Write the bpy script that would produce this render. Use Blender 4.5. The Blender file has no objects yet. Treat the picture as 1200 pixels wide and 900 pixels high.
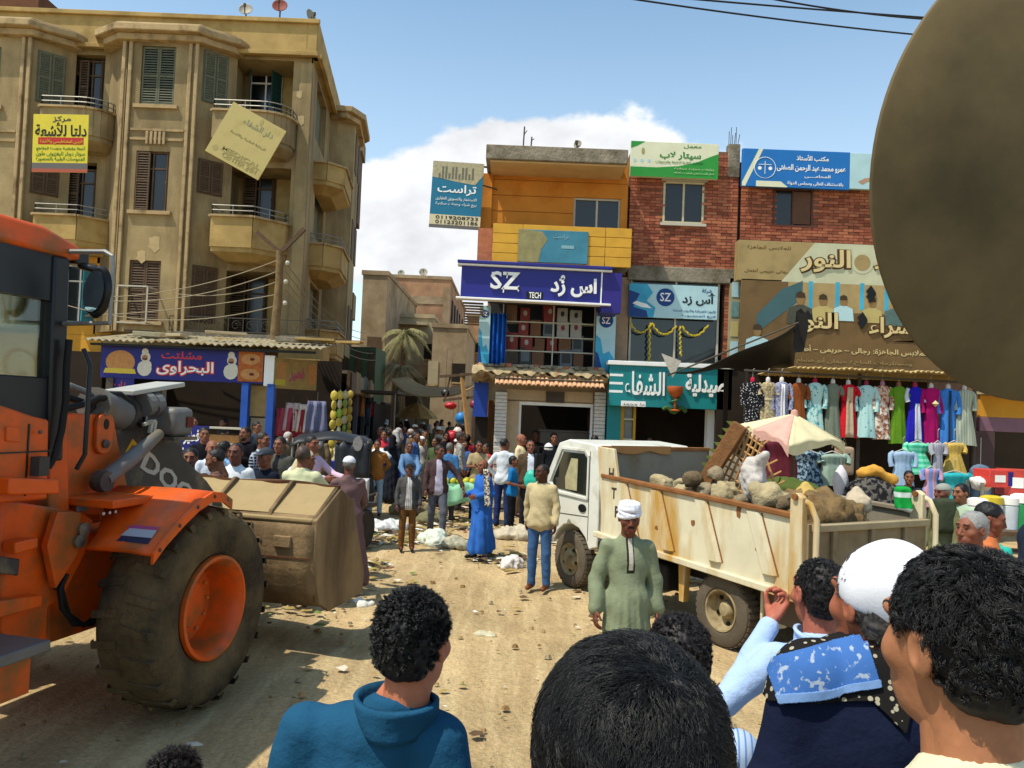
import bpy, math, random, colorsys
import numpy as np
from mathutils import Vector, Matrix
random.seed(7); RNG = np.random.default_rng(7)
SC = bpy.context.scene; COL = SC.collection
R_ = math.radians; PI = math.pi
# ---------------------------------------------------------------- camera
F = 930.0; CAMH = 2.4; PITCH = R_(1.97); ROLL = R_(2.3)
Fv = np.array([0, math.cos(PITCH), math.sin(PITCH)])
_r0 = np.array([1., 0, 0]); _u0 = np.array([0, -math.sin(PITCH), math.cos(PITCH)])
Rv = math.cos(ROLL)*_r0 + math.sin(ROLL)*_u0
Uv = -math.sin(ROLL)*_r0 + math.cos(ROLL)*_u0
cd = bpy.data.cameras.new('camera'); cam = bpy.data.objects.new('camera', cd); COL.objects.link(cam)
cd.sensor_width = 36; cd.lens = 36*F/1200; cd.clip_start = .05; cd.clip_end = 3000
M = Matrix.Identity(4)
for i in range(3):
    M[i][0] = Rv[i]; M[i][1] = Uv[i]; M[i][2] = -Fv[i]
M[2][3] = CAMH
cam.matrix_world = M
SC.camera = cam
CAM = np.array([0, 0, CAMH])
def ray(px, py): return Fv + (px-600)/F*Rv - (py-450)/F*Uv
def P(px, py, Y):
    d = ray(px, py); return CAM + d*(Y/d[1])
def G(px, py, z=0.):
    d = ray(px, py); return CAM + d*((z-CAMH)/d[2])
# ---------------------------------------------------------------- sky and sun
SUN_EL = R_(62); SUN_AZ = R_(238)      # azimuth from +Y clockwise
sd = np.array([math.sin(SUN_AZ)*math.cos(SUN_EL), math.cos(SUN_AZ)*math.cos(SUN_EL), math.sin(SUN_EL)])
sl = bpy.data.lights.new('sun', 'SUN'); sl.energy = 3.7; sl.angle = R_(.53); sl.color = (1, .93, .80)
so = bpy.data.objects.new('sun', sl); COL.objects.link(so)
so.rotation_euler = Vector(sd).to_track_quat('Z', 'Y').to_euler(); so.location = (-20, -10, 40)
SC.view_settings.view_transform = 'Standard'; SC.view_settings.look = 'None'
SC.view_settings.exposure = 0.52; SC.view_settings.gamma = 1
W = bpy.data.worlds.new('World'); SC.world = W; W.use_nodes = True
def build_world():
    nt = W.node_tree; nt.nodes.clear(); N = nt.nodes.new; Lk = nt.links.new
    def mth(op, a, b=None, c=None):
        n = N('ShaderNodeMath'); n.operation = op
        for i, v in enumerate((a, b, c)):
            if v is None: continue
            if isinstance(v, (int, float)): n.inputs[i].default_value = v
            else: Lk(v, n.inputs[i])
        return n.outputs[0]
    out = N('ShaderNodeOutputWorld'); bg = N('ShaderNodeBackground'); sky = N('ShaderNodeTexSky')
    sky.sky_type = 'NISHITA'; sky.sun_disc = False; sky.sun_elevation = SUN_EL; sky.sun_rotation = SUN_AZ
    sky.air_density = 1.0; sky.dust_density = .8; sky.ozone_density = 1.0; sky.altitude = 50
    tc = N('ShaderNodeTexCoord'); sp = N('ShaderNodeSeparateXYZ'); Lk(tc.outputs['Generated'], sp.inputs[0])
    az = mth('ARCTAN2', sp.outputs[0], sp.outputs[1]); el = mth('ARCSINE', sp.outputs[2])
    def noise(scale, det, rough, sz):
        mp = N('ShaderNodeMapping'); mp.inputs['Scale'].default_value = (1, 1, sz); Lk(tc.outputs['Generated'], mp.inputs[0])
        n = N('ShaderNodeTexNoise'); n.inputs['Scale'].default_value = scale; n.inputs['Detail'].default_value = det
        n.inputs['Roughness'].default_value = rough; Lk(mp.outputs[0], n.inputs['Vector']); return n.outputs['Fac']
    n1 = noise(9, 8, .55, 1.6); n2 = noise(3.1, 5, .5, 2.2); n3 = noise(26, 5, .55, 1.3)
    blobs = [(585, 178, 62, 34, 1.1), (650, 190, 80, 38, 1.1), (725, 180, 52, 32, .95), (520, 215, 60, 34, .8), (640, 235, 120, 50, .9), (465, 250, 52, 38, .8), (500, 300, 90, 50, .85),
             (450, 215, 30, 22, .35), (1045, 108, 34, 13, .5), (560, 330, 220, 50, .6), (870, 200, 120, 30, .45)]
    tot = None
    for px, py, sx, sy, a in blobs:
        d = ray(px, py); d = d/np.linalg.norm(d); a0 = math.atan2(d[0], d[1]); e0 = math.asin(d[2])
        u = mth('MULTIPLY', mth('SUBTRACT', az, a0), F/sx); v = mth('MULTIPLY', mth('SUBTRACT', el, e0), F/sy)
        q = mth('ADD', mth('MULTIPLY', u, u), mth('MULTIPLY', v, v))
        g = mth('MULTIPLY', mth('POWER', 2.718, mth('MULTIPLY', q, -.8)), a)
        tot = g if tot is None else mth('ADD', tot, g)
    far = mth('MULTIPLY', mth('SUBTRACT', n2, .62), 4.)        # scattered cloud elsewhere
    farm = mth('MULTIPLY', mth('MAXIMUM', far, 0.), mth('GREATER_THAN', mth('ABSOLUTE', az), .9))
    dens = mth('ADD', mth('MULTIPLY', mth('SUBTRACT', n1, .5), 2.0), mth('ADD', mth('MULTIPLY', mth('SUBTRACT', n3, .5), .7), mth('MINIMUM', tot, 1.25)))
    mr = N('ShaderNodeMapRange'); mr.interpolation_type = 'SMOOTHSTEP'; mr.inputs[1].default_value = .42; mr.inputs[2].default_value = .78
    Lk(mth('ADD', dens, farm), mr.inputs[0])
    # haze near horizon
    hz = N('ShaderNodeMapRange'); hz.interpolation_type = 'SMOOTHSTEP'; hz.inputs[1].default_value = .62; hz.inputs[2].default_value = -.03; Lk(el, hz.inputs[0])
    bri = mth('ADD', 4.5, mth('MULTIPLY', mth('SUBTRACT', n1, .5), 4.5))
    cc = N('ShaderNodeCombineColor'); Lk(mth('MULTIPLY', bri, 1.0), cc.inputs[0]); Lk(mth('MULTIPLY', bri, 1.02), cc.inputs[1]); Lk(mth('MULTIPLY', bri, 1.05), cc.inputs[2])
    mh = N('ShaderNodeMix'); mh.data_type = 'RGBA'; Lk(mth('MULTIPLY', hz.outputs[0], .55), mh.inputs[0])
    tn = N('ShaderNodeVectorMath'); tn.operation = 'MULTIPLY'; tn.inputs[1].default_value = (.90, 1.04, .97); Lk(sky.outputs[0], tn.inputs[0]); Lk(tn.outputs[0], mh.inputs[6]); mh.inputs[7].default_value = (4.6, 5.2, 5.9, 1)
    mx = N('ShaderNodeMix'); mx.data_type = 'RGBA'; Lk(mr.outputs[0], mx.inputs[0]); Lk(mh.outputs[2], mx.inputs[6]); Lk(cc.outputs[0], mx.inputs[7])
    Lk(mx.outputs[2], bg.inputs[0]); bg.inputs[1].default_value = .15
    Lk(bg.outputs[0], out.inputs[0])
build_world()
# ---------------------------------------------------------------- materials
def C(h, a=1.0):
    h = h.lstrip('#'); h = h if len(h) == 6 else ''.join(c*2 for c in h); v = [int(h[i:i+2], 16)/255 for i in (0, 2, 4)]
    return tuple((x/12.92 if x <= .04045 else ((x+.055)/1.055)**2.4) for x in v) + (a,)
_M = {}
def mt(name, col, rough=.8, var=.25, sc=3., bump=.0, bs=30., metal=0., spec=.3, dirt=None, dsc=1.5, damt=.5, em=None, coat=0, streak=False, trans=0, sub=0):
    if name in _M: return _M[name]
    m = bpy.data.materials.new(name); m.use_nodes = True; nt = m.node_tree; b = nt.nodes['Principled BSDF']; N = nt.nodes.new; Lk = nt.links.new
    c = C(col) if isinstance(col, str) else tuple(col)
    if max(c[:3]) > .83:
        k = .83/max(c[:3]); c = (c[0]*k, c[1]*k, c[2]*k, 1)
    m.diffuse_color = c
    b.inputs['Roughness'].default_value = rough; b.inputs['Metallic'].default_value = metal
    b.inputs['Specular IOR Level'].default_value = spec
    if coat: b.inputs['Coat Weight'].default_value = coat; b.inputs['Coat Roughness'].default_value = .15
    if trans: b.inputs['Transmission Weight'].default_value = trans
    if sub: b.inputs['Subsurface Weight'].default_value = sub; b.inputs['Subsurface Radius'].default_value = (.02, .008, .004); b.inputs['Subsurface Scale'].default_value = .5
    tc = N('ShaderNodeTexCoord')
    def nz(s, det=4, stretch=None):
        mp = N('ShaderNodeMapping'); Lk(tc.outputs['Object'], mp.inputs[0])
        if stretch: mp.inputs['Scale'].default_value = stretch
        n = N('ShaderNodeTexNoise'); n.inputs['Scale'].default_value = s; n.inputs['Detail'].default_value = det; n.inputs['Roughness'].default_value = .62
        Lk(mp.outputs[0], n.inputs['Vector']); return n.outputs['Fac']
    cur = None
    if var > 0:
        mr = N('ShaderNodeMapRange'); mr.inputs[1].default_value = .3; mr.inputs[2].default_value = .7; mr.inputs[3].default_value = 1-var; mr.inputs[4].default_value = 1+var*.5
        Lk(nz(sc, 6), mr.inputs[0])
        mx = N('ShaderNodeVectorMath'); mx.operation = 'SCALE'; mx.inputs[0].default_value = c[:3]; Lk(mr.outputs[0], mx.inputs['Scale']); cur = mx.outputs[0]
    if dirt:
        mr = N('ShaderNodeMapRange'); mr.inputs[1].default_value = .62-damt*.3; mr.inputs[2].default_value = .78-damt*.2
        Lk(nz(dsc, 7, (1, 1, .22) if streak else None), mr.inputs[0])
        mx = N('ShaderNodeMix'); mx.data_type = 'RGBA'; Lk(mr.outputs[0], mx.inputs[0])
        if cur: Lk(cur, mx.inputs[6])
        else: mx.inputs[6].default_value = c
        mx.inputs[7].default_value = C(dirt); cur = mx.outputs[2]
    if cur: Lk(cur, b.inputs['Base Color'])
    else: b.inputs['Base Color'].default_value = c
    if bump:
        bn = N('ShaderNodeBump'); bn.inputs['Strength'].default_value = min(1, bump); bn.inputs['Distance'].default_value = .02*bump/ max(bs/30, .3)
        Lk(nz(bs, 5), bn.inputs['Height']); Lk(bn.outputs[0], b.inputs['Normal'])
    if em: b.inputs['Emission Color'].default_value = c; b.inputs['Emission Strength'].default_value = em
    _M[name] = m; return m
def cloth(col, var=.12, name=None, rough=.9, sheen=.15):
    n = name or ('cloth_'+col.lstrip('#'))
    m = mt(n, col, rough, var, 5, .5, 14, spec=.1)
    return m
# ---------------------------------------------------------------- objects
def tag(o, label=None, cat=None, group=None, kind=None):
    if label: o['label'] = label
    if cat: o['category'] = cat
    if group: o['group'] = group
    if kind: o['kind'] = kind
    return o
def empty(name, loc, rz=0, label=None, cat=None, group=None, parent=None):
    o = bpy.data.objects.new(name, None); COL.objects.link(o); o.location = loc; o.rotation_euler = (0, 0, rz)
    o.empty_display_size = .2
    if parent: o.parent = parent
    return tag(o, label, cat, group)
def link(name, me, parent=None, loc=None, rot=None, scl=None):
    o = bpy.data.objects.new(name, me); COL.objects.link(o)
    if parent: o.parent = parent
    if loc is not None: o.location = loc
    if rot is not None: o.rotation_euler = rot
    if scl is not None: o.scale = scl if hasattr(scl, '__len__') else (scl,)*3
    return o
def copy_tree(o, parent=None):
    c = o.copy(); COL.objects.link(c); c.parent = parent
    for ch in o.children: copy_tree(ch, c)
    return c
class MB:
    def __init__(s): s.v = []; s.f = []; s.m = []; s.mi = 0
    def add(s, vs, fs):
        b = len(s.v); s.v.extend([tuple(map(float, p)) for p in vs]); s.f.extend([tuple(b+i for i in f) for f in fs]); s.m.extend([s.mi]*len(fs)); return s
    def box(s, x0, x1, y0, y1, z0, z1, T=None):
        vs = [(x, y, z) for z in (z0, z1) for y in (y0, y1) for x in (x0, x1)]
        if T is not None: vs = [T @ Vector(p) for p in vs]
        return s.add(vs, [(0, 2, 3, 1), (4, 5, 7, 6), (0, 1, 5, 4), (2, 6, 7, 3), (0, 4, 6, 2), (1, 3, 7, 5)])
    def bar(s, a, b, w, h=None, up=(0, 0, 1)):
        h = h or w; a = Vector(a); b = Vector(b); d = (b-a).normalized(); u = Vector(up)
        if abs(d.dot(u)) > .98: u = Vector((1, 0, 0))
        sx = d.cross(u).normalized()*w/2; sy = sx.cross(d).normalized()*h/2
        vs = [a-sx-sy, a+sx-sy, a+sx+sy, a-sx+sy, b-sx-sy, b+sx-sy, b+sx+sy, b-sx+sy]
        return s.add(vs, [(0, 1, 2, 3), (7, 6, 5, 4), (0, 4, 5, 1), (1, 5, 6, 2), (2, 6, 7, 3), (3, 7, 4, 0)])
    def tube(s, pts, r, n=8, cap=True):
        pts = [Vector(p) for p in pts]; k = len(pts); rs = r if hasattr(r, '__len__') else [r]*k
        vs = []; u = None
        for i, p in enumerate(pts):
            d = (pts[min(i+1, k-1)]-pts[max(i-1, 0)]).normalized()
            if u is None: u = d.orthogonal().normalized()
            u = (u-d*u.dot(d)).normalized(); w = d.cross(u)
            vs += [p+(u*math.cos(2*PI*j/n)+w*math.sin(2*PI*j/n))*rs[i] for j in range(n)]
        fs = [(i*n+j, i*n+(j+1) % n, (i+1)*n+(j+1) % n, (i+1)*n+j) for i in range(k-1) for j in range(n)]
        if cap: fs += [tuple(range(n))[::-1], tuple((k-1)*n+j for j in range(n))]
        return s.add(vs, fs)
    def lathe(s, prof, n=24, c=(0, 0, 0), T=None, cap=True):
        vs = []; k = len(prof)
        for r, z in prof:
            for j in range(n):
                a = 2*PI*j/n; p = Vector((r*math.cos(a)+c[0], r*math.sin(a)+c[1], z+c[2])); vs.append(T @ p if T is not None else p)
        fs = [(i*n+j, i*n+(j+1) % n, (i+1)*n+(j+1) % n, (i+1)*n+j) for i in range(k-1) for j in range(n)]
        if cap and prof[0][0] > 1e-4: fs.append(tuple(range(n))[::-1])
        if cap and prof[-1][0] > 1e-4: fs.append(tuple((k-1)*n+j for j in range(n)))
        return s.add(vs, fs)
    def prism(s, poly, a0, a1, ax='y', T=None):
        n = len(poly)
        def mk(p, a): 
            v = Vector((p[0], a, p[1])) if ax == 'y' else (Vector((a, p[0], p[1])) if ax == 'x' else Vector((p[0], p[1], a)))
            return T @ v if T is not None else v
        vs = [mk(p, a0) for p in poly]+[mk(p, a1) for p in poly]
        return s.add(vs, [tuple(range(n)), tuple(range(2*n-1, n-1, -1))]+[(i, n+i, n+(i+1) % n, (i+1) % n) for i in range(n)])
    def quad(s, a, b, c, d): return s.add([a, b, c, d], [(0, 1, 2, 3)])
    def sheet(s, fn, nu, nv, th=0, dn=None):
        vs = [fn(i/nu, j/nv) for j in range(nv+1) for i in range(nu+1)]
        fs = [(j*(nu+1)+i, j*(nu+1)+i+1, (j+1)*(nu+1)+i+1, (j+1)*(nu+1)+i) for j in range(nv) for i in range(nu)]
        return s.add(vs, fs)
    def build(s, name, mats, parent=None, smooth=None, bev=0, solid=0, loc=None, rot=None, label=None, kind=None, fixn=True):
        me = bpy.data.meshes.new(name); me.from_pydata(s.v, [], s.f)
        mats = mats if isinstance(mats, (list, tuple)) else [mats]
        for m in mats: me.materials.append(m)
        if len(mats) > 1: me.polygons.foreach_set('material_index', s.m)
        if fixn and not solid:
            import bmesh
            bm = bmesh.new(); bm.from_mesh(me); bmesh.ops.recalc_face_normals(bm, faces=bm.faces); bm.to_mesh(me); bm.free()
        if smooth is not None:
            me.polygons.foreach_set('use_smooth', [True]*len(me.polygons)); me.set_sharp_from_angle(angle=R_(smooth))
        o = link(name, me, parent, loc, rot)
        if solid:
            md = o.modifiers.new('solid', 'SOLIDIFY'); md.thickness = solid; md.offset = 0
        if bev:
            md = o.modifiers.new('bevel', 'BEVEL'); md.width = bev; md.segments = 2; md.limit_method = 'ANGLE'; md.angle_limit = R_(40)
            if smooth is None: me.polygons.foreach_set('use_smooth', [True]*len(me.polygons)); me.set_sharp_from_angle(angle=R_(35))
        if label: o['label'] = label
        if kind: o['kind'] = kind
        return o
def TR(loc=(0, 0, 0), rx=0, ry=0, rz=0, s=1):
    return Matrix.Translation(loc) @ Matrix.Rotation(rz, 4, 'Z') @ Matrix.Rotation(ry, 4, 'Y') @ Matrix.Rotation(rx, 4, 'X') @ Matrix.Scale(s, 4)
# ---------------------------------------------------------------- lettering (joined Arabic forms in drawing order)
_T = {}; _b = 0xFE80
for e in 'ء1 آ2 أ2 ؤ2 إ2 ئ4 ا2 ب4 ة2 ت4 ث4 ج4 ح4 خ4 د2 ذ2 ر2 ز2 س4 ش4 ص4 ض4 ط4 ظ4 ع4 غ4 ف4 ق4 ك4 ل4 م4 ن4 ه4 و2 ى2 ي4'.split():
    _T[e[0]] = (_b, int(e[1])); _b += int(e[1])
def ar(s):
    out = []; i = 0; jf = lambda c: (c in _T and _T[c][1] == 4) or c == 'ـ'
    while i < len(s):
        c = s[i]; prev = i > 0 and jf(s[i-1])
        if c == 'ل' and i+1 < len(s) and s[i+1] in 'اأإآ':
            out.append(chr({'آ': 0xFEF5, 'أ': 0xFEF7, 'إ': 0xFEF9, 'ا': 0xFEFB}[s[i+1]]+(1 if prev else 0))); i += 2; continue
        if c in _T:
            b, k = _T[c]; nx = k == 4 and i+1 < len(s) and ((s[i+1] in _T and s[i+1] != 'ء') or s[i+1] == 'ـ')
            out.append(chr(b+((3 if nx else 1) if (prev and k > 1) else (2 if nx else 0))))
        else: out.append(c)
        i += 1
    return ''.join(reversed(out))
def text(name, s, box, mat, parent, y=0., ext=.004, bold=0., T=None, arab=None, keep=False, label=None):
    """lettering fitted in box=(x0,x1,z0,z1) of the plane y=const facing -Y of the parent (or through T)"""
    if arab is None: arab = any('\u0600' < ch < '\u06ff' for ch in s)
    body = '\n'.join(ar(l) for l in s.split('\n')) if arab else s
    cu = bpy.data.curves.new('tmp', 'FONT'); cu.body = body; cu.size = 1; cu.align_x = 'CENTER'; cu.resolution_u = 2; cu.offset = bold
    ob = bpy.data.objects.new('tmp', cu); COL.objects.link(ob)
    dg = bpy.context.evaluated_depsgraph_get(); me = bpy.data.meshes.new_from_object(ob.evaluated_get(dg))
    COL.objects.unlink(ob); bpy.data.objects.remove(ob)
    n = len(me.vertices); co = np.empty(n*3); me.vertices.foreach_get('co', co); co = co.reshape(-1, 3)
    lo = co.min(0); hi = co.max(0); x0, x1, z0, z1 = box
    sx = (x1-x0)/max(hi[0]-lo[0], 1e-6); sz = (z1-z0)/max(hi[1]-lo[1], 1e-6)
    if keep: sx = sz = min(sx, sz)
    cx, cz = (x0+x1)/2, (z0+z1)/2
    # islands so that joined glyphs do not share a plane
    par = list(range(n))
    def fd(a):
        while par[a] != a: par[a] = par[par[a]]; a = par[a]
        return a
    for e in me.edges: 
        a, b = fd(e.vertices[0]), fd(e.vertices[1])
        if a != b: par[a] = b
    roots = {}; isl = np.array([roots.setdefault(fd(i), len(roots)) for i in range(n)])
    X = (co[:, 0]-(lo[0]+hi[0])/2)*sx+cx; Z = (co[:, 1]-(lo[1]+hi[1])/2)*sz+cz
    Yf = y-ext-(isl % 3)*.0011
    faces = [tuple(p.vertices) for p in me.polygons]
    cnt = {}
    for f in faces:
        for a, b in zip(f, f[1:]+f[:1]): cnt[(a, b)] = cnt.get((a, b), 0)+1
    edges = [(a, b) for (a, b) in cnt if (b, a) not in cnt]
    V = [(X[i], Yf[i], Z[i]) for i in range(n)]+[(X[i], y+.001, Z[i]) for i in range(n)]
    FS = faces+[(b, a, a+n, b+n) for a, b in edges]
    if T is not None: V = [T @ Vector(p) for p in V]
    bpy.data.meshes.remove(me); bpy.data.curves.remove(cu)
    me = bpy.data.meshes.new(name); me.from_pydata([tuple(p) for p in V], [], FS); me.materials.append(mat)
    o = link(name, me, parent)
    if label: o['label'] = label
    return o
def copy_children(src, dst):
    for ch in src.children: copy_tree(ch, dst)
# ---------------------------------------------------------------- implicit surfaces
def seg(a, b, ra, rb=None): return ('s', np.array(a, float), np.array(b, float), ra, ra if rb is None else rb)
def ell(c, r, rot=None): return ('e', np.array(c, float), np.array(r, float), None if rot is None else np.array(Matrix.Rotation(rot[0], 3, 'Z') @ Matrix.Rotation(rot[1], 3, 'Y') @ Matrix.Rotation(rot[2], 3, 'X')))
def bxx(c, h, r=.02): return ('b', np.array(c, float), np.array(h, float), r)
def sdf(prims, cell, k=.03, mats=None, disp=None):
    """prims: list of prim or (prim, k) or ('-', prim, k). -> verts, quads"""
    lo = np.full(3, 1e9); hi = -lo; L = []
    for p in prims:
        op = '+'; kk = k
        if p[0] == '-': op = '-'; kk = p[2]; p = p[1]
        elif isinstance(p[0], tuple): kk = p[1]; p = p[0]
        if p[0] == 's': r = max(p[3], p[4]); a = np.minimum(p[1], p[2])-r; b = np.maximum(p[1], p[2])+r
        elif p[0] == 'e': R = p[2] if p[3] is None else np.full(3, p[2].max()); a = p[1]-R; b = p[1]+R
        else: a = p[1]-p[2]-p[3]; b = p[1]+p[2]+p[3]
        L.append((op, kk, p, a, b))
        if op == '+': lo = np.minimum(lo, a-kk*.4); hi = np.maximum(hi, b+kk*.4)
    lo -= 2.5*cell; n = np.ceil((hi+2.5*cell-lo)/cell).astype(int)+1
    D = np.full(n, 1.0, np.float32); ax = [lo[i]+cell*np.arange(n[i]) for i in range(3)]
    for op, kk, p, a, b in L:
        i0 = np.clip(np.floor((a-kk-2.5*cell-lo)/cell).astype(int), 0, n-1); i1 = np.clip(np.ceil((b+kk+2.5*cell-lo)/cell).astype(int)+1, 1, n)
        if (i1 <= i0).any(): continue
        X = ax[0][i0[0]:i1[0], None, None]; Y = ax[1][None, i0[1]:i1[1], None]; Z = ax[2][None, None, i0[2]:i1[2]]
        if p[0] == 's':
            A, B = p[1], p[2]; ba = B-A; l2 = ba @ ba+1e-12
            px, py, pz = X-A[0], Y-A[1], Z-A[2]
            h = np.clip((px*ba[0]+py*ba[1]+pz*ba[2])/l2, 0, 1)
            d = np.sqrt((px-ba[0]*h)**2+(py-ba[1]*h)**2+(pz-ba[2]*h)**2)-(p[3]+(p[4]-p[3])*h)
        elif p[0] == 'e':
            q = [X-p[1][0], Y-p[1][1], Z-p[1][2]]
            if p[3] is not None: Rm = p[3]; q = [q[0]*Rm[0, i]+q[1]*Rm[1, i]+q[2]*Rm[2, i] for i in range(3)]
            r = p[2]; k0 = np.sqrt((q[0]/r[0])**2+(q[1]/r[1])**2+(q[2]/r[2])**2); k1 = np.sqrt((q[0]/r[0]**2)**2+(q[1]/r[1]**2)**2+(q[2]/r[2]**2)**2)
            d = k0*(k0-1)/(k1+1e-9)
        else:
            h = p[2]; q = [np.abs(X-p[1][0])-h[0], np.abs(Y-p[1][1])-h[1], np.abs(Z-p[1][2])-h[2]]
            d = np.sqrt(np.maximum(q[0], 0)**2+np.maximum(q[1], 0)**2+np.maximum(q[2], 0)**2)+np.minimum(np.maximum(np.maximum(q[0], q[1]), q[2]), 0)-p[3]
        S = D[i0[0]:i1[0], i0[1]:i1[1], i0[2]:i1[2]]
        if op == '+':
            h = np.clip(.5+.5*(S-d)/kk, 0, 1); S[...] = S*(1-h)+d*h-kk*h*(1-h)
        else:
            h = np.clip(.5-.5*(S+d)/kk, 0, 1); S[...] = S*(1-h)-d*h+kk*h*(1-h)
    # surface nets
    I = D < 0
    nx, ny, nz = n-1
    cnt = np.zeros((nx, ny, nz), np.float32); acc = np.zeros((nx, ny, nz, 3), np.float32)
    for a in range(3):
        s0 = [slice(None)]*3; s1 = [slice(None)]*3; s0[a] = slice(0, -1); s1[a] = slice(1, None)
        d0 = D[tuple(s0)]; d1 = D[tuple(s1)]; cr = I[tuple(s0)] != I[tuple(s1)]
        t = np.where(cr, d0/(d0-d1+1e-20), 0)
        o = [b for b in range(3) if b != a]
        for i in (0, 1):
            for j in (0, 1):
                sl = [slice(None)]*3; sl[o[0]] = slice(i, i+n[o[0]]-1); sl[o[1]] = slice(j, j+n[o[1]]-1)
                c = cr[tuple(sl)]; cnt += c
                acc[..., a] += np.where(c, t[tuple(sl)], 0); acc[..., o[0]] += c*i; acc[..., o[1]] += c*j
    act = cnt > 0; idx = np.full(act.shape, -1); idx[act] = np.arange(act.sum())
    pos = np.argwhere(act)+acc[act]/cnt[act][:, None]; V = lo+pos*cell
    Q = []
    for a in range(3):
        o = [(a+1) % 3, (a+2) % 3]
        s0 = [slice(1, -1)]*3; s1 = [slice(1, -1)]*3; s0[a] = slice(0, -1); s1[a] = slice(1, None)
        i0_, i1_ = I[tuple(s0)], I[tuple(s1)]; e = np.argwhere(i0_ != i1_)
        if len(e) == 0: continue
        fl = i0_[i0_ != i1_]
        e = e+1; e[:, a] -= 1
        def at(di, dj):
            q = e.copy(); q[:, o[0]] -= di; q[:, o[1]] -= dj; return idx[q[:, 0], q[:, 1], q[:, 2]]
        q = np.stack([at(1, 1), at(0, 1), at(0, 0), at(1, 0)], 1); q[~fl] = q[~fl][:, ::-1]; Q.append(q)
    return V, np.concatenate(Q)
def vnoise(V, s, seed=0):
    """smooth value noise, numpy"""
    p = V*s+seed*17.3; i = np.floor(p).astype(np.int64); f = p-i; f = f*f*(3-2*f); out = 0
    for dx in (0, 1):
        for dy in (0, 1):
            for dz in (0, 1):
                h = ((i[:, 0]+dx)*73856093) ^ ((i[:, 1]+dy)*19349663) ^ ((i[:, 2]+dz)*83492791)
                h = ((h*2654435761) & 0xffffffff)/4294967296.
                out = out+h*(f[:, 0] if dx else 1-f[:, 0])*(f[:, 1] if dy else 1-f[:, 1])*(f[:, 2] if dz else 1-f[:, 2])
    return out-.5
def mesh_np(name, V, Q, mats, mi=None, smooth=True):
    me = bpy.data.meshes.new(name); nv, nf = len(V), len(Q); k = Q.shape[1]
    me.vertices.add(nv); me.vertices.foreach_set('co', np.asarray(V, np.float32).ravel())
    me.loops.add(nf*k); me.loops.foreach_set('vertex_index', np.asarray(Q, np.int32).ravel())
    me.polygons.add(nf); me.polygons.foreach_set('loop_start', np.arange(0, nf*k, k, dtype=np.int32))
    for m in (mats if isinstance(mats, (list, tuple)) else [mats]): me.materials.append(m)
    if mi is not None: me.polygons.foreach_set('material_index', np.asarray(mi, np.int32))
    me.update(calc_edges=True); me.validate()
    if smooth: me.polygons.foreach_set('use_smooth', [True]*len(me.polygons))
    return me
def vnormals(V, Q):
    fn = np.cross(V[Q[:, 2]]-V[Q[:, 0]], V[Q[:, 3]]-V[Q[:, 1]]); N = np.zeros_like(V)
    for i in range(4): np.add.at(N, Q[:, i], fn)
    return N/(np.linalg.norm(N, axis=1)[:, None]+1e-12)
def blob(name, prims, cell, mat, parent=None, k=.05, noise=0, ns=8, loc=None, rot=None, seed=1, smooth=True):
    V, Q = sdf(prims, cell, k)
    if noise: V = V+vnormals(V, Q)*((vnoise(V, ns, seed)+.5*vnoise(V, ns*2.3, seed+3))*noise)[:, None]
    return link(name, mesh_np(name, V, Q, mat, smooth=smooth), parent, loc, rot)
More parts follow.
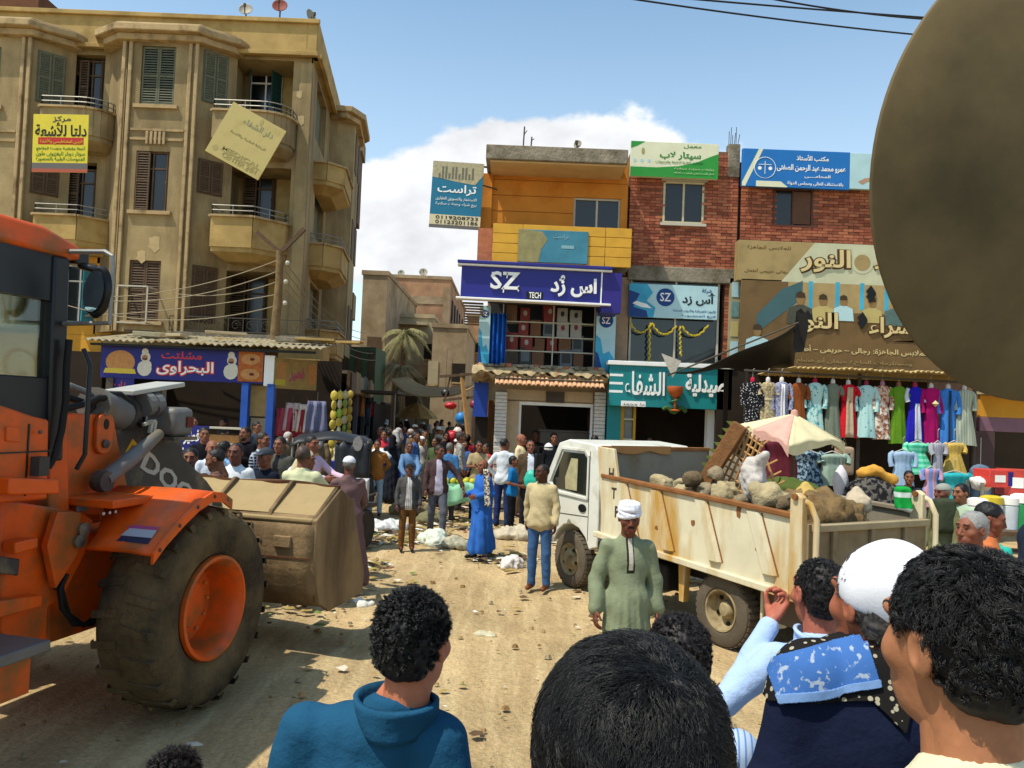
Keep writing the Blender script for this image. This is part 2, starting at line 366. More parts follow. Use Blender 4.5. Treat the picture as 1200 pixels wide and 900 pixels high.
# ---------------------------------------------------------------- patterned cloth and people
def patt(name, c1, c2, kind='spots', sc=20., c3=None, thr=.5, rough=.85, bump=0.):
    if name in _M: return _M[name]
    m = mt(name, c1, rough, 0, spec=.1); nt = m.node_tree; b = nt.nodes['Principled BSDF']; N = nt.nodes.new; Lk = nt.links.new
    tc = [n for n in nt.nodes if n.type == 'TEX_COORD'][0]
    def fac(kind, sc, thr):
        if kind in ('stripes', 'hstripes', 'checks'):
            sp = N('ShaderNodeSeparateXYZ'); Lk(tc.outputs['Object'], sp.inputs[0]); res = None
            for o in ({'stripes': (0,), 'hstripes': (2,), 'checks': (0, 2)}[kind]):
                a = N('ShaderNodeMath'); a.operation = 'MULTIPLY'; a.inputs[1].default_value = sc; Lk(sp.outputs[o], a.inputs[0])
                f = N('ShaderNodeMath'); f.operation = 'FRACT'; Lk(a.outputs[0], f.inputs[0])
                g = N('ShaderNodeMath'); g.operation = 'GREATER_THAN'; g.inputs[1].default_value = thr; Lk(f.outputs[0], g.inputs[0])
                if res is None: res = g.outputs[0]
                else:
                    q = N('ShaderNodeMath'); q.operation = 'MAXIMUM'; Lk(res, q.inputs[0]); Lk(g.outputs[0], q.inputs[1]); res = q.outputs[0]
            return res
        if kind == 'spots':
            v = N('ShaderNodeTexVoronoi'); v.inputs['Scale'].default_value = sc; Lk(tc.outputs['Object'], v.inputs['Vector']); s_ = v.outputs['Distance']
            g = N('ShaderNodeMath'); g.operation = 'LESS_THAN'; g.inputs[1].default_value = thr; Lk(s_, g.inputs[0]); return g.outputs[0]
        v = N('ShaderNodeTexNoise'); v.inputs['Scale'].default_value = sc; v.inputs['Detail'].default_value = 3; Lk(tc.outputs['Object'], v.inputs['Vector'])
        g = N('ShaderNodeMapRange'); g.inputs[1].default_value = thr-.03; g.inputs[2].default_value = thr+.03; Lk(v.outputs['Fac'], g.inputs[0]); return g.outputs[0]
    mx = N('ShaderNodeMix'); mx.data_type = 'RGBA'; Lk(fac(kind, sc, thr), mx.inputs[0]); mx.inputs[6].default_value = C(c1); mx.inputs[7].default_value = C(c2); cur = mx.outputs[2]
    if c3:
        m2 = N('ShaderNodeMix'); m2.data_type = 'RGBA'; Lk(fac('blot', sc*.6, .56), m2.inputs[0]); Lk(cur, m2.inputs[6]); m2.inputs[7].default_value = C(c3); cur = m2.outputs[2]
    Lk(cur, b.inputs['Base Color']); return m
def skin(col): return mt('skin_'+col, col, .6, .22, 30, .35, 90, spec=.3, sub=.1)
def hairm(col): return mt('hair_'+col, col, .55, .35, 60, .6, 120, spec=.35)
EYE = mt('eye_dark', '1a1210', .3, 0, spec=.5); LIP = mt('lip', '7a4038', .5, 0); BROW = mt('brow', '16100c', .8, 0)
def head_prims(f=1.):
    L = [ell((0, .012, .028), (.074, .094, .09)), ell((0, -.028, -.02), (.06, .064, .092)), (ell((0, -.045, -.075), (.046, .046, .042)), .03), (ell((0, -.08, -.098), (.02, .016, .017)), .02)]
    L += [(seg((-.04, -.083, .034), (.04, -.083, .034), .011), .015)]
    for s in (-1, 1):
        L += [('-', ell((s*.031, -.105, .012), (.02, .018, .013)), .012), (ell((s*.031, -.078, .012), (.0125, .0125, .0115)), .003), (ell((s*.044, -.055, -.02), (.026, .026, .024)), .02),
              (ell((s*.078, .012, -.002), (.009, .02, .031), (0, 0, .15)), .006), ('-', ell((s*.088, .008, 0), (.008, .011, .019)), .004), (seg((s*.028, -.062, -.06), (s*.012, -.085, -.06), .012), .02)]
    L += [(seg((0, -.09, .018), (0, -.11, -.026), .008, .0125), .01), (seg((-.013, -.1, -.031), (.013, -.1, -.031), .0085), .008),
          (seg((-.02, -.088, -.058), (.02, -.088, -.058), .0075), .006), (seg((-.016, -.087, -.07), (.016, -.087, -.07), .0085), .006), ('-', seg((-.022, -.1, -.064), (.022, -.1, -.064), .0025), .003)]
    return L
def head_mesh(cell, _c={}):
    if cell not in _c:
        V, Q = sdf(head_prims()+[(seg((0, .02, -.05), (0, .035, -.2), .052, .058), .03)], cell, .04)
        c = V[Q].mean(1); mi = np.zeros(len(Q), int)
        ex = np.abs(np.abs(c[:, 0])-.031)
        mi[(ex < .011) & (np.abs(c[:, 2]-.012) < .0065) & (c[:, 1] < -.084)] = 1
        mi[(np.abs(c[:, 0]) < .022) & (np.abs(c[:, 2]+.064) < .012) & (c[:, 1] < -.088)] = 2
        mi[(np.abs(np.abs(c[:, 0])-.032) < .018) & (np.abs(c[:, 2]-.036) < .0055) & (c[:, 1] < -.07)] = 3
        _c[cell] = (V, Q, mi)
    return _c[cell]
def hand_mesh(curl=.5, cell=.006, _c={}):
    k = (curl, cell)
    if k not in _c:
        L = [seg((0, 0, .03), (0, 0, -.01), .026, .024), ell((.002, 0, -.045), (.017, .04, .05))]
        for y, l, o in ((-.03, .072, 0), (-.01, .08, .003), (.011, .075, .001), (.031, .058, -.006)):
            b = np.array((0, y, -.085-o)); a1 = curl*.7; a2 = curl*1.9; a3 = curl*2.6; q = b; 
            L.append((seg((0, y*.6, -.03), b, .012, .0105), .01))
            for a, ll, r in ((a1, .42, .0098), (a2, .32, .009), (a3, .26, .008)):
                n_ = q+np.array((math.sin(a), 0, -math.cos(a)))*l*ll; L.append((seg(q, n_, r, r-.0008), .004)); q = n_
        L += [(seg((.004, -.02, -.02), (.014, -.05, -.055), .013, .0115), .008), (seg((.014, -.05, -.055), (.026+.02*curl, -.05, -.088), .0105, .009), .004)]
        V, Q = sdf(L, cell, .01); _c[k] = (V, Q)
    return _c[k]
def joinm(parts):
    V = []; Q = []; MI = []; b = 0
    for v, q, m in parts: V.append(v); Q.append(q+b); MI.append(np.full(len(q), m) if np.isscalar(m) else m); b += len(v)
    return np.concatenate(V), np.concatenate(Q), np.concatenate(MI)
ARMS = {'down': ((.225, .02, 1.16), (.235, -.05, .92)), 'bent': ((.25, .04, 1.15), (.17, -.22, 1.1)), 'behind': ((.28, .1, 1.17), (.1, .17, .98)), 'point': ((.38, -.12, 1.42), (.58, -.3, 1.52)),
        'face': ((.28, -.22, 1.2), (.1, -.17, 1.45)), 'cross': ((.24, -.05, 1.17), (-.0, -.2, 1.2)), 'hip': ((.34, .05, 1.17), (.19, -.07, 1.0)), 'fwd': ((.24, -.2, 1.22), (.18, -.44, 1.2)),
        'out': ((.36, .0, 1.2), (.44, -.12, 1.0)), 'low': ((.22, -.18, 1.15), (.14, -.35, .98)), 'up': ((.3, -.15, 1.45), (.22, -.3, 1.68)), 'swing': ((.225, -.08, 1.17), (.24, -.24, .97)), 'back': ((.225, .08, 1.17), (.235, .1, .92))}
LEGS = {'stand': ((.1, 0, .5), (.11, .02, .08)), 'wide': ((.14, -.02, .5), (.19, .02, .08)), 'fore': ((.1, -.16, .52), (.1, -.2, .1)), 'hind': ((.1, .04, .5), (.1, .26, .12))}
def strands(V, N, n=9000, L=.02, curl=.005, turns=1.2, comb=.3, lift=.8, r=.0006, zmin=-.2, fade=None, K=6, seed=3, swirl=(0, .05), rn=.35, hug=None):
    rng = np.random.default_rng(seed); w = np.ones(len(V))
    if fade: w = np.clip((V[:, 2]-fade[0])/(fade[1]-fade[0]), .0, 1)**.7
    m_ = 12; n = n//m_*m_; i = np.repeat(rng.choice(len(V), n//m_, p=w/w.sum()), m_); off = rng.normal(0, .0032, (n, 3)); N0 = N[i]; off -= N0*(off*N0).sum(1)[:, None]; P0 = V[i]+off; cl_ = lambda a: np.repeat(a, m_, axis=0)
    c = P0-np.array([swirl[0], swirl[1], 0]); T = np.stack([c[:, 0]-c[:, 1]*.6, c[:, 1]+c[:, 0]*.6, c[:, 2]*0-.02], 1); T -= N0*(T*N0).sum(1)[:, None]; T /= np.linalg.norm(T, axis=1)[:, None]+1e-9
    T = T+cl_(rng.normal(0, rn, (n//m_, 3)))+rng.normal(0, rn*.25, (n, 3)); B = np.cross(N0, T); B /= np.linalg.norm(B, axis=1)[:, None]+1e-9
    Ls = L*rng.uniform(.6, 1.25, n)*(.25+.75*w[i] if fade else 1); ph = cl_(rng.uniform(0, 6.28, n//m_))+rng.normal(0, .35, n); D = N0*lift+T*comb; D /= np.linalg.norm(D, axis=1)[:, None]
    pts = []
    for k in range(K):
        t = k/(K-1); a = ph+t*turns*6.28; cr = curl*min(1, t*3)
        pts.append(P0+D*(Ls*t)[:, None]+(B*(np.cos(a)-np.cos(ph))[:, None]+N0*(np.sin(a)-np.sin(ph))[:, None]*.8)*cr+T*(Ls*t*t*comb*.5)[:, None]-off*(.65*t))
    pts = np.stack(pts, 1)
    if hug is not None:
        c0 = np.array((0, .02, .034)); Rr = np.array((.0835, .1, .0945)); f = np.linalg.norm((pts-c0)/Rr, axis=2); fm = np.minimum(f, f[:, :1]+hug*np.linspace(0, 1, K)[None]); pts = c0+(pts-c0)*(fm/f)[..., None]
    tan = np.gradient(pts, axis=1); tan /= np.linalg.norm(tan, axis=2)[..., None]+1e-9
    e1 = np.cross(tan, np.array([.3, .5, .8])); e1 /= np.linalg.norm(e1, axis=2)[..., None]+1e-9; e2 = np.cross(tan, e1); VV = []
    rr = (r*(1-.6*np.linspace(0, 1, K)))[None, :, None]
    for a in (0, 2.094, 4.189): VV.append(pts+(e1*math.cos(a)+e2*math.sin(a))*rr)
    VV = np.stack(VV, 2); base = np.arange(n)[:, None, None]*K*3+np.arange(K-1)[None, :, None]*3; j = np.arange(3)[None, None, :]; jn = (j+1) % 3
    return VV.reshape(-1, 3), np.stack([base+j, base+jn, base+3+jn, base+3+j], -1).reshape(-1, 4)
def person(x, y, label, h=1.74, yaw=0., sk='7d5038', hair=('short', '120d0a'), top=('shirt', 'e8e4da'), low='22242c', shoes='1c1613', arms=('down', 'down'), legs=('stand', 'stand'), lean=0., head=(0., 0.), z=0., cell=None, group=None, fat=1., curl=.45, hoff=(0, 0, 0), cat='person', beard=None, near=False):
    D = math.hypot(x, y); cell = cell or min(.028, max(.009, D*.0013)); sc = h/1.75
    rt = empty('person', (x, y, z), R_(yaw), label, cat, group)
    ca, sa = math.cos(lean), math.sin(lean)
    def U(p):
        p = np.array(p, float)
        if p[2] > .93: dz = p[2]-.93; dy = p[1]; p = np.array((p[0], dy*ca-dz*sa, .93+dz*ca+dy*sa))
        return p
    rot = (0, 0, lean)
    E = lambda c, r: ell(U(c), r, rot if lean else None)
    J = {}
    for i, s in enumerate((1, -1)):      # 1 = the person's left
        e, w = ARMS[arms[i]] if isinstance(arms[i], str) else arms[i]
        J[s] = [U((s*.165, .015, 1.405)), U((s*e[0], e[1], e[2])), U((s*w[0], w[1], w[2]))]
        kn, an = LEGS[legs[i]] if isinstance(legs[i], str) else legs[i]
        J[s] += [np.array((s*.09, .01, .92)), np.array((s*kn[0], kn[1], kn[2])), np.array((s*an[0], an[1], an[2]))]
    # body
    B = [E((0, 0, 1.25), (.14, .09, .2)), ell((0, 0, .96), (.14, .1, .12)), seg(U((0, .02, 1.4)), U((0, .0, 1.53))+np.array(hoff), .058, .052)]
    for s in (1, -1):
        sh, el_, wr, hp, kn, an = J[s]
        B += [seg(sh, el_, .05, .04), (seg(el_, wr, .038, .026), .01), (seg(hp, kn, .075, .05), .03), (seg(kn, an, .048, .036), .01), (seg(an+(0, .02, -.03), an+(0, -.14, -.045), .034, .03), .02)]
    V, Q = sdf(B, max(cell, .012), .04)
    hc = U((0, -.005, 1.622))+np.array(hoff); hm = Matrix.Rotation(R_(head[0]), 3, 'Z') @ Matrix.Rotation(lean*.6+R_(head[1]), 3, 'X')
    HM = np.array(hm); hV, hQ, hmi = head_mesh(.0032 if near else (.0065 if D > 9 else .0055))
    parts = [(V, Q, 0), (hV @ HM.T+hc, hQ, hmi)]
    for s in (1, -1):
        el_, wr = J[s][1], J[s][2]; d = wr-el_; d = d/np.linalg.norm(d); Zh = -d
        ref = np.array((0, 1., 0)) if abs(d[1]) < .75 else np.array((0, 0, -1.))
        Yh = ref-Zh*(ref @ Zh); Yh /= np.linalg.norm(Yh); Xh = np.cross(Yh, Zh); hv, hq = hand_mesh(curl, .0035 if near else .006)
        hv = hv.copy()
        if s == 1: hv[:, 0] *= -1; hq = hq[:, ::-1]
        parts.append((hv @ np.array([Xh, Yh, Zh])+wr, hq, 0))
    V, Q, mi = joinm(parts)
    bm_ = link('body', mesh_np('body', V*sc, Q, [skin(sk), EYE, LIP, BROW], mi), rt)
    def child(name, prims, mats, k=.03, folds=None, cl=None, disp=0, reg=None):
        V, Q = sdf(prims, cl or cell, k)
        if folds or disp:
            Nn = vnormals(V, Q)
            if folds: V = V+Nn*folds(V)[:, None]
            if disp: V = V+Nn*((vnoise(V, 9, 2)+.5*vnoise(V, 22, 5))*disp)[:, None]
        mi = None
        if reg: mi = reg(V[Q].mean(1)).astype(int)
        return link(name, mesh_np(name, V*sc, Q, mats, mi), rt)
    # hair / cap
    def H(prims): # head-local prims -> placed mesh
        V, Q = sdf(prims, .0075, .015); V = V+vnormals(V, Q)*(vnoise(V, 45, 3)*.007+vnoise(V, 110, 9)*.003)[:, None]
        return V @ HM.T+hc, Q
    hk, hcol = hair[0], hair[1]
    shell = [ell((0, .02, .034), (.0835, .1, .0945)), ell((0, .05, -.01), (.07, .06, .08)), ('-', ell((0, -.1, -.03), (.085, .085, .083)), .012), ('-', bxx((0, 0, -.13), (.2, .2, .05), .01), .01), ('-', ell((.085, -.005, -.01), (.03, .03, .035)), .01), ('-', ell((-.085, -.005, -.01), (.03, .03, .035)), .01)]
    def put(nm, prims, mat, raw=False):
        if raw: V, Q = sdf(prims, .008, .015); V = V @ HM.T+hc
        else: V, Q = H(prims)
        link(nm, mesh_np(nm, V*sc, Q, mat), rt)
    if near: # strand hair over the shell
        st = hair[2]; V, Q = sdf([ell((0, .02, .034), (.0835+st.get('g', 0), .1+st.get('g', 0), .0945+st.get('g', 0)))]+shell[1:], .004, .015)
        V = V+vnormals(V, Q)*(vnoise(V, 40, 3)*.006+vnoise(V, 110, 9)*.004)[:, None]
        hb = link('hair', mesh_np('hair', (V @ HM.T+hc)*sc, Q, hairm(hcol)), rt)
        Vs, Qs = strands(V, vnormals(V, Q), **{k: v for k, v in st.items() if k != 'g'}); link('hair_strands', mesh_np('hair_strands', (Vs @ HM.T+hc)*sc, Qs, mt('hairstrand_'+hcol, hcol, .42, .25, 90, spec=.5)), rt)['kind'] = 'stuff'
    elif hk == 'short': put('hair', shell, hairm(hcol))
    elif hk == 'rim': put('hair', shell+[('-', ell((0, -.02, .11), (.08, .09, .075)), .01)], hairm(hcol))
    elif hk == 'thin': put('hair', [ell((0, .018, .03), (.0775, .097, .092))]+shell[2:], hairm(hcol))
    elif hk == 'cap': 
        if len(hair) > 2: put('hair', [ell((0, .018, .03), (.078, .097, .088))]+shell[2:], hairm(hair[2]))
        put('cap', [ell((0, .012, .05), (.084, .104, .08)), ('-', bxx((0, 0, -.05), (.2, .2, .09), .0), .008)], cloth(hcol), True)
    elif hk == 'peak':
        put('cap', [ell((0, .012, .045), (.084, .104, .085)), ('-', bxx((0, 0, -.05), (.2, .2, .09), .0), .008), (ell((0, -.11, .045), (.06, .065, .008), (0, 0, .25)), .01)], cloth(hcol), True)
    elif hk == 'turban':
        L = [ell((0, .01, .07), (.075, .09, .06))]
        for i in range(5):
            n = 14; zc = .035+.02*i; rr = 1.03-.02*i*i*.5; tl = (.35, -.3, .18, -.12, 0)[i]
            for j in range(n):
                a, b = 2*PI*j/n, 2*PI*(j+1)/n
                pa = (.078*rr*math.cos(a), .098*rr*math.sin(a)+.008, zc+tl*.05*math.cos(a+i)); pb = (.078*rr*math.cos(b), .098*rr*math.sin(b)+.008, zc+tl*.05*math.cos(b+i))
                L.append((seg(pa, pb, .0165), .004))
        put('turban', L, cloth(hcol), True)
    elif hk == 'scarf':
        put('head_scarf', [ell((0, .02, .03), (.09, .108, .1)), seg((0, .06, -.02), (0, .1, -.2), .08, .1), seg((-.06, 0, -.08), (.06, 0, -.12), .05), ('-', ell((0, -.1, -.01), (.065, .07, .085)), .015)], cloth(hcol), True)
    if beard: put('beard', [ell((0, -.055, -.085), (.052, .048, .042)), (seg((-.025, -.097, -.05), (.025, -.097, -.05), .0075), .006), ('-', ell((0, -.1, -.066), (.022, .03, .009)), .004)] if beard[0] == 'full' else [seg((-.022, -.099, -.049), (.022, -.099, -.049), .0075)], hairm(beard[1]))
    # clothes
    kind, col = top[0], top[1]; opt = top[2] if len(top) > 2 else {}
    m0 = col if not isinstance(col, str) else cloth(col)
    g = (.011 if kind in ('jacket', 'coat') else 0)
    w = fat
    T = [E((0, 0, 1.27), ((.165+g)*w, (.108+g)*w, .2)), E((0, -.01*w, 1.06), ((.15+g)*w, (.115+g)*w*w, .22)), (seg(U((-.135, .015, 1.4)), U((.135, .015, 1.4)), .05+g*.6), .04), (seg(U((-.06, .025, 1.42)), U((.06, .025, 1.42)), .05+g*.5), .04), seg(U((0, .025, 1.42))+np.array(hoff)*.4, U((0, .022, 1.475))+np.array(hoff)*.8, .068+g*.5, .064+g*.5)]
    cut = U((0, 0, 1.56)); cut_p = ('-', ell(U((0, -.01, 1.53))+np.array(hoff)*.85, (.075, .085, .055), rot), .012)
    short = opt.get('short')
    if kind != 'galabiya': T += [(seg((-.065*w, .008, .93), (.065*w, .008, .93), (.126+g)*w), .04)]
    r1, r2 = (.056+g*.6), (.038+g*.7)
    if kind == 'galabiya': r1, r2 = .056, .058
    for s in (1, -1):
        sh, el_, wr = J[s][:3]
        T.append((seg(sh, el_, r1, r2+.008), .03))
        if kind == 'vest': T.pop(); T.append((seg(sh-(0, 0, .02), sh-(0, 0, .03), .06), .04))
        elif not short: T.append((seg(el_, el_+(wr-el_)*.93, r2+.006, r2), .02))
        else: T.pop(); T.append((seg(sh, sh+(el_-sh)*.72, r1, r2+.018), .05))
    fo = lambda V: .0055*np.sin(V[:, 2]*42+5*np.sin(V[:, 0]*11+V[:, 1]*9)+3*vnoise(V, 5, 8))*np.clip((1.35-V[:, 2])*2.5, .25, 1)+.008*vnoise(V*np.array((1, 1, .35)), 16, 4)
    if kind == 'galabiya':
        bz = .1
        cx = (J[1][5]+J[-1][5])/2; sp = abs(J[1][5][1]-J[-1][5][1])
        for s in (1, -1):
            an = J[s][5]; T.append((seg((s*.06*w, .0, .98), (an[0]*1.15*w, an[1]*.85, bz+.06), .112*w, .138*w), .08)); T.append((seg((0, 0, .98), (cx[0], cx[1]*.7, bz+.06), .115*w, .15*w), .08))
        T.append(('-', bxx((0, 0, bz-.5), (.9, .9, .5), 0), .01))
        fo = lambda V: np.clip((1.15-V[:, 2])*1.1, 0, 1)*(.017*np.sin(np.arctan2(V[:, 1], V[:, 0])*11+V[:, 2]*2)+.01*np.sin(np.arctan2(V[:, 1], V[:, 0])*19+1+V[:, 2]*3))+.004*np.sin(V[:, 2]*30+V[:, 0]*20)
    T.append(cut_p)
    reg = None; mats = [m0]
    if kind in ('jacket', 'coat', 'vest') and 'inner' in opt:
        ic = opt['inner']; mats.append(ic if not isinstance(ic, str) else cloth(ic)); wd = opt.get('open', .05)
        reg = lambda c: (np.abs(c[:, 0]) < wd+np.clip(1.2-c[:, 2], -.5, 1)*.06) & (c[:, 1] < -.03) & (c[:, 2] > .82) & (c[:, 2] < 1.5)
    if kind == 'galabiya' and opt.get('placket'):
        mats.append(cloth(opt['placket'])); mats.append(cloth(opt.get('inset', 'e8e4da')))
        def reg(c):
            r = np.zeros(len(c)); f = c[:, 1] < -.02
            r[f & (np.abs(c[:, 0]) < .03) & (c[:, 2] > 1.21)] = 1; r[f & (np.abs(c[:, 0]) < .016) & (c[:, 2] > 1.235)] = 2; return r
    nm = {'shirt': 'shirt', 'jacket': 'jacket', 'coat': 'coat', 'vest': 'vest', 'galabiya': 'galabiya'}[kind]
    child(nm, T, mats, .04, fo, disp=.005, reg=reg)
    if kind == 'vest': # shirt below the vest
        T2 = [seg(U((-.13, .015, 1.4)), U((.13, .015, 1.4)), .058)]
        for s in (1, -1): sh, el_, wr = J[s][:3]; T2 += [(seg(sh, el_, .062, .05), .04), (seg(el_, el_+(wr-el_)*.93, .05, .044), .02)]
        child('shirt', T2+[cut_p], [cloth(opt.get('inner', 'ddd8d0')) if isinstance(opt.get('inner', ''), str) else opt['inner']], .04)
    if kind != 'galabiya' and low:
        L = [ell((0, .012, .92), (.145*w, .112*w, .12))]
        for s in (1, -1):
            hp, kn, an = J[s][3:]; L += [(seg(hp, kn, .092, .07), .03), (seg(kn, an+(0, .01, -.02), .068, .058), .02)]
        child('trousers', L+[('-', bxx((0, 0, 1.13), (.4, .4, .1), 0), .01)], [low if not isinstance(low, str) else cloth(low)], .04, lambda V: .014*vnoise(V*np.array((1, 1, 1.6)), 9, 6)+.002*np.sin(V[:, 2]*50+V[:, 0]*40)*(V[:, 2] < .3))
    for s in (1, -1):
        an = J[s][5]; child('shoe', [seg(an+(0, .03, -.045), an+(0, -.15, -.052), .04, .034), ('-', bxx((0, an[1], an[2]-.2), (1, 1, .115), 0), .005)], [mt('leather_'+shoes, shoes, .5, .2)], .01, cl=max(.012, cell*.6))
    rt['_s'] = sc
    return rt, J, sc
# ---------------------------------------------------------------- setting helpers
SKY_T = None
def PL(px, py, o, ang):
    """ray hit with the vertical plane through o whose horizontal direction is ang -> (t, z)"""
    d = ray(px, py); n = np.array((-math.sin(ang), math.cos(ang), 0)); o = np.array((o[0], o[1], 0.))
    t = ((o-CAM) @ n)/(d @ n); p = CAM+d*t
    return (p[0]-o[0])*math.cos(ang)+(p[1]-o[1])*math.sin(ang), p[2]
class Face:
    """a facade frame: origin o, direction ang; rect(px..) gives local x0,x1,z0,z1 on the plane y=dy"""
    def __init__(s, o, ang=0.): s.o = np.array((o[0], o[1])); s.ang = ang; s.n = np.array((-math.sin(ang), math.cos(ang)))
    def pt(s, px, py, dy=0.): return PL(px, py, s.o+s.n*dy, s.ang)
    def rect(s, x0, y0, x1, y1, dy=0.):
        ym, xm = (y0+y1)/2, (x0+x1)/2
        return s.pt(x0, ym, dy)[0], s.pt(x1, ym, dy)[0], s.pt(xm, y1, dy)[1], s.pt(xm, y0, dy)[1]
def wallq(mb, x0, x1, z0, z1, holes, y=0., dep=.25):
    xs = sorted({x0, x1}|{min(max(v, x0), x1) for h in holes for v in h[:2]}); zs = sorted({z0, z1}|{min(max(v, z0), z1) for h in holes for v in h[2:4]})
    for a, b in zip(xs, xs[1:]):
        for c, d in zip(zs, zs[1:]):
            mx, mz = (a+b)/2, (c+d)/2
            if any(h[0] < mx < h[1] and h[2] < mz < h[3] for h in holes): continue
            mb.quad((a, y, c), (b, y, c), (b, y, d), (a, y, d))
    for h in holes:
        a, b, c, d = h[:4]; dd = h[4] if len(h) > 4 else dep
        mb.quad((a, y, c), (a, y+dd, c), (a, y+dd, d), (a, y, d)); mb.quad((b, y, c), (b, y+dd, c), (b, y+dd, d), (b, y, d))
        mb.quad((a, y, c), (b, y, c), (b, y+dd, c), (a, y+dd, c)); mb.quad((a, y, d), (b, y, d), (b, y+dd, d), (a, y+dd, d))
PLAS = mt('plaster_tan', '9c8860', .9, .28, 1.2, .6, 25, dirt='6c5a3c', dsc=.9, damt=.6, streak=True)
PLAS2 = mt('plaster_yellow', 'ac9058', .9, .2, 1.5, .4, 25, dirt='8a7040', dsc=1.2, damt=.5)
TRIM = mt('plaster_trim', 'a89068', .85, .2, 3, .3, 30, dirt='6a5636', dsc=2, damt=.4)
OCHRE = mt('wall_ochre_yellow', 'c89030', .85, .18, 2, .3, 20)
DARK = mt('dark_room_shade', '281f16', .95, .3, 2)  # shade of unlit rooms and openings put into the colour
DKG = mt('dark_window_glass', '141310', .22, 0, spec=.6)
WOODB = mt('weathered_brown_wood', '5a4632', .8, .3, 8, .4, 40)
WOODG = mt('faded_green_wood', '646450', .8, .3, 8, .4, 40)
TEAL = mt('faded_teal_wood', '1f4a44', .75, .3, 6); CYAN = mt('cyan_painted_wood', '3c8fa0', .7, .2, 6)
IRON = mt('old_iron', '4a4238', .7, .3, 10); STEEL = mt('grey_steel_tube', '8a8880', .5, .2, 10, metal=.5)
CONC = mt('rough_concrete', '8c8270', .95, .3, 2.5, .8, 14, dirt='5c5444', dsc=2, damt=.6)
WHITE = mt('white_paint', 'e6e4de', .6, .08, 4); BLACK = mt('black_paint', '0c0c0c', .5, 0)
ALU = mt('aluminium_frame', 'b4ae9c', .5, .1, 6)
def shutter(parent, x0, x1, z0, z1, y, mat, nm='shutter', ang=0.):
    m = MB(); w = x1-x0; t = .035
    m.box(0, .05, 0, t, 0, z1-z0); m.box(w-.05, w, 0, t, 0, z1-z0); m.box(.05, w-.05, 0, t, 0, .06); m.box(.05, w-.05, 0, t, z1-z0-.06, z1-z0); m.box(.05, w-.05, 0, t, (z1-z0)*.5-.03, (z1-z0)*.5+.03)
    n = int((z1-z0)/.085)
    for i in range(n):
        z = .08+i*(z1-z0-.14)/n; m.quad((.05, .0, z), (w-.05, .0, z), (w-.05, t, z+.06), (.05, t, z+.06))
    return m.build(nm, mat, parent, loc=(x0, y, z0), rot=(0, 0, ang), fixn=False)
def window(parent, r, y, style='shut', mat=None, fr=None, dep=.2):
    x0, x1, z0, z1 = r; fr = fr or WOODB; mat = mat or WOODB; f = MB(); t = .05
    f.box(x0, x0+t, y+.04, y+.12, z0, z1); f.box(x1-t, x1, y+.04, y+.12, z0, z1); f.box(x0+t, x1-t, y+.04, y+.12, z1-t, z1); f.box(x0+t, x1-t, y+.04, y+.12, z0, z0+t)
    if style in ('glass', 'slide', 'half', 'open'):
        f.box((x0+x1)/2-.025, (x0+x1)/2+.025, y+.05, y+.11, z0+t, z1-t)
        if style in ('half', 'open'): zz = z0+(z1-z0)*.72; f.box(x0+t, (x0+x1)/2-.025, y+.05, y+.11, zz-.025, zz+.025); f.box((x0+x1)/2+.025, x1-t, y+.05, y+.11, zz-.025, zz+.025)
    w = f.build('window', fr, parent)
    g = MB(); g.quad((x0+t, y+.09, z0+t), (x1-t, y+.09, z0+t), (x1-t, y+.09, z1-t), (x0+t, y+.09, z1-t)); g.build('pane', DKG, w)
    xm = (x0+x1)/2
    if style == 'shut': shutter(w, x0+.02, xm-.005, z0+.02, z1-.02, y-.0, mat); shutter(w, xm+.005, x1-.02, z0+.02, z1-.02, y-.0, mat)
    if style == 'half': shutter(w, x0-.0, xm-.08, z0+.02, z1-.02, y-.03, mat); shutter(w, x1-.02, x1-.02+(xm-x0), z0+.02, z1-.02, y-.03, mat, ang=PI-.9)
    if style == 'open': shutter(w, x0+.02, x0+(xm-x0)*.85, z0+.02, z1-.02, y-.02, mat, ang=-1.25); shutter(w, x1-.02, x1-.02+(xm-x0)*.85, z0+.02, z1-.02, y-.02, mat, ang=PI+1.15)
    return w
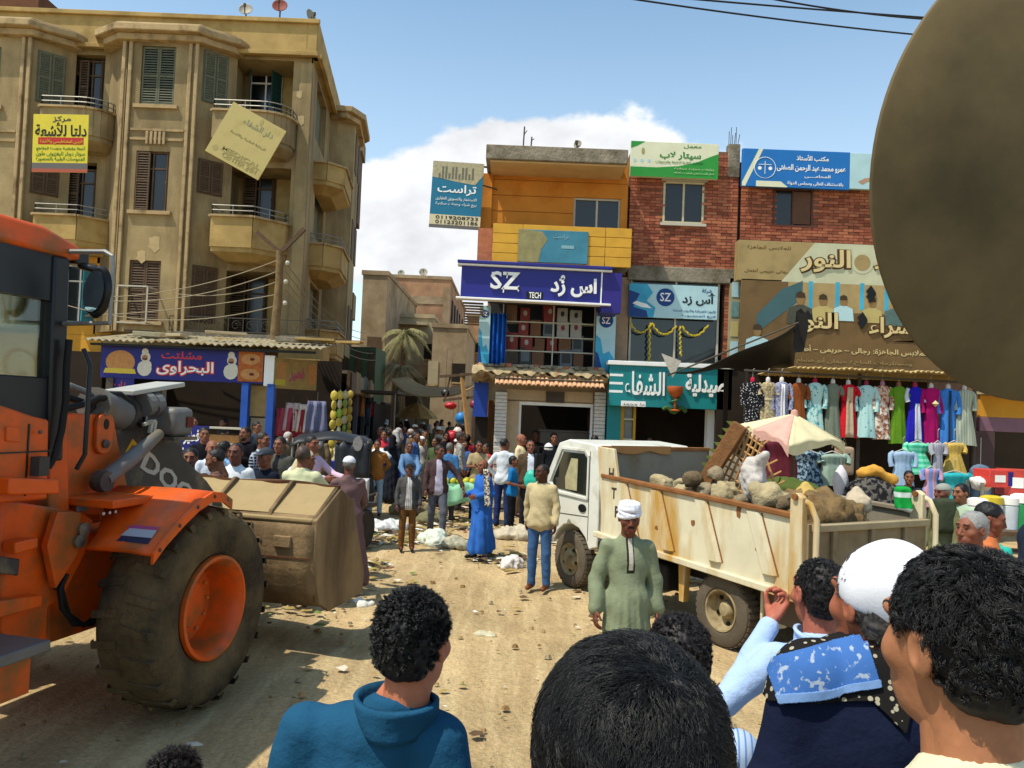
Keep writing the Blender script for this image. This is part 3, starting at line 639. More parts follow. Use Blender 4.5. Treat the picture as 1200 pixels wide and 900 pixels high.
def balcony(parent, x0, x1, z0, z1, proj, ch, mat, y=0., rail=.3, rounded=False, railmat=None, chl=0.):
    """parapet balcony: z0 underside, z1 top of the parapet"""
    def outline(g=0.):
        P_ = [(x0-g*.7, y)]
        P_ += [(x0-g*.7, y-proj-g)] if not chl else [(x0-g, y-proj*.45), (x0+chl-g*.5, y-proj-g)]
        if rounded:
            r = ch
            for i in range(7):
                a = PI/2-i*PI/12; P_.append((x1-r+(r+g)*math.cos(a), y-proj+r*.9-(r*.9+g)*math.sin(a)))
            P_.append((x1+g*.7, y))
        else: P_ += [(x1-ch+g*.5, y-proj-g), (x1+g, y-proj*.25), (x1+g, y)]
        return P_
    o = outline(); m = MB(); m.prism(o, z0, z0+.14, 'z'); t = .09
    for a, b in zip(o, o[1:]):
        m.bar((a[0], a[1], (z0+.14+z1)/2), (b[0], b[1], (z0+.14+z1)/2), t, z1-z0-.14)
    # tapered underside
    cx, cy = sum(p[0] for p in o)/len(o), y-proj*.35
    n = len(o); lo = [(cx+(p[0]-cx)*.72, y if abs(p[1]-y) < .01 else y-(y-p[1])*.55) for p in o]
    m.add([(p[0], p[1], z0-.001) for p in o]+[(p[0], p[1], z0-.22) for p in lo], [(i, (i+1) % n, n+(i+1) % n, n+i) for i in range(n)]+[tuple(range(n, 2*n))])
    b = m.build('balcony', mat, parent)
    c = MB(); oo = outline(.04)
    for p, q in zip(oo, oo[1:]): c.bar((p[0], p[1], z1+.03), (q[0], q[1], z1+.03), .16, .06)
    c.build('coping', TRIM, b)
    if rail:
        r = MB()
        for k in (.5, 1.): r.tube([(p[0], p[1], z1+.06+rail*k) for p in o], .018, 6)
        for p, q in zip(o, o[1:]):
            L = math.hypot(q[0]-p[0], q[1]-p[1]); nn = max(1, int(L/.45))
            for i in range(nn+1): X, Y_ = p[0]+(q[0]-p[0])*i/nn, p[1]+(q[1]-p[1])*i/nn; r.bar((X, Y_, z1+.05), (X, Y_, z1+.06+rail), .02)
        r.build('rail', railmat or STEEL, b)
    return b
def decal(parent, name, pts, mat, y, ext=.003):
    m = MB(); m.prism(pts, y-ext, y-.0001, 'y'); return m.build(name, mat, parent)
def disc(cx, cz, r, n=28, rx=None): return [((rx or r)*math.cos(2*PI*i/n)+cx, r*math.sin(2*PI*i/n)+cz) for i in range(n)]
def sign(name, label, face, px, thick, panel, texts=(), dy=0., frame=None, cat='sign', rot=None, group=None, z_off=0):
    """texts: (string, (u0,u1,v0,v1), mat, bold)  u,v fractions of the panel, v from the bottom"""
    x0, x1, z0, z1 = face.rect(*px, dy=dy); w, h = x1-x0, z1-z0; c, s_ = math.cos(face.ang), math.sin(face.ang)
    xm = (x0+x1)/2; o = face.o+np.array((c, s_))*xm+face.n*dy
    rt = empty(name, (o[0], o[1], z0), face.ang, label, cat, group)
    if rot: rt.rotation_euler = (0, rot, face.ang)
    m = MB(); m.box(-w/2, w/2, 0, thick, 0, h); m.build('panel', panel, rt, bev=.006)
    if frame:
        m = MB(); t = .035
        m.box(-w/2-t, w/2+t, -.015, thick+.01, h, h+t); m.box(-w/2-t, w/2+t, -.015, thick+.01, -t, 0); m.box(-w/2-t, -w/2, -.015, thick+.01, 0, h); m.box(w/2, w/2+t, -.015, thick+.01, 0, h); m.build('frame', frame, rt)
    for i, tx in enumerate(texts):
        u0, u1, v0, v1 = tx[1]; text('lettering', tx[0], (-w/2+u0*w, -w/2+u1*w, v0*h, v1*h), tx[2], rt, y=-.002*(tx[4] if len(tx) > 4 else 1), ext=tx[5] if len(tx) > 5 else .004, bold=tx[3] if len(tx) > 3 else 0)
    return rt, w, h
def uv(w, h, pts): return [(-w/2+u*w, v*h) for u, v in pts]
# ---------------------------------------------------------------- ground
GR = mt('sandy_ground', 'c4a87a', .95, .3, .9, .9, 9, dirt='a08860', dsc=.35, damt=.75)
def gz(x, y):
    return .022*math.sin(x*.9+1.3*math.sin(y*.5))*math.sin(y*.7+.6)+.012*math.sin(2.3*x+y*1.7)-.02
def ground():
    xs = [-400, -120, -60, -30, -20, -15]+[-12+.25*i for i in range(97)]+[15, 20, 30, 60, 120, 400]; ys = [-60, -20, -5]+[1+.25*i for i in range(85)]+[24, 27, 32, 40, 60, 100, 200, 900]
    V = []; 
    for y in ys:
        for x in xs:
            e = max(0, 1-max(0, abs(x)-11)/4)*max(0, 1-max(0, y-21)/3)*(1 if y > 0 else 0); rut = 0
            rut = -.03*sum(math.exp(-((x*.94+y*.35-c_-.5*math.sin(y*.35))/.16)**2) for c_ in (-.4, 1.3, 4.6, 6.3))+.015*sum(math.exp(-((x*.94+y*.35-c_-.5*math.sin(y*.35))/.14)**2) for c_ in (-.1, 1.6, 4.9, 6.6)); V.append((x, y, (rut+gz(x, y)+float(vnoise(np.array([[x, y, 0.]]), 1.7, 3)[0])*.03-.01)*e-.001))
    n = len(xs); m = MB(); m.add(V, [(j*n+i, j*n+i+1, (j+1)*n+i+1, (j+1)*n+i) for j in range(len(ys)-1) for i in range(n-1)])
    m.build('ground', GR, smooth=80, kind='structure')
    nt = GR.node_tree; b = nt.nodes['Principled BSDF']; tc = [n for n in nt.nodes if n.type == 'TEX_COORD'][0]; N = nt.nodes.new; Lk = nt.links.new; old = b.inputs['Base Color'].links[0].from_socket
    mp = N('ShaderNodeMapping'); mp.inputs['Rotation'].default_value = (0, 0, .36); mp.inputs['Scale'].default_value = (2.2, .22, 1); Lk(tc.outputs['Object'], mp.inputs[0]); n1 = N('ShaderNodeTexNoise'); n1.inputs['Scale'].default_value = 1.6; n1.inputs['Detail'].default_value = 9; n1.inputs['Roughness'].default_value = .7; Lk(mp.outputs[0], n1.inputs['Vector'])
    mr = N('ShaderNodeMapRange'); mr.inputs[1].default_value = .46; mr.inputs[2].default_value = .62; Lk(n1.outputs['Fac'], mr.inputs[0]); mu = N('ShaderNodeMath'); mu.operation = 'MULTIPLY'; mu.inputs[1].default_value = .45; Lk(mr.outputs[0], mu.inputs[0])
    mx = N('ShaderNodeMix'); mx.data_type = 'RGBA'; Lk(mu.outputs[0], mx.inputs[0]); Lk(old, mx.inputs[6]); mx.inputs[7].default_value = C('dcc696'); n2 = N('ShaderNodeTexNoise'); n2.inputs['Scale'].default_value = 28; n2.inputs['Detail'].default_value = 8; n2.inputs['Roughness'].default_value = .75; Lk(tc.outputs['Object'], n2.inputs['Vector'])
    m3 = N('ShaderNodeMapRange'); m3.inputs[1].default_value = .35; m3.inputs[2].default_value = .65; m3.inputs[3].default_value = .72; m3.inputs[4].default_value = 1.15; Lk(n2.outputs['Fac'], m3.inputs[0]); sc_ = N('ShaderNodeVectorMath'); sc_.operation = 'SCALE'; Lk(mx.outputs[2], sc_.inputs[0]); Lk(m3.outputs[0], sc_.inputs['Scale']); Lk(sc_.outputs[0], b.inputs['Base Color'])
    bp = N('ShaderNodeBump'); bp.inputs['Strength'].default_value = .7; bp.inputs['Distance'].default_value = .03; Lk(n2.outputs['Fac'], bp.inputs['Height']); ob_ = b.inputs['Normal'].links[0].from_socket; Lk(ob_, bp.inputs['Normal']); Lk(bp.outputs[0], b.inputs['Normal'])
    m = MB(); m.box(-6, 6, -6, 1.55, 0, .35); m.box(-6, 6, 1.55, 3.05, 0, .18)
    m.build('step_pavement', CONC, kind='structure', bev=.02)
ground()
# ---------------------------------------------------------------- left corner building
LO = P(361, 200, 25); LA = R_(96.7)
def left_building():
    O = (LO[0], 25.); Fa = Face(O); b = empty('apartment_building', (O[0], O[1], 0), 0, 'old four storey tan apartment building with curved balconies and rounded bays on the left', 'building')
    R = Fa.rect; xl = R(-160, 100, 0, 120)[0]; ztop = R(100, 20, 300, 60)[3]; zc = R(100, 20, 300, 61)[2]
    holes = []; H = lambda *a, **k: holes.append(R(*a)+((k['d'],) if 'd' in k else ()))
    W_ = []
    def win(px, st, mat=None, dep=.18): r = R(*px); W_.append((r, st, mat)); holes.append(r+(dep+.1,))
    # recess between the bays
    H(82, 64, 122, 132, d=.35); H(70, 190, 112, 255, d=.35); win((70, 310, 112, 378), 'open', CYAN)
    # loggias in the corner section
    H(270, 70, 343, 140, d=1.3); H(262, 196, 340, 262, d=1.3); H(254, 318, 330, 392, d=1.3)
    win((222, 312, 230, 378), 'glass')
    m = MB(); wallq(m, xl, -.05, 4.35, zc, holes); wallq(m, xl, -.05, 0, 4.35, []); m.quad((xl, 0, 0), (xl, 16, 0), (xl, 16, zc), (xl, 0, zc)); m.build('wall', PLAS, b, fixn=False)
    # yellow painted band of the recess, lower two floors
    for r_ in ((62, 300, 70, 392), (112, 300, 133, 392), (62, 288, 133, 308), (70, 380, 112, 392)):
        x0, x1, z0, z1 = R(*r_); m = MB(); m.box(x0, x1, -.02, .0, z0, z1); m.build('painted_plaster', OCHRE, b)
    x0, x1, z0, z1 = R(40, 392, 118, 450); m = MB(); m.box(x0-3, x1, -.03, .02, z0-.1, z1); m.build('painted_plaster', OCHRE, b)
    for r_, st, mat in W_: window(b, r_, .06, st, mat, WHITE if mat is CYAN else None)
    # rooms behind
    m = MB()
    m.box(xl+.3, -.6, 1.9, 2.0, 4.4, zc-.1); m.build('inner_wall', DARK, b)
    m = MB()
    for px in ((270, 70, 343, 140), (262, 196, 340, 262), (254, 318, 330, 392)):
        x0, x1, z0, z1 = R(*px); m.box(x0-.4, x1+.3, 1.3, 1.4, z0-.3, z1+.3)
    m.build('loggia_wall', PLAS2, b)
    # doors and windows in the recesses
    def door(px, y, fr, open_=True, st='open', sm=None):
        r = R(*px); window(b, r, y, st, sm or WOODB, fr)
    door((90, 68, 118, 132), .15, WOODB, st='half'); door((74, 196, 110, 255), .15, WOODB, st='half')
    def lg(px, st, fr, sm):
        x0, x1, z0, z1 = Fa.rect(*px, dy=1.22); window(b, (x0, x1, z0, z1), 1.2, st, sm, fr)
    lg((292, 84, 330, 132), 'open', WHITE, TEAL); lg((285, 205, 322, 262), 'half', WOODB, WOODB); lg((268, 325, 312, 392), 'half', WOODB, WOODB)
    # parapet frieze and rooftop
    m = MB(); m.box(xl, .12, -.14, .25, zc, ztop); m.box(xl, .2, -.24, -.141, ztop-.12, ztop+.02); m.box(xl, .2, -.3, -.14, zc-.06, zc+.08); m.build('parapet', PLAS2, b, bev=.015)
    m = MB(); m.prism([(xl, .25), (-.2, .25), (-2., 15), (xl, 15)], ztop-.35, ztop-.2, 'z'); m.build('roof', CONC, b)
    x0, x1, z0, z1 = R(-60, -12, 45, 20, dy=1); m = MB(); m.box(x0, x1, 1., 4., z0-.3, z1); m.build('rooftop_room', mt('rooftop_brown', '6a4228', .9, .25, 3, .5), b)
    # stain wash on the frieze
    # bays
    for nm, (pa, pb) in (('bay', (143, 221)), ('bay', (-62, 24))):
        bx0 = Fa.pt(pa, 200, -.9)[0]; bx1 = Fa.pt(pb, 200, -.9)[0]; ch = 1.0; zt = Fa.pt(182, 50, -.9)[1]; zb = 4.36
        y1 = -.9; bay = MB(); hs = []
        rr = lambda *a: Fa.rect(*a, dy=-.9)
        k = (pa-143)
        wins = [((165+k, 54, 205+k, 123), 'shut', WOODG if nm else None), ((158+k, 177, 197+k, 247), 'half', WOODB), ((150+k, 305, 187+k, 376), 'shut', WOODB)]
        hs = [rr(*w[0])+(.2,) for w in wins]
        wallq(bay, bx0, bx1, zb, zt, hs, y=y1)
        bo = bay
        bo.quad((bx1, y1, zb), (bx1+ch, 0, zb), (bx1+ch, 0, zt), (bx1, y1, zt)); bo.quad((bx0-ch, 0, zb), (bx0, y1, zb), (bx0, y1, zt), (bx0-ch, 0, zt))
        bo.add([(bx0-ch, 0, zb), (bx0, y1, zb), (bx1, y1, zb), (bx1+ch, 0, zb)], [(0, 1, 2, 3)])
        ob = bo.build('bay', PLAS, b, fixn=False)
        for w in wins:
            r = rr(*w[0]); wo = window(b, r, y1+.04, w[1], w[2]); s_ = MB(); s_.box(r[0]-.15, r[1]+.15, y1-.1, y1+.02, r[2]-.12, r[2]-.01); s_.build('sill', TRIM, wo)
        # chamfer windows
        ang = math.atan2(.9, ch)
        for py0, py1 in ((62, 122), (188, 228), (312, 378)):
            z0, z1 = Fa.pt(235+k, py1, -.45)[1], Fa.pt(235+k, py0, -.45)[1]; m = MB(); L = math.hypot(.9, ch)
            fo = MB(); fo.box(L*.2, L*.78, -.03, .02, z0, z1); f_ = fo.build('window', WOODG if py0 < 100 else WOODB, b, loc=(bx1, y1, 0), rot=(0, 0, ang))
            for q in (.22, .5): shutter(f_, L*q+.01, L*(q+.26), z0+.04, z1-.04, -.06, WOODG if py0 < 100 else WOODB)
        # double pilaster strips
        for xx in (bx0, bx1):
            for q in (-.16, .04):
                s_ = MB(); s_.box(xx+q-.0, xx+q+.11, y1-.09, y1-.001, zb, zt); s_.build('pilaster', TRIM, b, bev=.02)
        for py in (152, 163):
            z = Fa.pt(182+k, py, -.9)[1]; s_ = MB(); s_.box(bx0+.2, bx1-.2, y1-.05, y1-.002, z-.05, z+.02); s_.build('band', TRIM, b)
        z0, z1 = Fa.pt(182+k, 170, -.9)[1], Fa.pt(182+k, 155, -.9)[1]
        for i in range(5):
            xx = (bx0+bx1)/2-.32+i*.13; s_ = MB(); s_.box(xx, xx+.085, y1-.1, y1-.055, z0, z1); s_.build('ornament', TRIM, b, bev=.015)
        cp = lambda g: [(bx0-ch-g, .0), (bx0-ch*.75-g, y1*.55-g*.6), (bx0-.25, y1-g), (bx1+.25, y1-g), (bx1+ch*.5, y1*.7-g), (bx1+ch*.85+g, y1*.35-g*.5), (bx1+ch+g, 0)]
        c_ = MB(); c_.prism(cp(.22), zt, zt+.2, 'z'); c_.prism(cp(.42), zt+.2, zt+.42, 'z'); c_.prism(cp(.3), zt+.42, zt+.5, 'z'); c_.build('bay_cap', TRIM, b, bev=.03)
    # window cage on bay B third floor
    x0, x1, z0, z1 = Fa.rect(137, 335, 172, 378, dy=-1.5); m = MB()
    for a, c in (((x0, -1.5, z0), (x1, -1.5, z0)), ((x0, -1.5, z1), (x1, -1.5, z1)), ((x1, -1.5, z0), (x1, -1.5, z1)), ((x0, -1.5, z1), (x0, -.9, z1)), ((x1, -1.5, z1), (x1, -.9, z1)), ((x0, -1.5, z0), (x0, -.9, z0)), ((x1, -1.5, z0), (x1, -.9, z0)), ((x0, -1.5, z0), (x0, -1.5, z1))): m.bar(a, c, .04)
    m.build('clothes_drying_frame', ALU, b)
    # balconies
    def bl(px, proj, ch, **k):
        x0, x1, z0, z1 = Fa.rect(*px, dy=-proj*.7); return balcony(b, x0, x1, z0, z1, proj, ch, k.pop('mat', PLAS), **k)
    bl((54, 131, 128, 166), .95, .8, rounded=True); bl((46, 256, 122, 288), .95, .7, mat=PLAS2)
    bl((254, 136, 338, 172), 1.0, .8, rounded=True); bl((252, 258, 328, 298), 1.05, .75, mat=PLAS2)
    # first floor terrace with scrolled rail above the kiosk
    x0, x1, z0, z1 = Fa.rect(200, 393, 372, 402, dy=-.8); m = MB(); m.box(x0, x1+.1, -1.0, 0, z0-.06, z1+.03); te = m.build('terrace_slab', CONC, b)
    r = MB(); zr = z1+.5
    r.bar((x0, -.95, zr), (x1, -.95, zr), .03); r.bar((x0, -.95, z1+.08), (x1, -.95, z1+.08), .03)
    n = int((x1-x0)/.42)
    for i in range(n+1): X = x0+(x1-x0)*i/n; r.bar((X, -.95, z1), (X, -.95, zr), .022)
    for i in range(n):
        X = x0+(x1-x0)*(i+.5)/n; zz = (zr+z1)/2+.03
        r.tube([(X+.15*(1-.06*j)*math.cos(j*.7), -.95, zz+.17*(1-.06*j)*math.sin(j*.7)) for j in range(13)], .009, 4)
    r.build('rail', IRON, te)
    m = MB(); x0, x1, z0, z1 = Fa.rect(320, 400, 378, 440, dy=-.9); m.box(x0, x1, -.9, 0, z0, z1+.1); m.build('terrace_parapet', PLAS2, b, bev=.02)
    # corner pilaster with peeled patches
    m = MB(); x0, x1, z0, z1 = Fa.rect(345, 70, 363, 390); m.box(x0, -.0, -.07, -.002, 4.4, zc-.2); m.build('corner_pilaster', PLAS, b, bev=.02)
    for px, py, rr_ in ((350, 110, .13), (352, 140, .16), (180, 285, .25), (165, 300, .2), (225, 290, .16)):
        x, z = Fa.pt(px, py, -.1 if px > 300 else -.9); pts = [(x+rr_*(1+.4*math.sin(i*2.3))*math.cos(i*PI/5)*.7, z+rr_*(1+.3*math.sin(i*1.7))*math.sin(i*PI/5)) for i in range(10)]
        if px != 225: decal(b, 'peeled_patch', pts, mt('bare_render', 'b09a70', .95, .2, 6), -.075 if px > 300 else -.903, .004)
    # ---- street side face
    S = Face(O, LA)
    def part(mb, name, mat, **k): return mb.build(name, mat, b, rot=(0, 0, LA), **k)
    LEN = 15.5; hs = []
    rs = lambda *a: S.rect(*a)
    sw = [(370, 105, 382, 178), (368, 220, 379, 285), (362, 335, 373, 392)]
    for w in sw: hs.append(rs(*w)+(.3,))
    m = MB(); wallq(m, 0, LEN, 0, zc, hs); m.quad((LEN, 0, 0), (LEN, 8, 0), (LEN, 8, ztop), (LEN, 0, ztop)); part(m, 'side_wall', PLAS, fixn=False)
    m = MB(); m.box(-.12, LEN, -.14, .25, zc, ztop); m.box(-.1, LEN, -.28, -.141, zc-.05, zc+.08); part(m, 'side_parapet', PLAS2, bev=.015)
    for w in sw:
        x0, x1, z0, z1 = rs(*w); m = MB(); m.box(x0+.02, x1-.02, .2, .26, z0, z1); part(m, 'side_door', WOODG)
    # balconies along the side and the side bay
    t0, t1 = 1.2, 4.7
    emp = empty('side_face', (0, 0, 0), LA, parent=b)
    for py0, py1 in ((178, 210), (287, 322), (392, 425)):
        z0, z1 = S.pt(388, py1-3, -.7)[1], S.pt(388, py0, -.7)[1]; balcony(emp, t0, t1, z0, z1, .95, .6, PLAS2, chl=.5, rail=.3 if py0 > 200 else 0)
    tb0, tb1 = 5.0, 8.3; zt = zc-.15
    m = MB(); pr = [(tb0, 0), (tb0+.5, -.9), (tb1-.5, -.9), (tb1, 0)]; m.prism(pr, 4.3, zt, 'z'); part(m, 'side_bay', PLAS)
    cp = lambda g: [(tb0-g, 0), (tb0-.3-g*.3, -.45-g), (tb0+.4, -.9-g), (tb1-.4, -.9-g), (tb1+.3, -.45-g), (tb1+g, 0)]
    m = MB(); m.prism(cp(.2), zt, zt+.2, 'z'); m.prism(cp(.4), zt+.2, zt+.42, 'z'); part(m, 'side_bay_cap', TRIM, bev=.03)
    for zz in (5.2, 8.6, 12.):
        m = MB(); m.box(tb0+.9, tb0+1.7, -.93, -.88, zz-.4, zz+1.1); part(m, 'side_window', WOODB); m = MB(); m.box(tb0+2.3, tb0+3.1, -.93, -.88, zz-.4, zz+1.1); part(m, 'side_window', WOODB)
        m = MB(); m.box(tb1+.6, tb1+1.7, -.03, .05, zz-.3, zz+1.5); part(m, 'side_window', WOODB)
    # hanging wooden box balcony seen against the sky
    t, z = S.pt(428, 300, -.6); m = MB(); m.box(tb1+1.2, tb1+2.6, -.8, 0, z-.1, z+3.); part(m, 'side_balcony', WOODB)
    m = MB(); m.box(tb1+1.0, tb1+2.8, -.9, 0, z+3.0, z+3.7); part(m, 'side_balcony', PLAS); m = MB(); m.box(tb1+1.2, tb1+2.6, -.8, 0, z-4.3, z-3.2); part(m, 'side_balcony', PLAS)
    return b, Fa, S
LB, LF, LS = left_building()
def dish(px, py, rpx, Y, label, mat, face=(.1, -1, .35), pole=.5, group=None):
    c = P(px, py, Y); r = rpx/F*Y; rt = empty('satellite_dish', (c[0], c[1], c[2]-r-pole), 0, label, 'satellite dish', group)
    q = Vector(face).to_track_quat('Z', 'Y').to_matrix().to_4x4(); T = Matrix.Translation((0, 0, r+pole)) @ q
    m = MB(); pr = [(r*i/8, .22*r*(i/8)**2-.1*r) for i in range(9)]; m.lathe(pr, 24, T=T, cap=False); m.build('reflector', mat, rt, smooth=50, solid=.012)
    m = MB(); e = T @ Vector((0, 0, r*.8)); m.bar(T @ Vector((0, -r, .1*r)), e, .03); m.lathe([(.04, -.05), (.045, .05)], 10, c=e); m.build('feed_arm', IRON, rt)
    m = MB(); m.tube([(0, .05, 0), (0, .05, r+pole)], .025, 8); m.build('mast', IRON, rt); return rt
DG = mt('dish_grey', '9a9484', .6, .2, 5, dirt='6a6250', dsc=4, damt=.5); DRd = mt('dish_rust_red', '7a3428', .7, .2, 5)
dish(288, 11, 8, 25.6, 'small grey satellite dish on the tan parapet, left of the rust red one', DG, pole=.25)
dish(328, 7, 9, 25.6, 'rust red satellite dish on the tan parapet between two grey ones', DRd, pole=.35)
dish(364, 19, 8, 25.6, 'small grey satellite dish at the very corner of the tan building roof', DG, face=(.9, -.5, .2), pole=.15)
dish(677, 169, 5, 21.5, 'little pale dish on the flat roof above the orange wall', DG, face=(-.5, -1, .2), pole=.2)
dish(470, 320, 4, 63, 'left one of two tiny dishes on the far brick building', DG, pole=.5); dish(496, 319, 5, 63, 'right one of two tiny dishes on the far brick building', DG, pole=.5)
# ---------------------------------------------------------------- banners hung over the street
YEL = mt('banner_yellow', 'ccbc34', .6, .08, 3); BEI = mt('banner_faded_beige', 'b4a468', .7, .12, 2, dirt='a09058', dsc=2); RED = mt('print_red', 'b02420', .6, 0); NVY = mt('print_navy', '1a2048', .6, 0); GRN = mt('print_green', '2a7a2c', .6, 0)
PGY = mt('print_faded_grey', '9c905c', .7, 0); PWH = mt('print_white', 'e8e6e0', .6, 0)
f22 = Face((0, 20.), 0)
r_, w, h = sign('banner', 'yellow printed banner with red and green Arabic lettering hung before the tan building', f22, (39, 134, 104, 202), .015, YEL,
    [('مركز', (.35, .68, .86, .97), NVY, .01), ('دلتا للأشعة', (.04, .97, .62, .86), BLACK, .02), ('الرنين المغناطيسى والأشعة', (.14, .9, .49, .57), YEL, 0, 3),
     ('أشعة مقطعية متعددة المقاطع', (.07, .95, .37, .45), GRN), ('سونار دوبلر تليفزيونى ملون', (.07, .95, .275, .36), GRN), ('الفحوصات الطبية بالمنصورة', (.07, .95, .19, .265), GRN)], cat='banner', rot=R_(-1.5))
decal(r_, 'print_band', uv(w, h, [(.1, .48), (.92, .48), (.92, .6), (.1, .6)]), RED, -.001); decal(r_, 'print_band', uv(w, h, [(0, .06), (1, .06), (1, .16), (0, .16)]), mt('print_grey', '605c58', .6, 0), -.001); decal(r_, 'print_band', uv(w, h, [(0, 0), (1, 0), (1, .06), (0, .06)]), mt('print_rust', 'a05038', .6, 0), -.001)
r_, w, h = sign('banner', 'faded beige banner hanging tilted in front of the upper balconies', f22, (237, 128, 309, 194), .015, BEI,
    [('دار الشفاء', (.3, .85, .72, .86), mt('print_faded_blue', '8a8c70', .7, 0), .01), ('للرعاية الطبية والأشعة', (.2, .85, .5, .56), PGY), ('MEDICAL', (.22, .92, .17, .25), PGY, .01, 2), ('CENTER 24H', (.27, .9, .06, .15), PGY, .01, 2)], cat='banner', rot=R_(27))
decal(r_, 'print_frame', uv(w, h, [(.2, .155), (.95, .155), (.95, .162), (.2, .162)]), PGY, -.001)
decal(r_, 'print_emblem', [(a*.5, b_) for a, b_ in disc(.15*w, .92*h, .06*w)], PGY, -.001); decal(r_, 'print_emblem', disc(-.38*w, .14*h, .05*w, 7), PGY, -.001)
BBL = mt('banner_blue', '1a6a88', .6, .1, 3); BSC = mt('print_skyline_sand', 'a8a080', .7, .3, 12)
r_, w, h = sign('banner', 'blue banner with a city skyline print held out by bars beside the orange wall', Face((0, 19.6), 0), (504, 190, 564, 268), .015, BBL,
    [('تراست', (.12, .88, .5, .66), PWH, .015), ('للاستثمار والتسويق العقارى', (.1, .9, .41, .47), PWH), ('بيع شراء وحدات سكنية', (.1, .9, .33, .39), PWH), ('0119208733', (.12, .95, .135, .185), BLACK, .008, 3), ('01123201186', (.12, .95, .065, .12), BLACK, .008, 3)], cat='banner', rot=R_(1.5))
decal(r_, 'print_skyline', uv(w, h, [(0, 1), (0, .76), (.2, .74), (.5, .7), (.85, .67), (1, .82), (1, 1)]), BSC, -.001)
for i in range(11):
    u = .12+i*.065; hh = .82+.12*abs(math.sin(i*2.1)); decal(r_, 'print_tower', uv(w, h, [(u, .74), (u+.04, .74), (u+.04, hh), (u, hh)]), mt('print_tower_grey', '6a6858', .7, .2, 20), -.004, .002)
decal(r_, 'print_band', uv(w, h, [(0, .05), (1, .05), (1, .2), (0, .2)]), mt('print_cream', 'c8bc98', .7, 0), -.001); decal(r_, 'print_band', uv(w, h, [(0, 0), (1, 0), (1, .05), (0, .05)]), mt('print_grey', '605c58', .6, 0), -.001)
m = MB(); m.bar((w/2, .02, h*.96), (w/2+1.2, .3, h*.96), .04); m.bar((w/2, .02, h*.68), (w/2+.35, .3, h*.68), .03); m.bar((w/2, .02, h*.02), (w/2+.6, .3, h*.02), .03); m.build('holder_bar', IRON, r_)
# ---------------------------------------------------------------- right-hand buildings
RF = Face((0, 20.), 0)
BR = [mt('brick_%d' % i, c, .92, .3, 9, .5, 40) for i, c in enumerate(('a05e44', '8c4a34', 'ac6a4a', '7c4632'))]
MORT = mt('brick_mortar', '7a5844', .95, .3, 6, .5, 30)
def bricks(parent, x0, x1, z0, z1, holes=(), y=0., nm='bricks'):
    m = MB(); z = z0; row = 0; rng = random.Random(3)
    while z < z1-.05:
        x = x0-(row % 2)*.13
        while x < x1:
            a, b = max(x, x0), min(x+.245, x1)
            if b-a > .04 and not any(h[0]-.02 < (a+b)/2 < h[1]+.02 and h[2]-.02 < z+.03 < h[3]+.02 for h in holes):
                p = -.012-rng.random()*.014; m.mi = rng.choice((0, 0, 0, 1, 1, 2, 3)); m.box(a, b, y+p, y+.03, z, z+.062+rng.random()*.004)
            x += .262
        z += .077; row += 1
    return m.build(nm, BR, parent, kind='stuff')
SZB = mt('sign_royal_blue', '1c1e78', .45, .08, 2, spec=.4); PYL = mt('yellow_cladding', 'c8962e', .6, .15, 3); ORG = mt('orange_wall', 'c07a2a', .85, .15, 1.5, .3, 30, dirt='a85c14', dsc=1, damt=.4)
GLASS = mt('shop_glass', '1c2220', .08, 0, spec=.6)
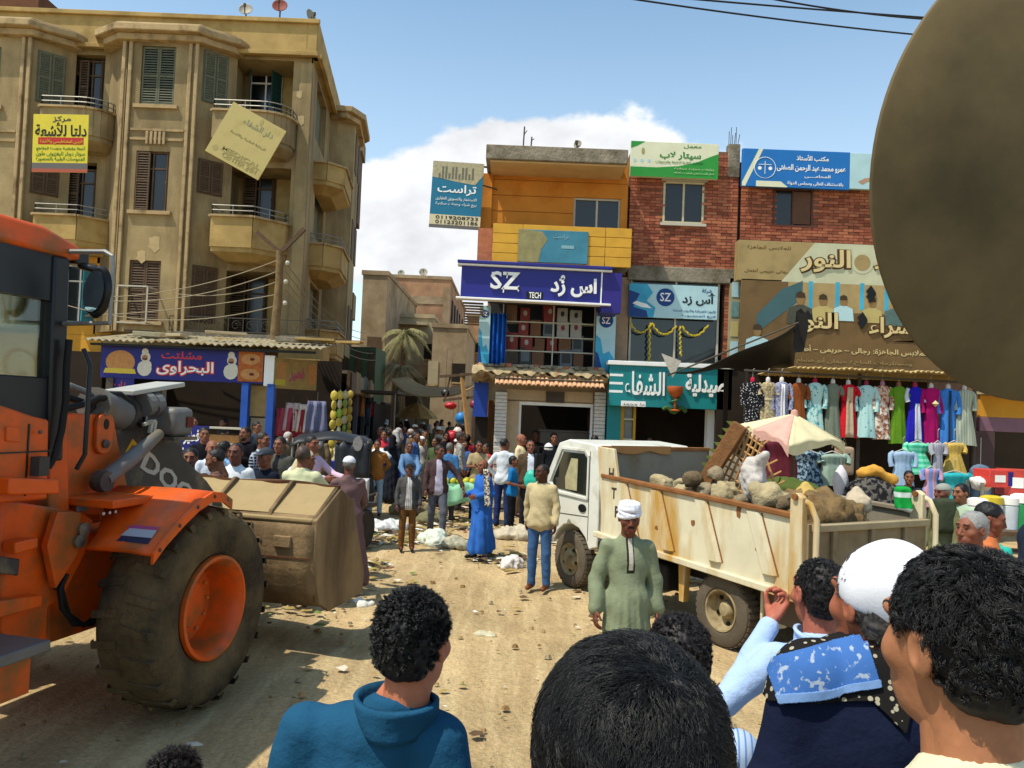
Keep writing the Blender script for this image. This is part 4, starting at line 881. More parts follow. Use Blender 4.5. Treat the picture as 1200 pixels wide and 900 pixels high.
def sz_building():
    Fa = RF; O = P(566, 330, 20); b = empty('corner_building', (O[0], 20, 0), 0, 'orange and blue corner building with flat concrete roof slab and upstairs shop window', 'building')
    R = lambda *a, dy=0.: tuple(v-(O[0] if i < 2 else 0) for i, v in enumerate(Fa.rect(*a, dy=dy)))
    xr = R(735, 300, 736, 301)[0]; wr = R(672, 232, 727, 271)
    m = MB(); a = R(574, 195, 735, 305); wallq(m, a[0], a[1], a[2]-.3, a[3]+.2, [wr+(.15,)], y=.0); m.build('orange_wall', ORG, b, fixn=False)
    for k in range(1, 6):
        z = a[2]+k*(a[3]-a[2])/6; m = MB(); m.box(a[0]+.01, wr[0]-.02 if wr[2] < z < wr[3] else a[1]-.02, -.012, -.001, z, z+.012); m.build('wall_groove', mt('groove_orange', '8a5010', .9, 0), b)
    w = window(b, wr, .02, 'slide', fr=ALU)
    r_ = R(574, 172, 737, 206, dy=-1.2); m = MB(); m.box(r_[0]-.1, r_[1]-.02, -1.2, 6, r_[2]+.35, r_[3]); m.build('roof_slab', CONC, b, bev=.02)
    m = MB(); m.box(r_[0], r_[1]-.05, -1.1, 0, r_[2]+.31, r_[2]+.349); m.build('soffit', mt('soffit_cream', 'c8a878', .85, .15, 2), b)
    m = MB(); m.box(.05, xr, .16, 6, a[2]-.3, r_[2]+.3); m.box(.05, xr, 2.62, 6, 0, a[2]-.31); m.build('core', mt('side_render', 'b07a50', .95, .3, 2, .5), b)
    for x in (.02,): m = MB(); m.box(x-.15, x+.12, -.1, .12, R(570, 312, 580, 313)[2], r_[2]+.32); m.build('edge_pier', ORG, b)
    # balcony of yellow panels
    q = R(577, 265, 740, 311, dy=-1.1); n = 4; h = (q[3]-q[2])/n; cols = [q[0], q[0]+.72, q[0]+2.7, q[1]]
    m = MB(); m.box(q[0]+.03, q[1]-.03, -1.06, 0, q[2], q[2]+.15); m.box(q[0], q[0]+.1, -1.06, 0, q[2]+.15, q[3]); bb = m.build('balcony', CONC, b)
    for i in range(n):
        for x0, x1 in zip(cols, cols[1:]):
            m = MB(); m.box(x0+.006, x1-.006, -1.14, -1.06, q[2]+i*h+.006, q[2]+(i+1)*h-.006); m.build('cladding_panel', PYL, bb, bev=.006)
    m = MB(); m.box(R(566, 300, 567, 301)[0]-.1, q[0]+.0, -1.0, -.05, q[2]-.4, q[3]-.1); m.build('brick_return', BR[2], b)
    # upstairs shop window
    g = R(571, 357, 700, 432); 
    m = MB(); m.box(g[0], g[1], 1.0, 1.1, g[2]-.1, g[3]+.2); m.build('shop_back', mt('shop_back_grey', '2c2c2c', .8, .3, 3), b)
    # shelving with goods
    sh0 = R(588, 362, 697, 430)
    rows = 4; RC = mt('carton_red', '742820', .6, .2, 8); WC = mt('carton_white', '94928c', .6, .15, 8); GC = mt('appliance_grey', '555c60', .4, .2, 5); BKC = mt('appliance_black', '181818', .3, .2, 5)
    zs = [sh0[2]+(sh0[3]-sh0[2])*i/rows for i in range(rows+1)]; she = MB()
    for z in zs[:-1]: she.box(sh0[0], sh0[1], .0, .45, z, z+.03)
    for x in (sh0[0], (sh0[0]+sh0[1])/2+.1, sh0[1]-.03): she.box(x, x+.03, -.02, .02, g[2], g[3])
    she.build('shop_shelves', ALU, b)
    L = ['KR.RWW.BWB.', '.RKGWWKGBBWK', 'RRKRKGGKGGB', '.BK.GK.BK.B']
    rg = random.Random(5)
    mats = {'R': RC, 'W': WC, 'G': GC, 'B': BKC, 'K': mt('carton_brown', '6a4a34', .8, .2, 5)}
    for i, row in enumerate(reversed(L)):
        x = sh0[0]+.1; nn = -1
        for ch in row:
            nn += ch != '.'
            wd = .26+.08*rg.random()
            if ch != '.' and x+wd < sh0[1]-.05:
                hh = .32+.16*rg.random(); o = empty('boxed_appliance', (O[0]+x+wd/2, 20.17, zs[i]+.031), rg.uniform(-.15, .15), {'R': 'red carton', 'W': 'white carton', 'G': 'grey boxed appliance', 'B': 'black appliance', 'K': 'brown carton'}[ch]+' on the %s shelf upstairs, %s' % (('lowest', 'second lowest', 'second highest', 'top')[i], ('first', 'second', 'third', 'fourth', 'fifth', 'sixth', 'seventh', 'eighth', 'ninth', 'tenth', 'eleventh', 'twelfth')[nn]+' from the left'), 'box', 'boxed goods in the upstairs shop window')
                m = MB(); m.box(-wd/2+.01, wd/2-.01, -.14, .14, 0, hh); m.build('carton', mats[ch], o, bev=.008)
                if ch in 'RW':
                    m = MB(); m.prism(disc(0, hh*.6, .07, 12, .05), -.146, -.1405, 'y'); m.build('print', RC if ch == 'W' and i == 2 else (BKC if ch == 'W' else WC), o)
                elif ch in 'GB':
                    m = MB(); m.box(-wd*.35, wd*.3, -.15, -.1405, hh*.2, hh*.8); m.build('front_panel', GC if ch == 'B' else BKC, o)
            x += wd+.03
    # shop banners, fabric
    for nm, px in (('left', (561, 358, 573, 428)), ('right', (698, 366, 721, 436))):
        pass
    m = MB(); m.box(g[0]-.02, g[1]+.45, -.06, .0, g[3]-.02, g[3]+.3); m.build('window_head', IRON, b)
    # rough ledge
    l = R(553, 430, 713, 447, dy=-.7); m = MB()
    def f(u, v):
        x = l[0]+(l[1]-l[0])*u; a = 2*PI*v; yy = -.35-.42*math.cos(a); zz = (l[2]+l[3])/2+(l[3]-l[2])*.55*math.sin(a)
        nn = .05*math.sin(x*9+v*7)+.04*math.sin(x*23+3*v); return (x, yy+nn, zz+nn*.8)
    m.sheet(f, 60, 10); m.build('broken_ledge', mt('broken_concrete_brick', 'a89470', .95, .4, 5, .9, 20, dirt='86603f', dsc=3, damt=.4), b, smooth=40, fixn=True)
    for i in range(22):
        x = l[0]+.1+i*(l[1]-l[0]-.2)/22; s_ = MB(); hh = .04+.06*rg.random(); s_.box(x, x+.12+.05*rg.random(), -.72+.2*rg.random(), -.4, l[3]-.03, l[3]+hh*.6); s_.build('loose_brick', BR[0] if i % 5 == 0 else CONC, b, bev=.01)
    # scalloped tile canopy
    t = R(580, 444, 708, 459, dy=-.9); n = 24
    cn = MB(); cn.box(t[0], t[1], -.9, 0, t[3]-.02, t[3]); c_ = cn.build('tile_canopy', CONC, b)
    me = MB(); dx = (t[1]-t[0])/n; prf = [(-dx/2*math.cos(PI*j/8), .05*math.sin(PI*j/8)) for j in range(9)]
    me.add([(p[0], -.62, p[1]+.1) for p in prf]+[(p[0], -1.02, p[1]-.12) for p in prf]+[(p[0]*.8, -1.02, p[1]*.7-.125) for p in prf], [(j, j+1, 10+j, 9+j) for j in range(8)]+[(9+j, 10+j, 19+j, 18+j) for j in range(8)])
    o = me.build('roof_tile', mt('clay_tile_pale', 'd0a078', .85, .3, 4, .4), c_, loc=(t[0]+dx/2, 0, t[3]-.06))
    for i in range(1, n): o2 = o.copy(); COL.objects.link(o2); o2.parent = c_; o2.location = (t[0]+dx*(i+.5), 0, t[3]-.06+.01*math.sin(i*3))
    # ground floor: stone pillars, frame and dark shop
    TL = mt('white_split_stone', 'c8c0b4', .8, .2, 10, .6, 40); BG = mt('beige_stone', 'b09878', .8, .15, 5, .2)
    for px in ((578, 458, 592, 600), (695, 458, 708, 600)):
        q = R(*px, dy=-.3); pb = MB(); pb.box(q[0]+.02, q[1]-.02, -.27, 0, 0, q[3]); pl = pb.build('pillar', MORT, b); z = 0; i = 0
        while z < q[3]-.05:
            m = MB(); m.box(q[0], q[1], -.3+.012*(i*7 % 3), -.02, z, z+.082); m.build('stone_course', TL, pl, bev=.008); z += .09; i += 1
    q = R(592, 458, 695, 470, dy=-.1); m = MB(); m.box(q[0], q[1], -.12, 0, q[2], q[3]); m.build('lintel', BG, b)
    q = R(592, 470, 606, 600, dy=-.1); m = MB(); m.box(q[0], q[1], -.1, 0, 0, q[3]); m.build('door_pier', BG, b)
    m = MB(); m.box(R(640, 456, 652, 457)[0], R(640, 456, 652, 457)[1]+.2, -.16, -.121, q[3]-.0, q[3]+.28); m.build('lamp_box', IRON, b)
    x0, x1 = q[1], R(694, 500, 695, 501)[0]
    m = MB(); m.box(x0, x1, -.04, .0, q[3]-.08, q[3]); m.box(x0, x0+.06, -.04, 0, 0, q[3]-.08); m.box(x1-.06, x1, -.04, 0, 0, q[3]-.08); m.build('door_frame', WHITE, b)
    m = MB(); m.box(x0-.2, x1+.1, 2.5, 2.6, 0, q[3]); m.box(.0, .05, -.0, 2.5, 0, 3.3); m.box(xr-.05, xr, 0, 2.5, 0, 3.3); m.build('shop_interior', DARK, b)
    m = MB(); m.box(.0, xr, 0.001, .1, q[3], g[2]); m.build('shop_front_wall', BG, b)
    for px in ((566, 447, 578, 470),): 
        z = R(*px)[2]; m = MB(); m.box(-.1, .25, -.25, 0, z-.4, z+.45); m.build('blue_corner_panel', mt('corner_blue', '1a3a8a', .6, .1, 3), b)
    m = MB(); m.box(-.05, .27, -.1, 0, 0, z-.4); m.build('corner_wall', DARK, b)
    c_ = O[0]+x0+1.0
    o = empty('shop_counter', (c_+.5, 21.2, 0), 0, 'grey counter panel in the dark ground floor shop under the tile canopy', 'counter'); m = MB(); m.box(-.9, .9, 0, .5, 0, 1.9); m.box(-.95, .95, -.05, .55, 1.9, 1.95); m.build('counter_body', mt('counter_grey', '6a6258', .5, .2, 4), o, bev=.01)
    m = MB(); m.box(-.1, .75, -.02, -.005, 1.25, 1.55); m.build('dark_strip', BLACK, o)
    return b, O, R
SZ_B, SZO, SZR = sz_building()
f186 = Face((0, 18.9), 0)
rt, w, h = sign('shop_sign', 'long royal blue shop sign with white SZ and Arabic letters above the upstairs window', f186, (540, 315, 704, 352), .25, SZB,
    [('SZ', (.21, .42, .3, .86), WHITE, .02, 1, .05), ('اس زُد', (.64, .97, .16, .84), WHITE, .035, 1, .05), ('TECH', (.49, .575, .07, .26), WHITE, .02, 5, .02)], frame=None, cat='shop sign', rot=R_(.5))
for u_, v_, a_ in ((.222, .68, .1), (.306, .3, -.1), (.327, .66, .12), (.412, .38, -.12)): m = MB(); m.box(-w/2+u_*w-.014, -w/2+u_*w+.014, -.052, 0, min(v_, v_+a_)*h, max(v_, v_+a_)*h+.04); m.build('letter_serif', WHITE, rt)
m = MB(); m.box(-w/2+.47*w, -w/2+.59*w, -.008, -.001, .05*h, .28*h); m.build('letter_plate', BLACK, rt)
for z0, z1, e in ((h, h+.045, .1), (-.05, 0, .1)): m = MB(); m.box(-w/2-.1, w/2+.25, -e, .2, z0, z1); m.build('cornice_strip', WHITE, rt, bev=.01)
m = MB(); m.box(-w/2-.1, w/2+.25, -.14, .2, h+.045, h+.12); m.build('cornice_top', SZB, rt, bev=.01)
m = MB(); m.box(w/2, w/2+.03, -.02, .2, 0, h); m.build('edge_strip', WHITE, rt)
m = MB(); m.box(w/2+.03, w/2+.5, .0, .25, -.2, h); m.box(w/2+.03, w/2+.45, .25, 1.1, -.2, h); m.build('return_panel', mt('sign_violet', '2c2478', .5, .1, 2), rt)
for i in range(9): m = MB(); y0 = i*.13; m.box(-w/2+.05, -w/2+.55+.0*i, .25+y0, .25+y0+.09, -.12-.05*i, -.08-.05*i); m.build('slat', WOODB, rt)
CYS = mt('print_sky_cyan', '3aa0c0', .5, .3, 1.5); SKY2 = mt('print_pale_sky', 'a8c8cc', .5, .12, 2); DPB = mt('print_deep_blue', '103a78', .5, .1, 2)
def logo(rt, cx, cz, r, y=-.003):
    decal(rt, 'logo_disc', disc(cx, cz, r, 28), DPB, y, .004); text('logo_letters', 'SZ', (cx-r*.6, cx+r*.6, cz-r*.45, cz+r*.5), WHITE, rt, y=y-.005, ext=.003, bold=.01)
for px, lb in (((561, 358, 574, 428), 'narrow cyan banner with a dark SZ disc left of the upstairs shop window'), ((698, 366, 721, 436), 'cyan banner with a dark SZ disc right of the upstairs shop window')):
    rt, w, h = sign('banner', lb, Face((0, 19.7), 0), px, .03, SKY2, (), cat='banner')
    decal(rt, 'print_wave', uv(w, h, [(0, 0), (1, 0), (1, .2), (.7, .35), (.4, .3), (.25, .55), (0, .62)]), CYS, -.001)
    decal(rt, 'print_wave', uv(w, h, [(0, 0), (.4, 0), (.3, .12), (.15, .3), (0, .34)]), DPB, -.004)
    logo(rt, 0, h*.86, w*.36)
# blue cloth roll in the window
o = empty('fabric_drape', tuple(P(582, 428, 19.85)[:2])+(P(582, 428, 19.85)[2],), 0, 'bright blue plastic drape standing at the left of the upstairs shop window', 'drape')
m = MB(); m.sheet(lambda u, v: (-.2+.4*u, .06*math.sin(u*22)-.05, v*1.32-.04*abs(math.sin(u*9))*v), 40, 6); m.build('drape', mt('drape_blue', '1c5ab0', .45, .2, 4, .3, 20), o, smooth=60, solid=.01)
rt, w, h = sign('small_sign', 'faded teal blue sign fixed on the yellow balcony panels', Face((0, 18.82), 0), (607, 270, 689, 308), .06, mt('sign_faded_teal', '3c7c90', .6, .25, 2), [('تراست', (.5, .72, .72, .9), mt('letter_faded', '7aa0a8', .6, 0), .01)], cat='sign')
decal(rt, 'print_sand_patch', uv(w, h, [(0, 0), (.3, 0), (.33, .4), (.42, .7), (.34, .95), (0, 1)]), mt('print_sand', '8c8458', .7, .3, 5), -.001); m = MB(); m.box(.12*w, .3*w, -.006, -.001, .45*h, .55*h); m.build('print_bar', mt('letter_faded', '7aa0a8'), rt)
# ---- middle brick building
def mid_building():
    O = P(735, 330, 20); b = empty('brick_building', (O[0], 20.02, 0), 0, 'narrow brick building with a cream framed window and teal pharmacy below', 'building')
    R = lambda *a, dy=0.: tuple(v-(O[0] if i < 2 else 0) for i, v in enumerate(RF.rect(*a, dy=dy)))
    w_ = R(777, 213, 825, 262); a = R(736, 178, 865, 318); xr = a[1]
    m = MB(); wallq(m, 0, xr, a[2], a[3]+.05, [w_+(.2,)], y=0); m.box(0, xr, .25, 6, a[2], a[3]); m.build('wall', MORT, b, fixn=False)
    bricks(b, .0, xr-.02, a[2]+.02, a[3], [w_])
    window(b, w_, -.06, 'slide', fr=mt('cream_window_frame', 'b8ae8c', .6, .1, 5)); m = MB(); m.box(w_[0]-.06, w_[1]+.06, -.09, -.03, w_[3], w_[3]+.06); m.box(w_[0]-.06, w_[1]+.06, -.09, -.03, w_[2]-.07, w_[2]); m.build('window_surround', ALU, b)
    q = R(735, 314, 866, 331); m = MB(); m.box(-.0, xr+.05, -.12, .1, q[2], q[3]); m.build('beam', CONC, b, bev=.015)
    m = MB(); m.box(xr-.3, xr-.0, -.05, .2, a[3]-.6, a[3]+.25); m.build('column_stub', CONC, b, bev=.01)
    for i in range(6): m = MB(); m.tube([(xr-.27+.045*i, .05, a[3]+.2), (xr-.27+.05*i+.03*math.sin(i*3), .05, a[3]+.6+.12*math.sin(i*2))], .009, 5); m.build('rebar', IRON, b)
    q = R(721, 325, 736, 430); m = MB(); m.box(q[0], q[1], -.06, .3, q[2]-.2, q[3]); m.build('plaster_pier', mt('pier_pinkish', 'a08468', .9, .25, 3, .5), b)
    m = MB(); m.box(xr-.28, xr, -.02, .3, R(860, 425, 861, 426)[2], q[3]+.1); m.build('brick_pier', MORT, b); bricks(b, xr-.28, xr-.0, R(860, 425, 861, 426)[2], q[3]+.1, y=-.02)
    g = R(737, 372, 842, 424); f_ = MB(); f_.box(g[0], g[1], .05, .09, g[2], g[3]+.9); fr = MB()
    for x in (g[0], g[0]+(g[1]-g[0])*.5, g[1]-.05): fr.box(x, x+.05, 0, .05, g[2], g[3]+.9)
    fr.box(g[0], g[1], -.01, .05, g[2]-.05, g[2]); w = fr.build('window', ALU, b); f_.build('pane', GLASS, w)
    m = MB(); m.box(.0, xr, 1.2, 1.3, 0, q[3]); m.box(-.35, .05, .31, 1.2, 0, q[3]); m.build('interior', DARK, b)
    m = MB(); m.box(0, xr, .0, .2, R(780, 478, 790, 479)[3]-.0, g[2]-.05); m.build('spandrel', CONC, b)
    return b, O, R
MB_, MO, MR = mid_building()
# seen through and on the upstairs glass: garland, stickers
o = empty('garland', tuple(P(750, 378, 19.8)[:2])+(P(750, 378, 19.8)[2]-.5,), 0, 'yellow tinsel garland hanging behind the glass above the pharmacy sign', 'garland')
for j, (a, b_) in enumerate((((-.25, .5), (.3, .5)), ((.25, .5), (.27, -.5)), ((.3, .5), (.9, .45)), ((1.0, .45), (1.05, -.3)), ((1.05, .45), (1.7, .5)))):
    m = MB(); m.tube([(a[0]+(b_[0]-a[0])*t+.02*math.sin(t*40), .01*math.cos(t*37), a[1]+(b_[1]-a[1])*t-.25*(1-(2*t-1)**2)*(abs(a[1]-b_[1]) < .2)) for t in [k/24 for k in range(25)]], .025, 5); m.build('strand', mt('tinsel_yellow', 'b8a020', .4, .3, 20), o)
GNW = mt('print_green_band', '2c8a34', .5, .1, 2); CRM = mt('print_cream_pale', 'd4d4b4', .5, .1, 2)
rt, w, h = sign('shop_sign', 'green and cream laboratory sign on top of the narrow brick building', Face((0, 19.75), 0), (739, 167, 842, 208), .12, CRM,
    [('معمل', (.6, .8, .84, .95), GRN, .01), ('سيتار لاب', (.33, .8, .5, .74), GRN, .03), ('للتحاليل الطبية الدقيقة والهرمونات', (.28, .82, .4, .47), GRN, 0, 4), ('زيارات منزلية مجانية', (.5, .95, .22, .28), CRM, 0, 6), ('أمام المستشفى العام ت 0120', (.5, .95, .1, .16), CRM, 0, 6)], cat='shop sign')
decal(rt, 'print_swoosh', uv(w, h, [(0, 0), (1, 0), (1, .72), (.9, .62), (.75, .45), (.55, .33), (.3, .27), (0, .27)]), GNW, -.001)
decal(rt, 'print_swoosh', uv(w, h, [(0, 1), (0, .8), (.08, .88), (.16, 1)]), GNW, -.001); decal(rt, 'print_emblem', disc(-.36*w, .72*h, .1*h, 10, .05*h), PGY, -.001)
for i in range(3): decal(rt, 'print_emblem', disc(-.45*w+i*.08*w, .45*h, .05*h, 8), SKY2, -.001)
rt, w, h = sign('shop_sign', 'white and blue sign with round SZ logo over the upstairs glass of the brick building', Face((0, 19.85), 0), (737, 334, 841, 373), .08, SKY2,
    [('شركة', (.82, .93, .78, .92), DPB, .01), ('أس زد', (.6, .97, .4, .8), BLACK, .03), ('للأجهزة الكهربائية والأدوات المنزلية', (.5, .98, .2, .28), DPB, 0, 2), ('فرع المنصورة', (.6, .98, .05, .13), DPB, 0, 2)], cat='shop sign')
decal(rt, 'print_wave', uv(w, h, [(0, 0), (.28, 0), (.3, .3), (.2, .5), (.27, .75), (.2, 1), (0, 1)]), CYS, -.001); decal(rt, 'print_wave', uv(w, h, [(0, 0), (.22, 0), (.2, .2), (.05, .3), (.12, .7), (0, .8)]), DPB, -.004); decal(rt, 'print_hand', uv(w, h, [(.04, .4), (.14, .3), (.26, .27), (.2, .4), (.08, .48)]), WHITE, -.007)
logo(rt, -.09*w, .62*h, .27*h)
# pharmacy fascia
TEA = mt('pharmacy_teal', '14787a', .45, .12, 2); TEAD = mt('pharmacy_teal_dark', '0f4a4c', .5, .15, 3)
rt, w, h = sign('shop_sign', 'teal pharmacy fascia with raised white Arabic letters and a goblet emblem', Face((0, 19.2), 0), (714, 430, 858, 478), .35, TEA,
    [('صيدلية', (.62, .95, .3, .85), WHITE, .03, 1, .04), ('الشفاء', (.12, .45, .24, .86), WHITE, .015, 1, .03), ('د/ محمد', (.11, .29, .02, .1), BLACK, .0, 8)], cat='shop sign')
for v in (.72, .52, .32): decal(rt, 'white_bar', uv(w, h, [(0, v), (.11, v), (.11, v+.06), (0, v+.06)]), WHITE, -.001)
decal(rt, 'name_plate', uv(w, h, [(.1, .0), (.3, .0), (.3, .13), (.1, .13)]), WHITE, -.001)
gob = mt('goblet_orange', 'a85020', .5, .2, 4); m = MB(); m.lathe([(.02, 0), (.13, .02), (.03, .06), (.03, .28), (.06, .33), (.16, .42), (.2, .56), (.19, .6), (.001, .58)], 16, c=(w*.03, -.14, -.08)); m.build('goblet', gob, rt, smooth=40)
m = MB(); m.tube([(w*.03+.12*math.cos(a), -.14+.1*math.sin(a), .02+a*.035) for a in [k*.4 for k in range(26)]], .022, 6); m.build('snake', mt('snake_green', '2c5a2a', .5, .2), rt)
m = MB(); m.tube([(w*.03-.28+.56*k/10, -.1, -.05+.06*math.sin(k)) for k in range(11)], .05, 6); m.build('wreath', mt('wreath_green', '3a5a2c', .8, .4, 20), rt)
m = MB(); m.box(-w/2-.05, w/2+.05, -.05, .4, h, h+.1); m.build('fascia_cap', WHITE, rt, bev=.01)
# pharmacy ground floor
o = empty('pharmacy_front', (P(785, 500, 19.6)[0], 19.6, 0), 0, 'teal framed pharmacy entrance with yellow edged glass door and dark interior', 'shop front')
X = lambda px: P(px, 505, 19.6)[0]-P(785, 500, 19.6)[0]
for a, c, mm in ((711, 727, TEA), (829, 837, WHITE), (838, 857, TEAD)): m = MB(); m.box(X(a), X(c), 0, .3, 0, 2.9); m.build('pier', mm, o)
m = MB(); m.box(X(727), X(731), .05, .12, 0, 2.85); m.box(X(742), X(745), .05, .12, 0, 2.85); m.build('door_frame', mt('frame_ochre', 'b88820', .6, .2), o)
for z in (.6, 1.2, 1.8, 2.3): m = MB(); m.box(X(731), X(742), .05, .15, z, z+.04); m.build('shelf', ALU, o)
m = MB(); m.box(X(731), X(742), .2, .22, 0, 2.85); m.build('pane', mt('pane_pale', '8a9088', .2, .3, 3), o)
# ---- right brick building
def right_building():
    O = P(866, 330, 20); b = empty('brick_building', (O[0], 20.0, 0), 0, 'wide brick building behind the dress stall with a brown framed window', 'building')
    R = lambda *a, dy=0.: tuple(v-(O[0] if i < 2 else 0) for i, v in enumerate(RF.rect(*a, dy=dy)))
    w_ = R(906, 221, 953, 266); a = R(866, 190, 1060, 300); xr = a[1]+7; zt = R(900, 186, 901, 187)[2]
    m = MB(); wallq(m, 0, xr, 0, zt, [w_+(.2,)], y=.03); m.box(0, xr, .3, 6, 0, zt); m.build('wall', MORT, b, fixn=False)
    bricks(b, 0, a[1]+1.3, R(900, 300, 901, 301)[2]-.35, zt, [w_], y=.03)
    window(b, w_, -.04, 'slide', fr=mt('brown_frame', '5a3020', .6, .2, 6)); m = MB(); m.box(w_[0]+.08, (w_[0]+w_[1])/2+.25, -.075, -.05, w_[2]+.08, w_[3]-.08)
    m = MB(); m.box((w_[0]+w_[1])/2, w_[1]-.07, .0, .03, w_[2]+.08, w_[3]-.08); m.build('blind', mt('brown_blind', '5a3c28', .7, .2, 4), b)
    # narrow framed picture strip
    q = R(853, 327, 866, 425); m = MB(); m.box(q[0], q[1], -.1, 0, q[2], q[3]); s_ = m.build('picture_strip', mt('strip_frame', '9a9270', .6, .2, 4), b)
    for i in range(4): z = q[2]+.15+i*.5; m = MB(); m.box(q[0]+.05, q[1]-.04, -.115, -.101, z, z+.38); m.build('picture', (SKY2, BEI, mt('print_teal_pale', '6a8c88', .6, .3, 8))[i % 3], s_)
    return b, O, R
RB_, RO, RR = right_building()
BLS = mt('sign_sky_blue', '1c6ab0', .5, .1, 2); f98 = Face((0, 19.75), 0)
rt, w, h = sign('shop_sign', 'blue lawyer office sign with white Arabic lettering and scales emblem on the brick roofline', f98, (870, 176, 996, 220), .12, BLS,
    [('مكتب الأستاذ', (.5, .8, .7, .88), PWH, .02), ('عمرو محمد عبد الرحمن الصفتى', (.32, .96, .42, .62), PWH, .02), ('المحامــــى', (.58, .82, .26, .36), PWH, .01), ('بالاستئناف العالى ومجلس الدولة', (.42, .94, .06, .17), PWH, .01)], cat='shop sign')
decal(rt, 'print_stripe', uv(w, h, [(0, .1), (.15, 1), (.19, 1), (.03, 0), (0, 0)]), CRM, -.001); decal(rt, 'print_stripe', uv(w, h, [(.13, 0), (.13, .15), (.36, .15), (.42, .02), (.42, 0)]), CRM, -.001)
m = MB(); cx, cz, r = -.29*w, .5*h, .28*h; m.tube([(cx+r*math.cos(i*PI/14), -.004, cz+r*math.sin(i*PI/14)) for i in range(29)], .008, 4); m.build('emblem_ring', PWH, rt)
m = MB(); m.bar((cx, -.004, cz-.6*r), (cx, -.004, cz+.6*r), .012); m.bar((cx-.6*r, -.004, cz+.3*r), (cx+.6*r, -.004, cz+.3*r), .012); m.build('emblem_scales', PWH, rt)
for s_ in (-1, 1): m = MB(); m.prism(disc(cx+s_*.5*r, cz-.05*r, .18*r, 10), -.006, -.001, 'y'); m.build('emblem_pan', PWH, rt)
rt, w, h = sign('shop_sign', 'pale blue picture sign showing a hand, right of the lawyer sign', f98, (996, 180, 1046, 222), .12, SKY2, (), cat='shop sign')
decal(rt, 'print_wave', uv(w, h, [(.5, .2), (.7, .4), (.6, .8), (1, .9), (1, .1), (.7, 0)]), CYS, -.001); decal(rt, 'print_hand', uv(w, h, [(.2, .2), (.35, .3), (.6, .34), (.62, .28), (.4, .2), (.3, .12)]), mt('print_skin', 'a88468', .6, .1), -.001)
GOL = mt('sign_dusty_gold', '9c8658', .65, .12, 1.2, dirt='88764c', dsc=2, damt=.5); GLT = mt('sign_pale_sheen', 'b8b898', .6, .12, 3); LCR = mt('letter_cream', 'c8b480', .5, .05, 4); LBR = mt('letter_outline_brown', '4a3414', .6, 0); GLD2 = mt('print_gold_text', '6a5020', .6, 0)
f195 = Face((0, 19.45), 0)
rt, w, h = sign('shop_sign', 'dusty gold clothes shop fascia with big outlined Arabic letters above the poster', f195, (865, 286, 1120, 333), .35, GOL,
    [('النور', (.28, .52, .22, .86), LBR, .09, 2), ('النور', (.285, .515, .26, .84), LCR, .02, 6, .03), ('الإسراء', (.62, .92, .22, .86), LBR, .09, 2), ('الإسراء', (.625, .915, .26, .84), LCR, .02, 6, .03), ('للملابس الجاهزة', (.04, .24, .78, .88), GLD2, 0), ('رجالى حريمى أطفال', (.03, .23, .2, .3), GLD2, 0)], cat='shop sign')
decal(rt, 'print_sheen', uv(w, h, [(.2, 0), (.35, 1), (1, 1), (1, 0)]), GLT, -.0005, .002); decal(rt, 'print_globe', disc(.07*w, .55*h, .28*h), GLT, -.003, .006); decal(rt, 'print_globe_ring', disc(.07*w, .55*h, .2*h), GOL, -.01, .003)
POS = mt('poster_brown_gold', '6a5230', .7, .15, 1.5, dirt='584426', dsc=2, damt=.4); PBL = mt('poster_teal_band', '3c5c60', .7, .15, 2)
rt, w, h = sign('advertising_poster', 'huge brown and teal clothing poster with outlined letters and torn holes above the dresses', f195, (867, 331, 1108, 436), .08, POS,
    [('النور', (.24, .48, .4, .66), LBR, .09, 4), ('النور', (.245, .475, .42, .655), LCR, .02, 10, .02), ('الإسراء', (.62, .94, .36, .64), LBR, .09, 4), ('الإسراء', (.625, .935, .38, .63), LCR, .02, 10, .02), ('للملابس الجاهزة: رجالى – حريمى – أطفال', (.25, .92, .2, .29), LCR, .01, 3), ('ومستلزمات الحاج / جيهان أبو هشام', (.28, .84, .08, .15), GOL, .0, 3)], cat='poster')
for u in (.33, .46, .58, .7): decal(rt, 'print_stripe', uv(w, h, [(u, .7), (u+.02, .7), (u+.02, 1), (u, 1)]), CYS, -.001)
decal(rt, 'print_beam', uv(w, h, [(.08, .4), (.3, .8), (.3, 1), (.2, .9), (.08, .6)]), PBL, -.001); decal(rt, 'print_backdrop', uv(w, h, [(.23, .66), (.8, .66), (.8, .99), (.23, .99)]), mt('poster_tan', 'a08a5c', .7, .2, 3), -.0005, .0015)
PSK = mt('print_face', '84683f', .7, .1, 6); PSH = mt('print_shirt_teal', '506864', .7, .2, 5); PSD = mt('print_shirt_dark', '44463a', .7, .2, 5); PHR = mt('print_hair', '3c2e1a', .7, 0)
for u, v, k, ms in ((.085, .35, 1.15, SKY2), (.29, .72, 1.25, PSD), (.4, .72, 1.1, BEI), (.5, .73, 1., SKY2), (.64, .72, 1., BEI), (.755, .72, 1.15, PSH)):
    q = h*.16*k; cx, cz = -w/2+u*w, v*h
    g_ = -.009
    decal(rt, 'print_shirt', [(cx-q*.75, cz-q*1.0), (cx+q*.75, cz-q*1.0), (cx+q*.65, cz-q*.15), (cx+q*.2, cz+q*.05), (cx-q*.2, cz+q*.05), (cx-q*.65, cz-q*.15)], ms, g_, .003)
    decal(rt, 'print_face', disc(cx, cz+q*.38, q*.34, 14, q*.24), PSK, g_-.004, .003); decal(rt, 'print_hair', [(cx-q*.26, cz+q*.45), (cx+q*.26, cz+q*.45), (cx+q*.24, cz+q*.7), (cx, cz+q*.82), (cx-q*.24, cz+q*.7)], PHR, g_-.008, .003)
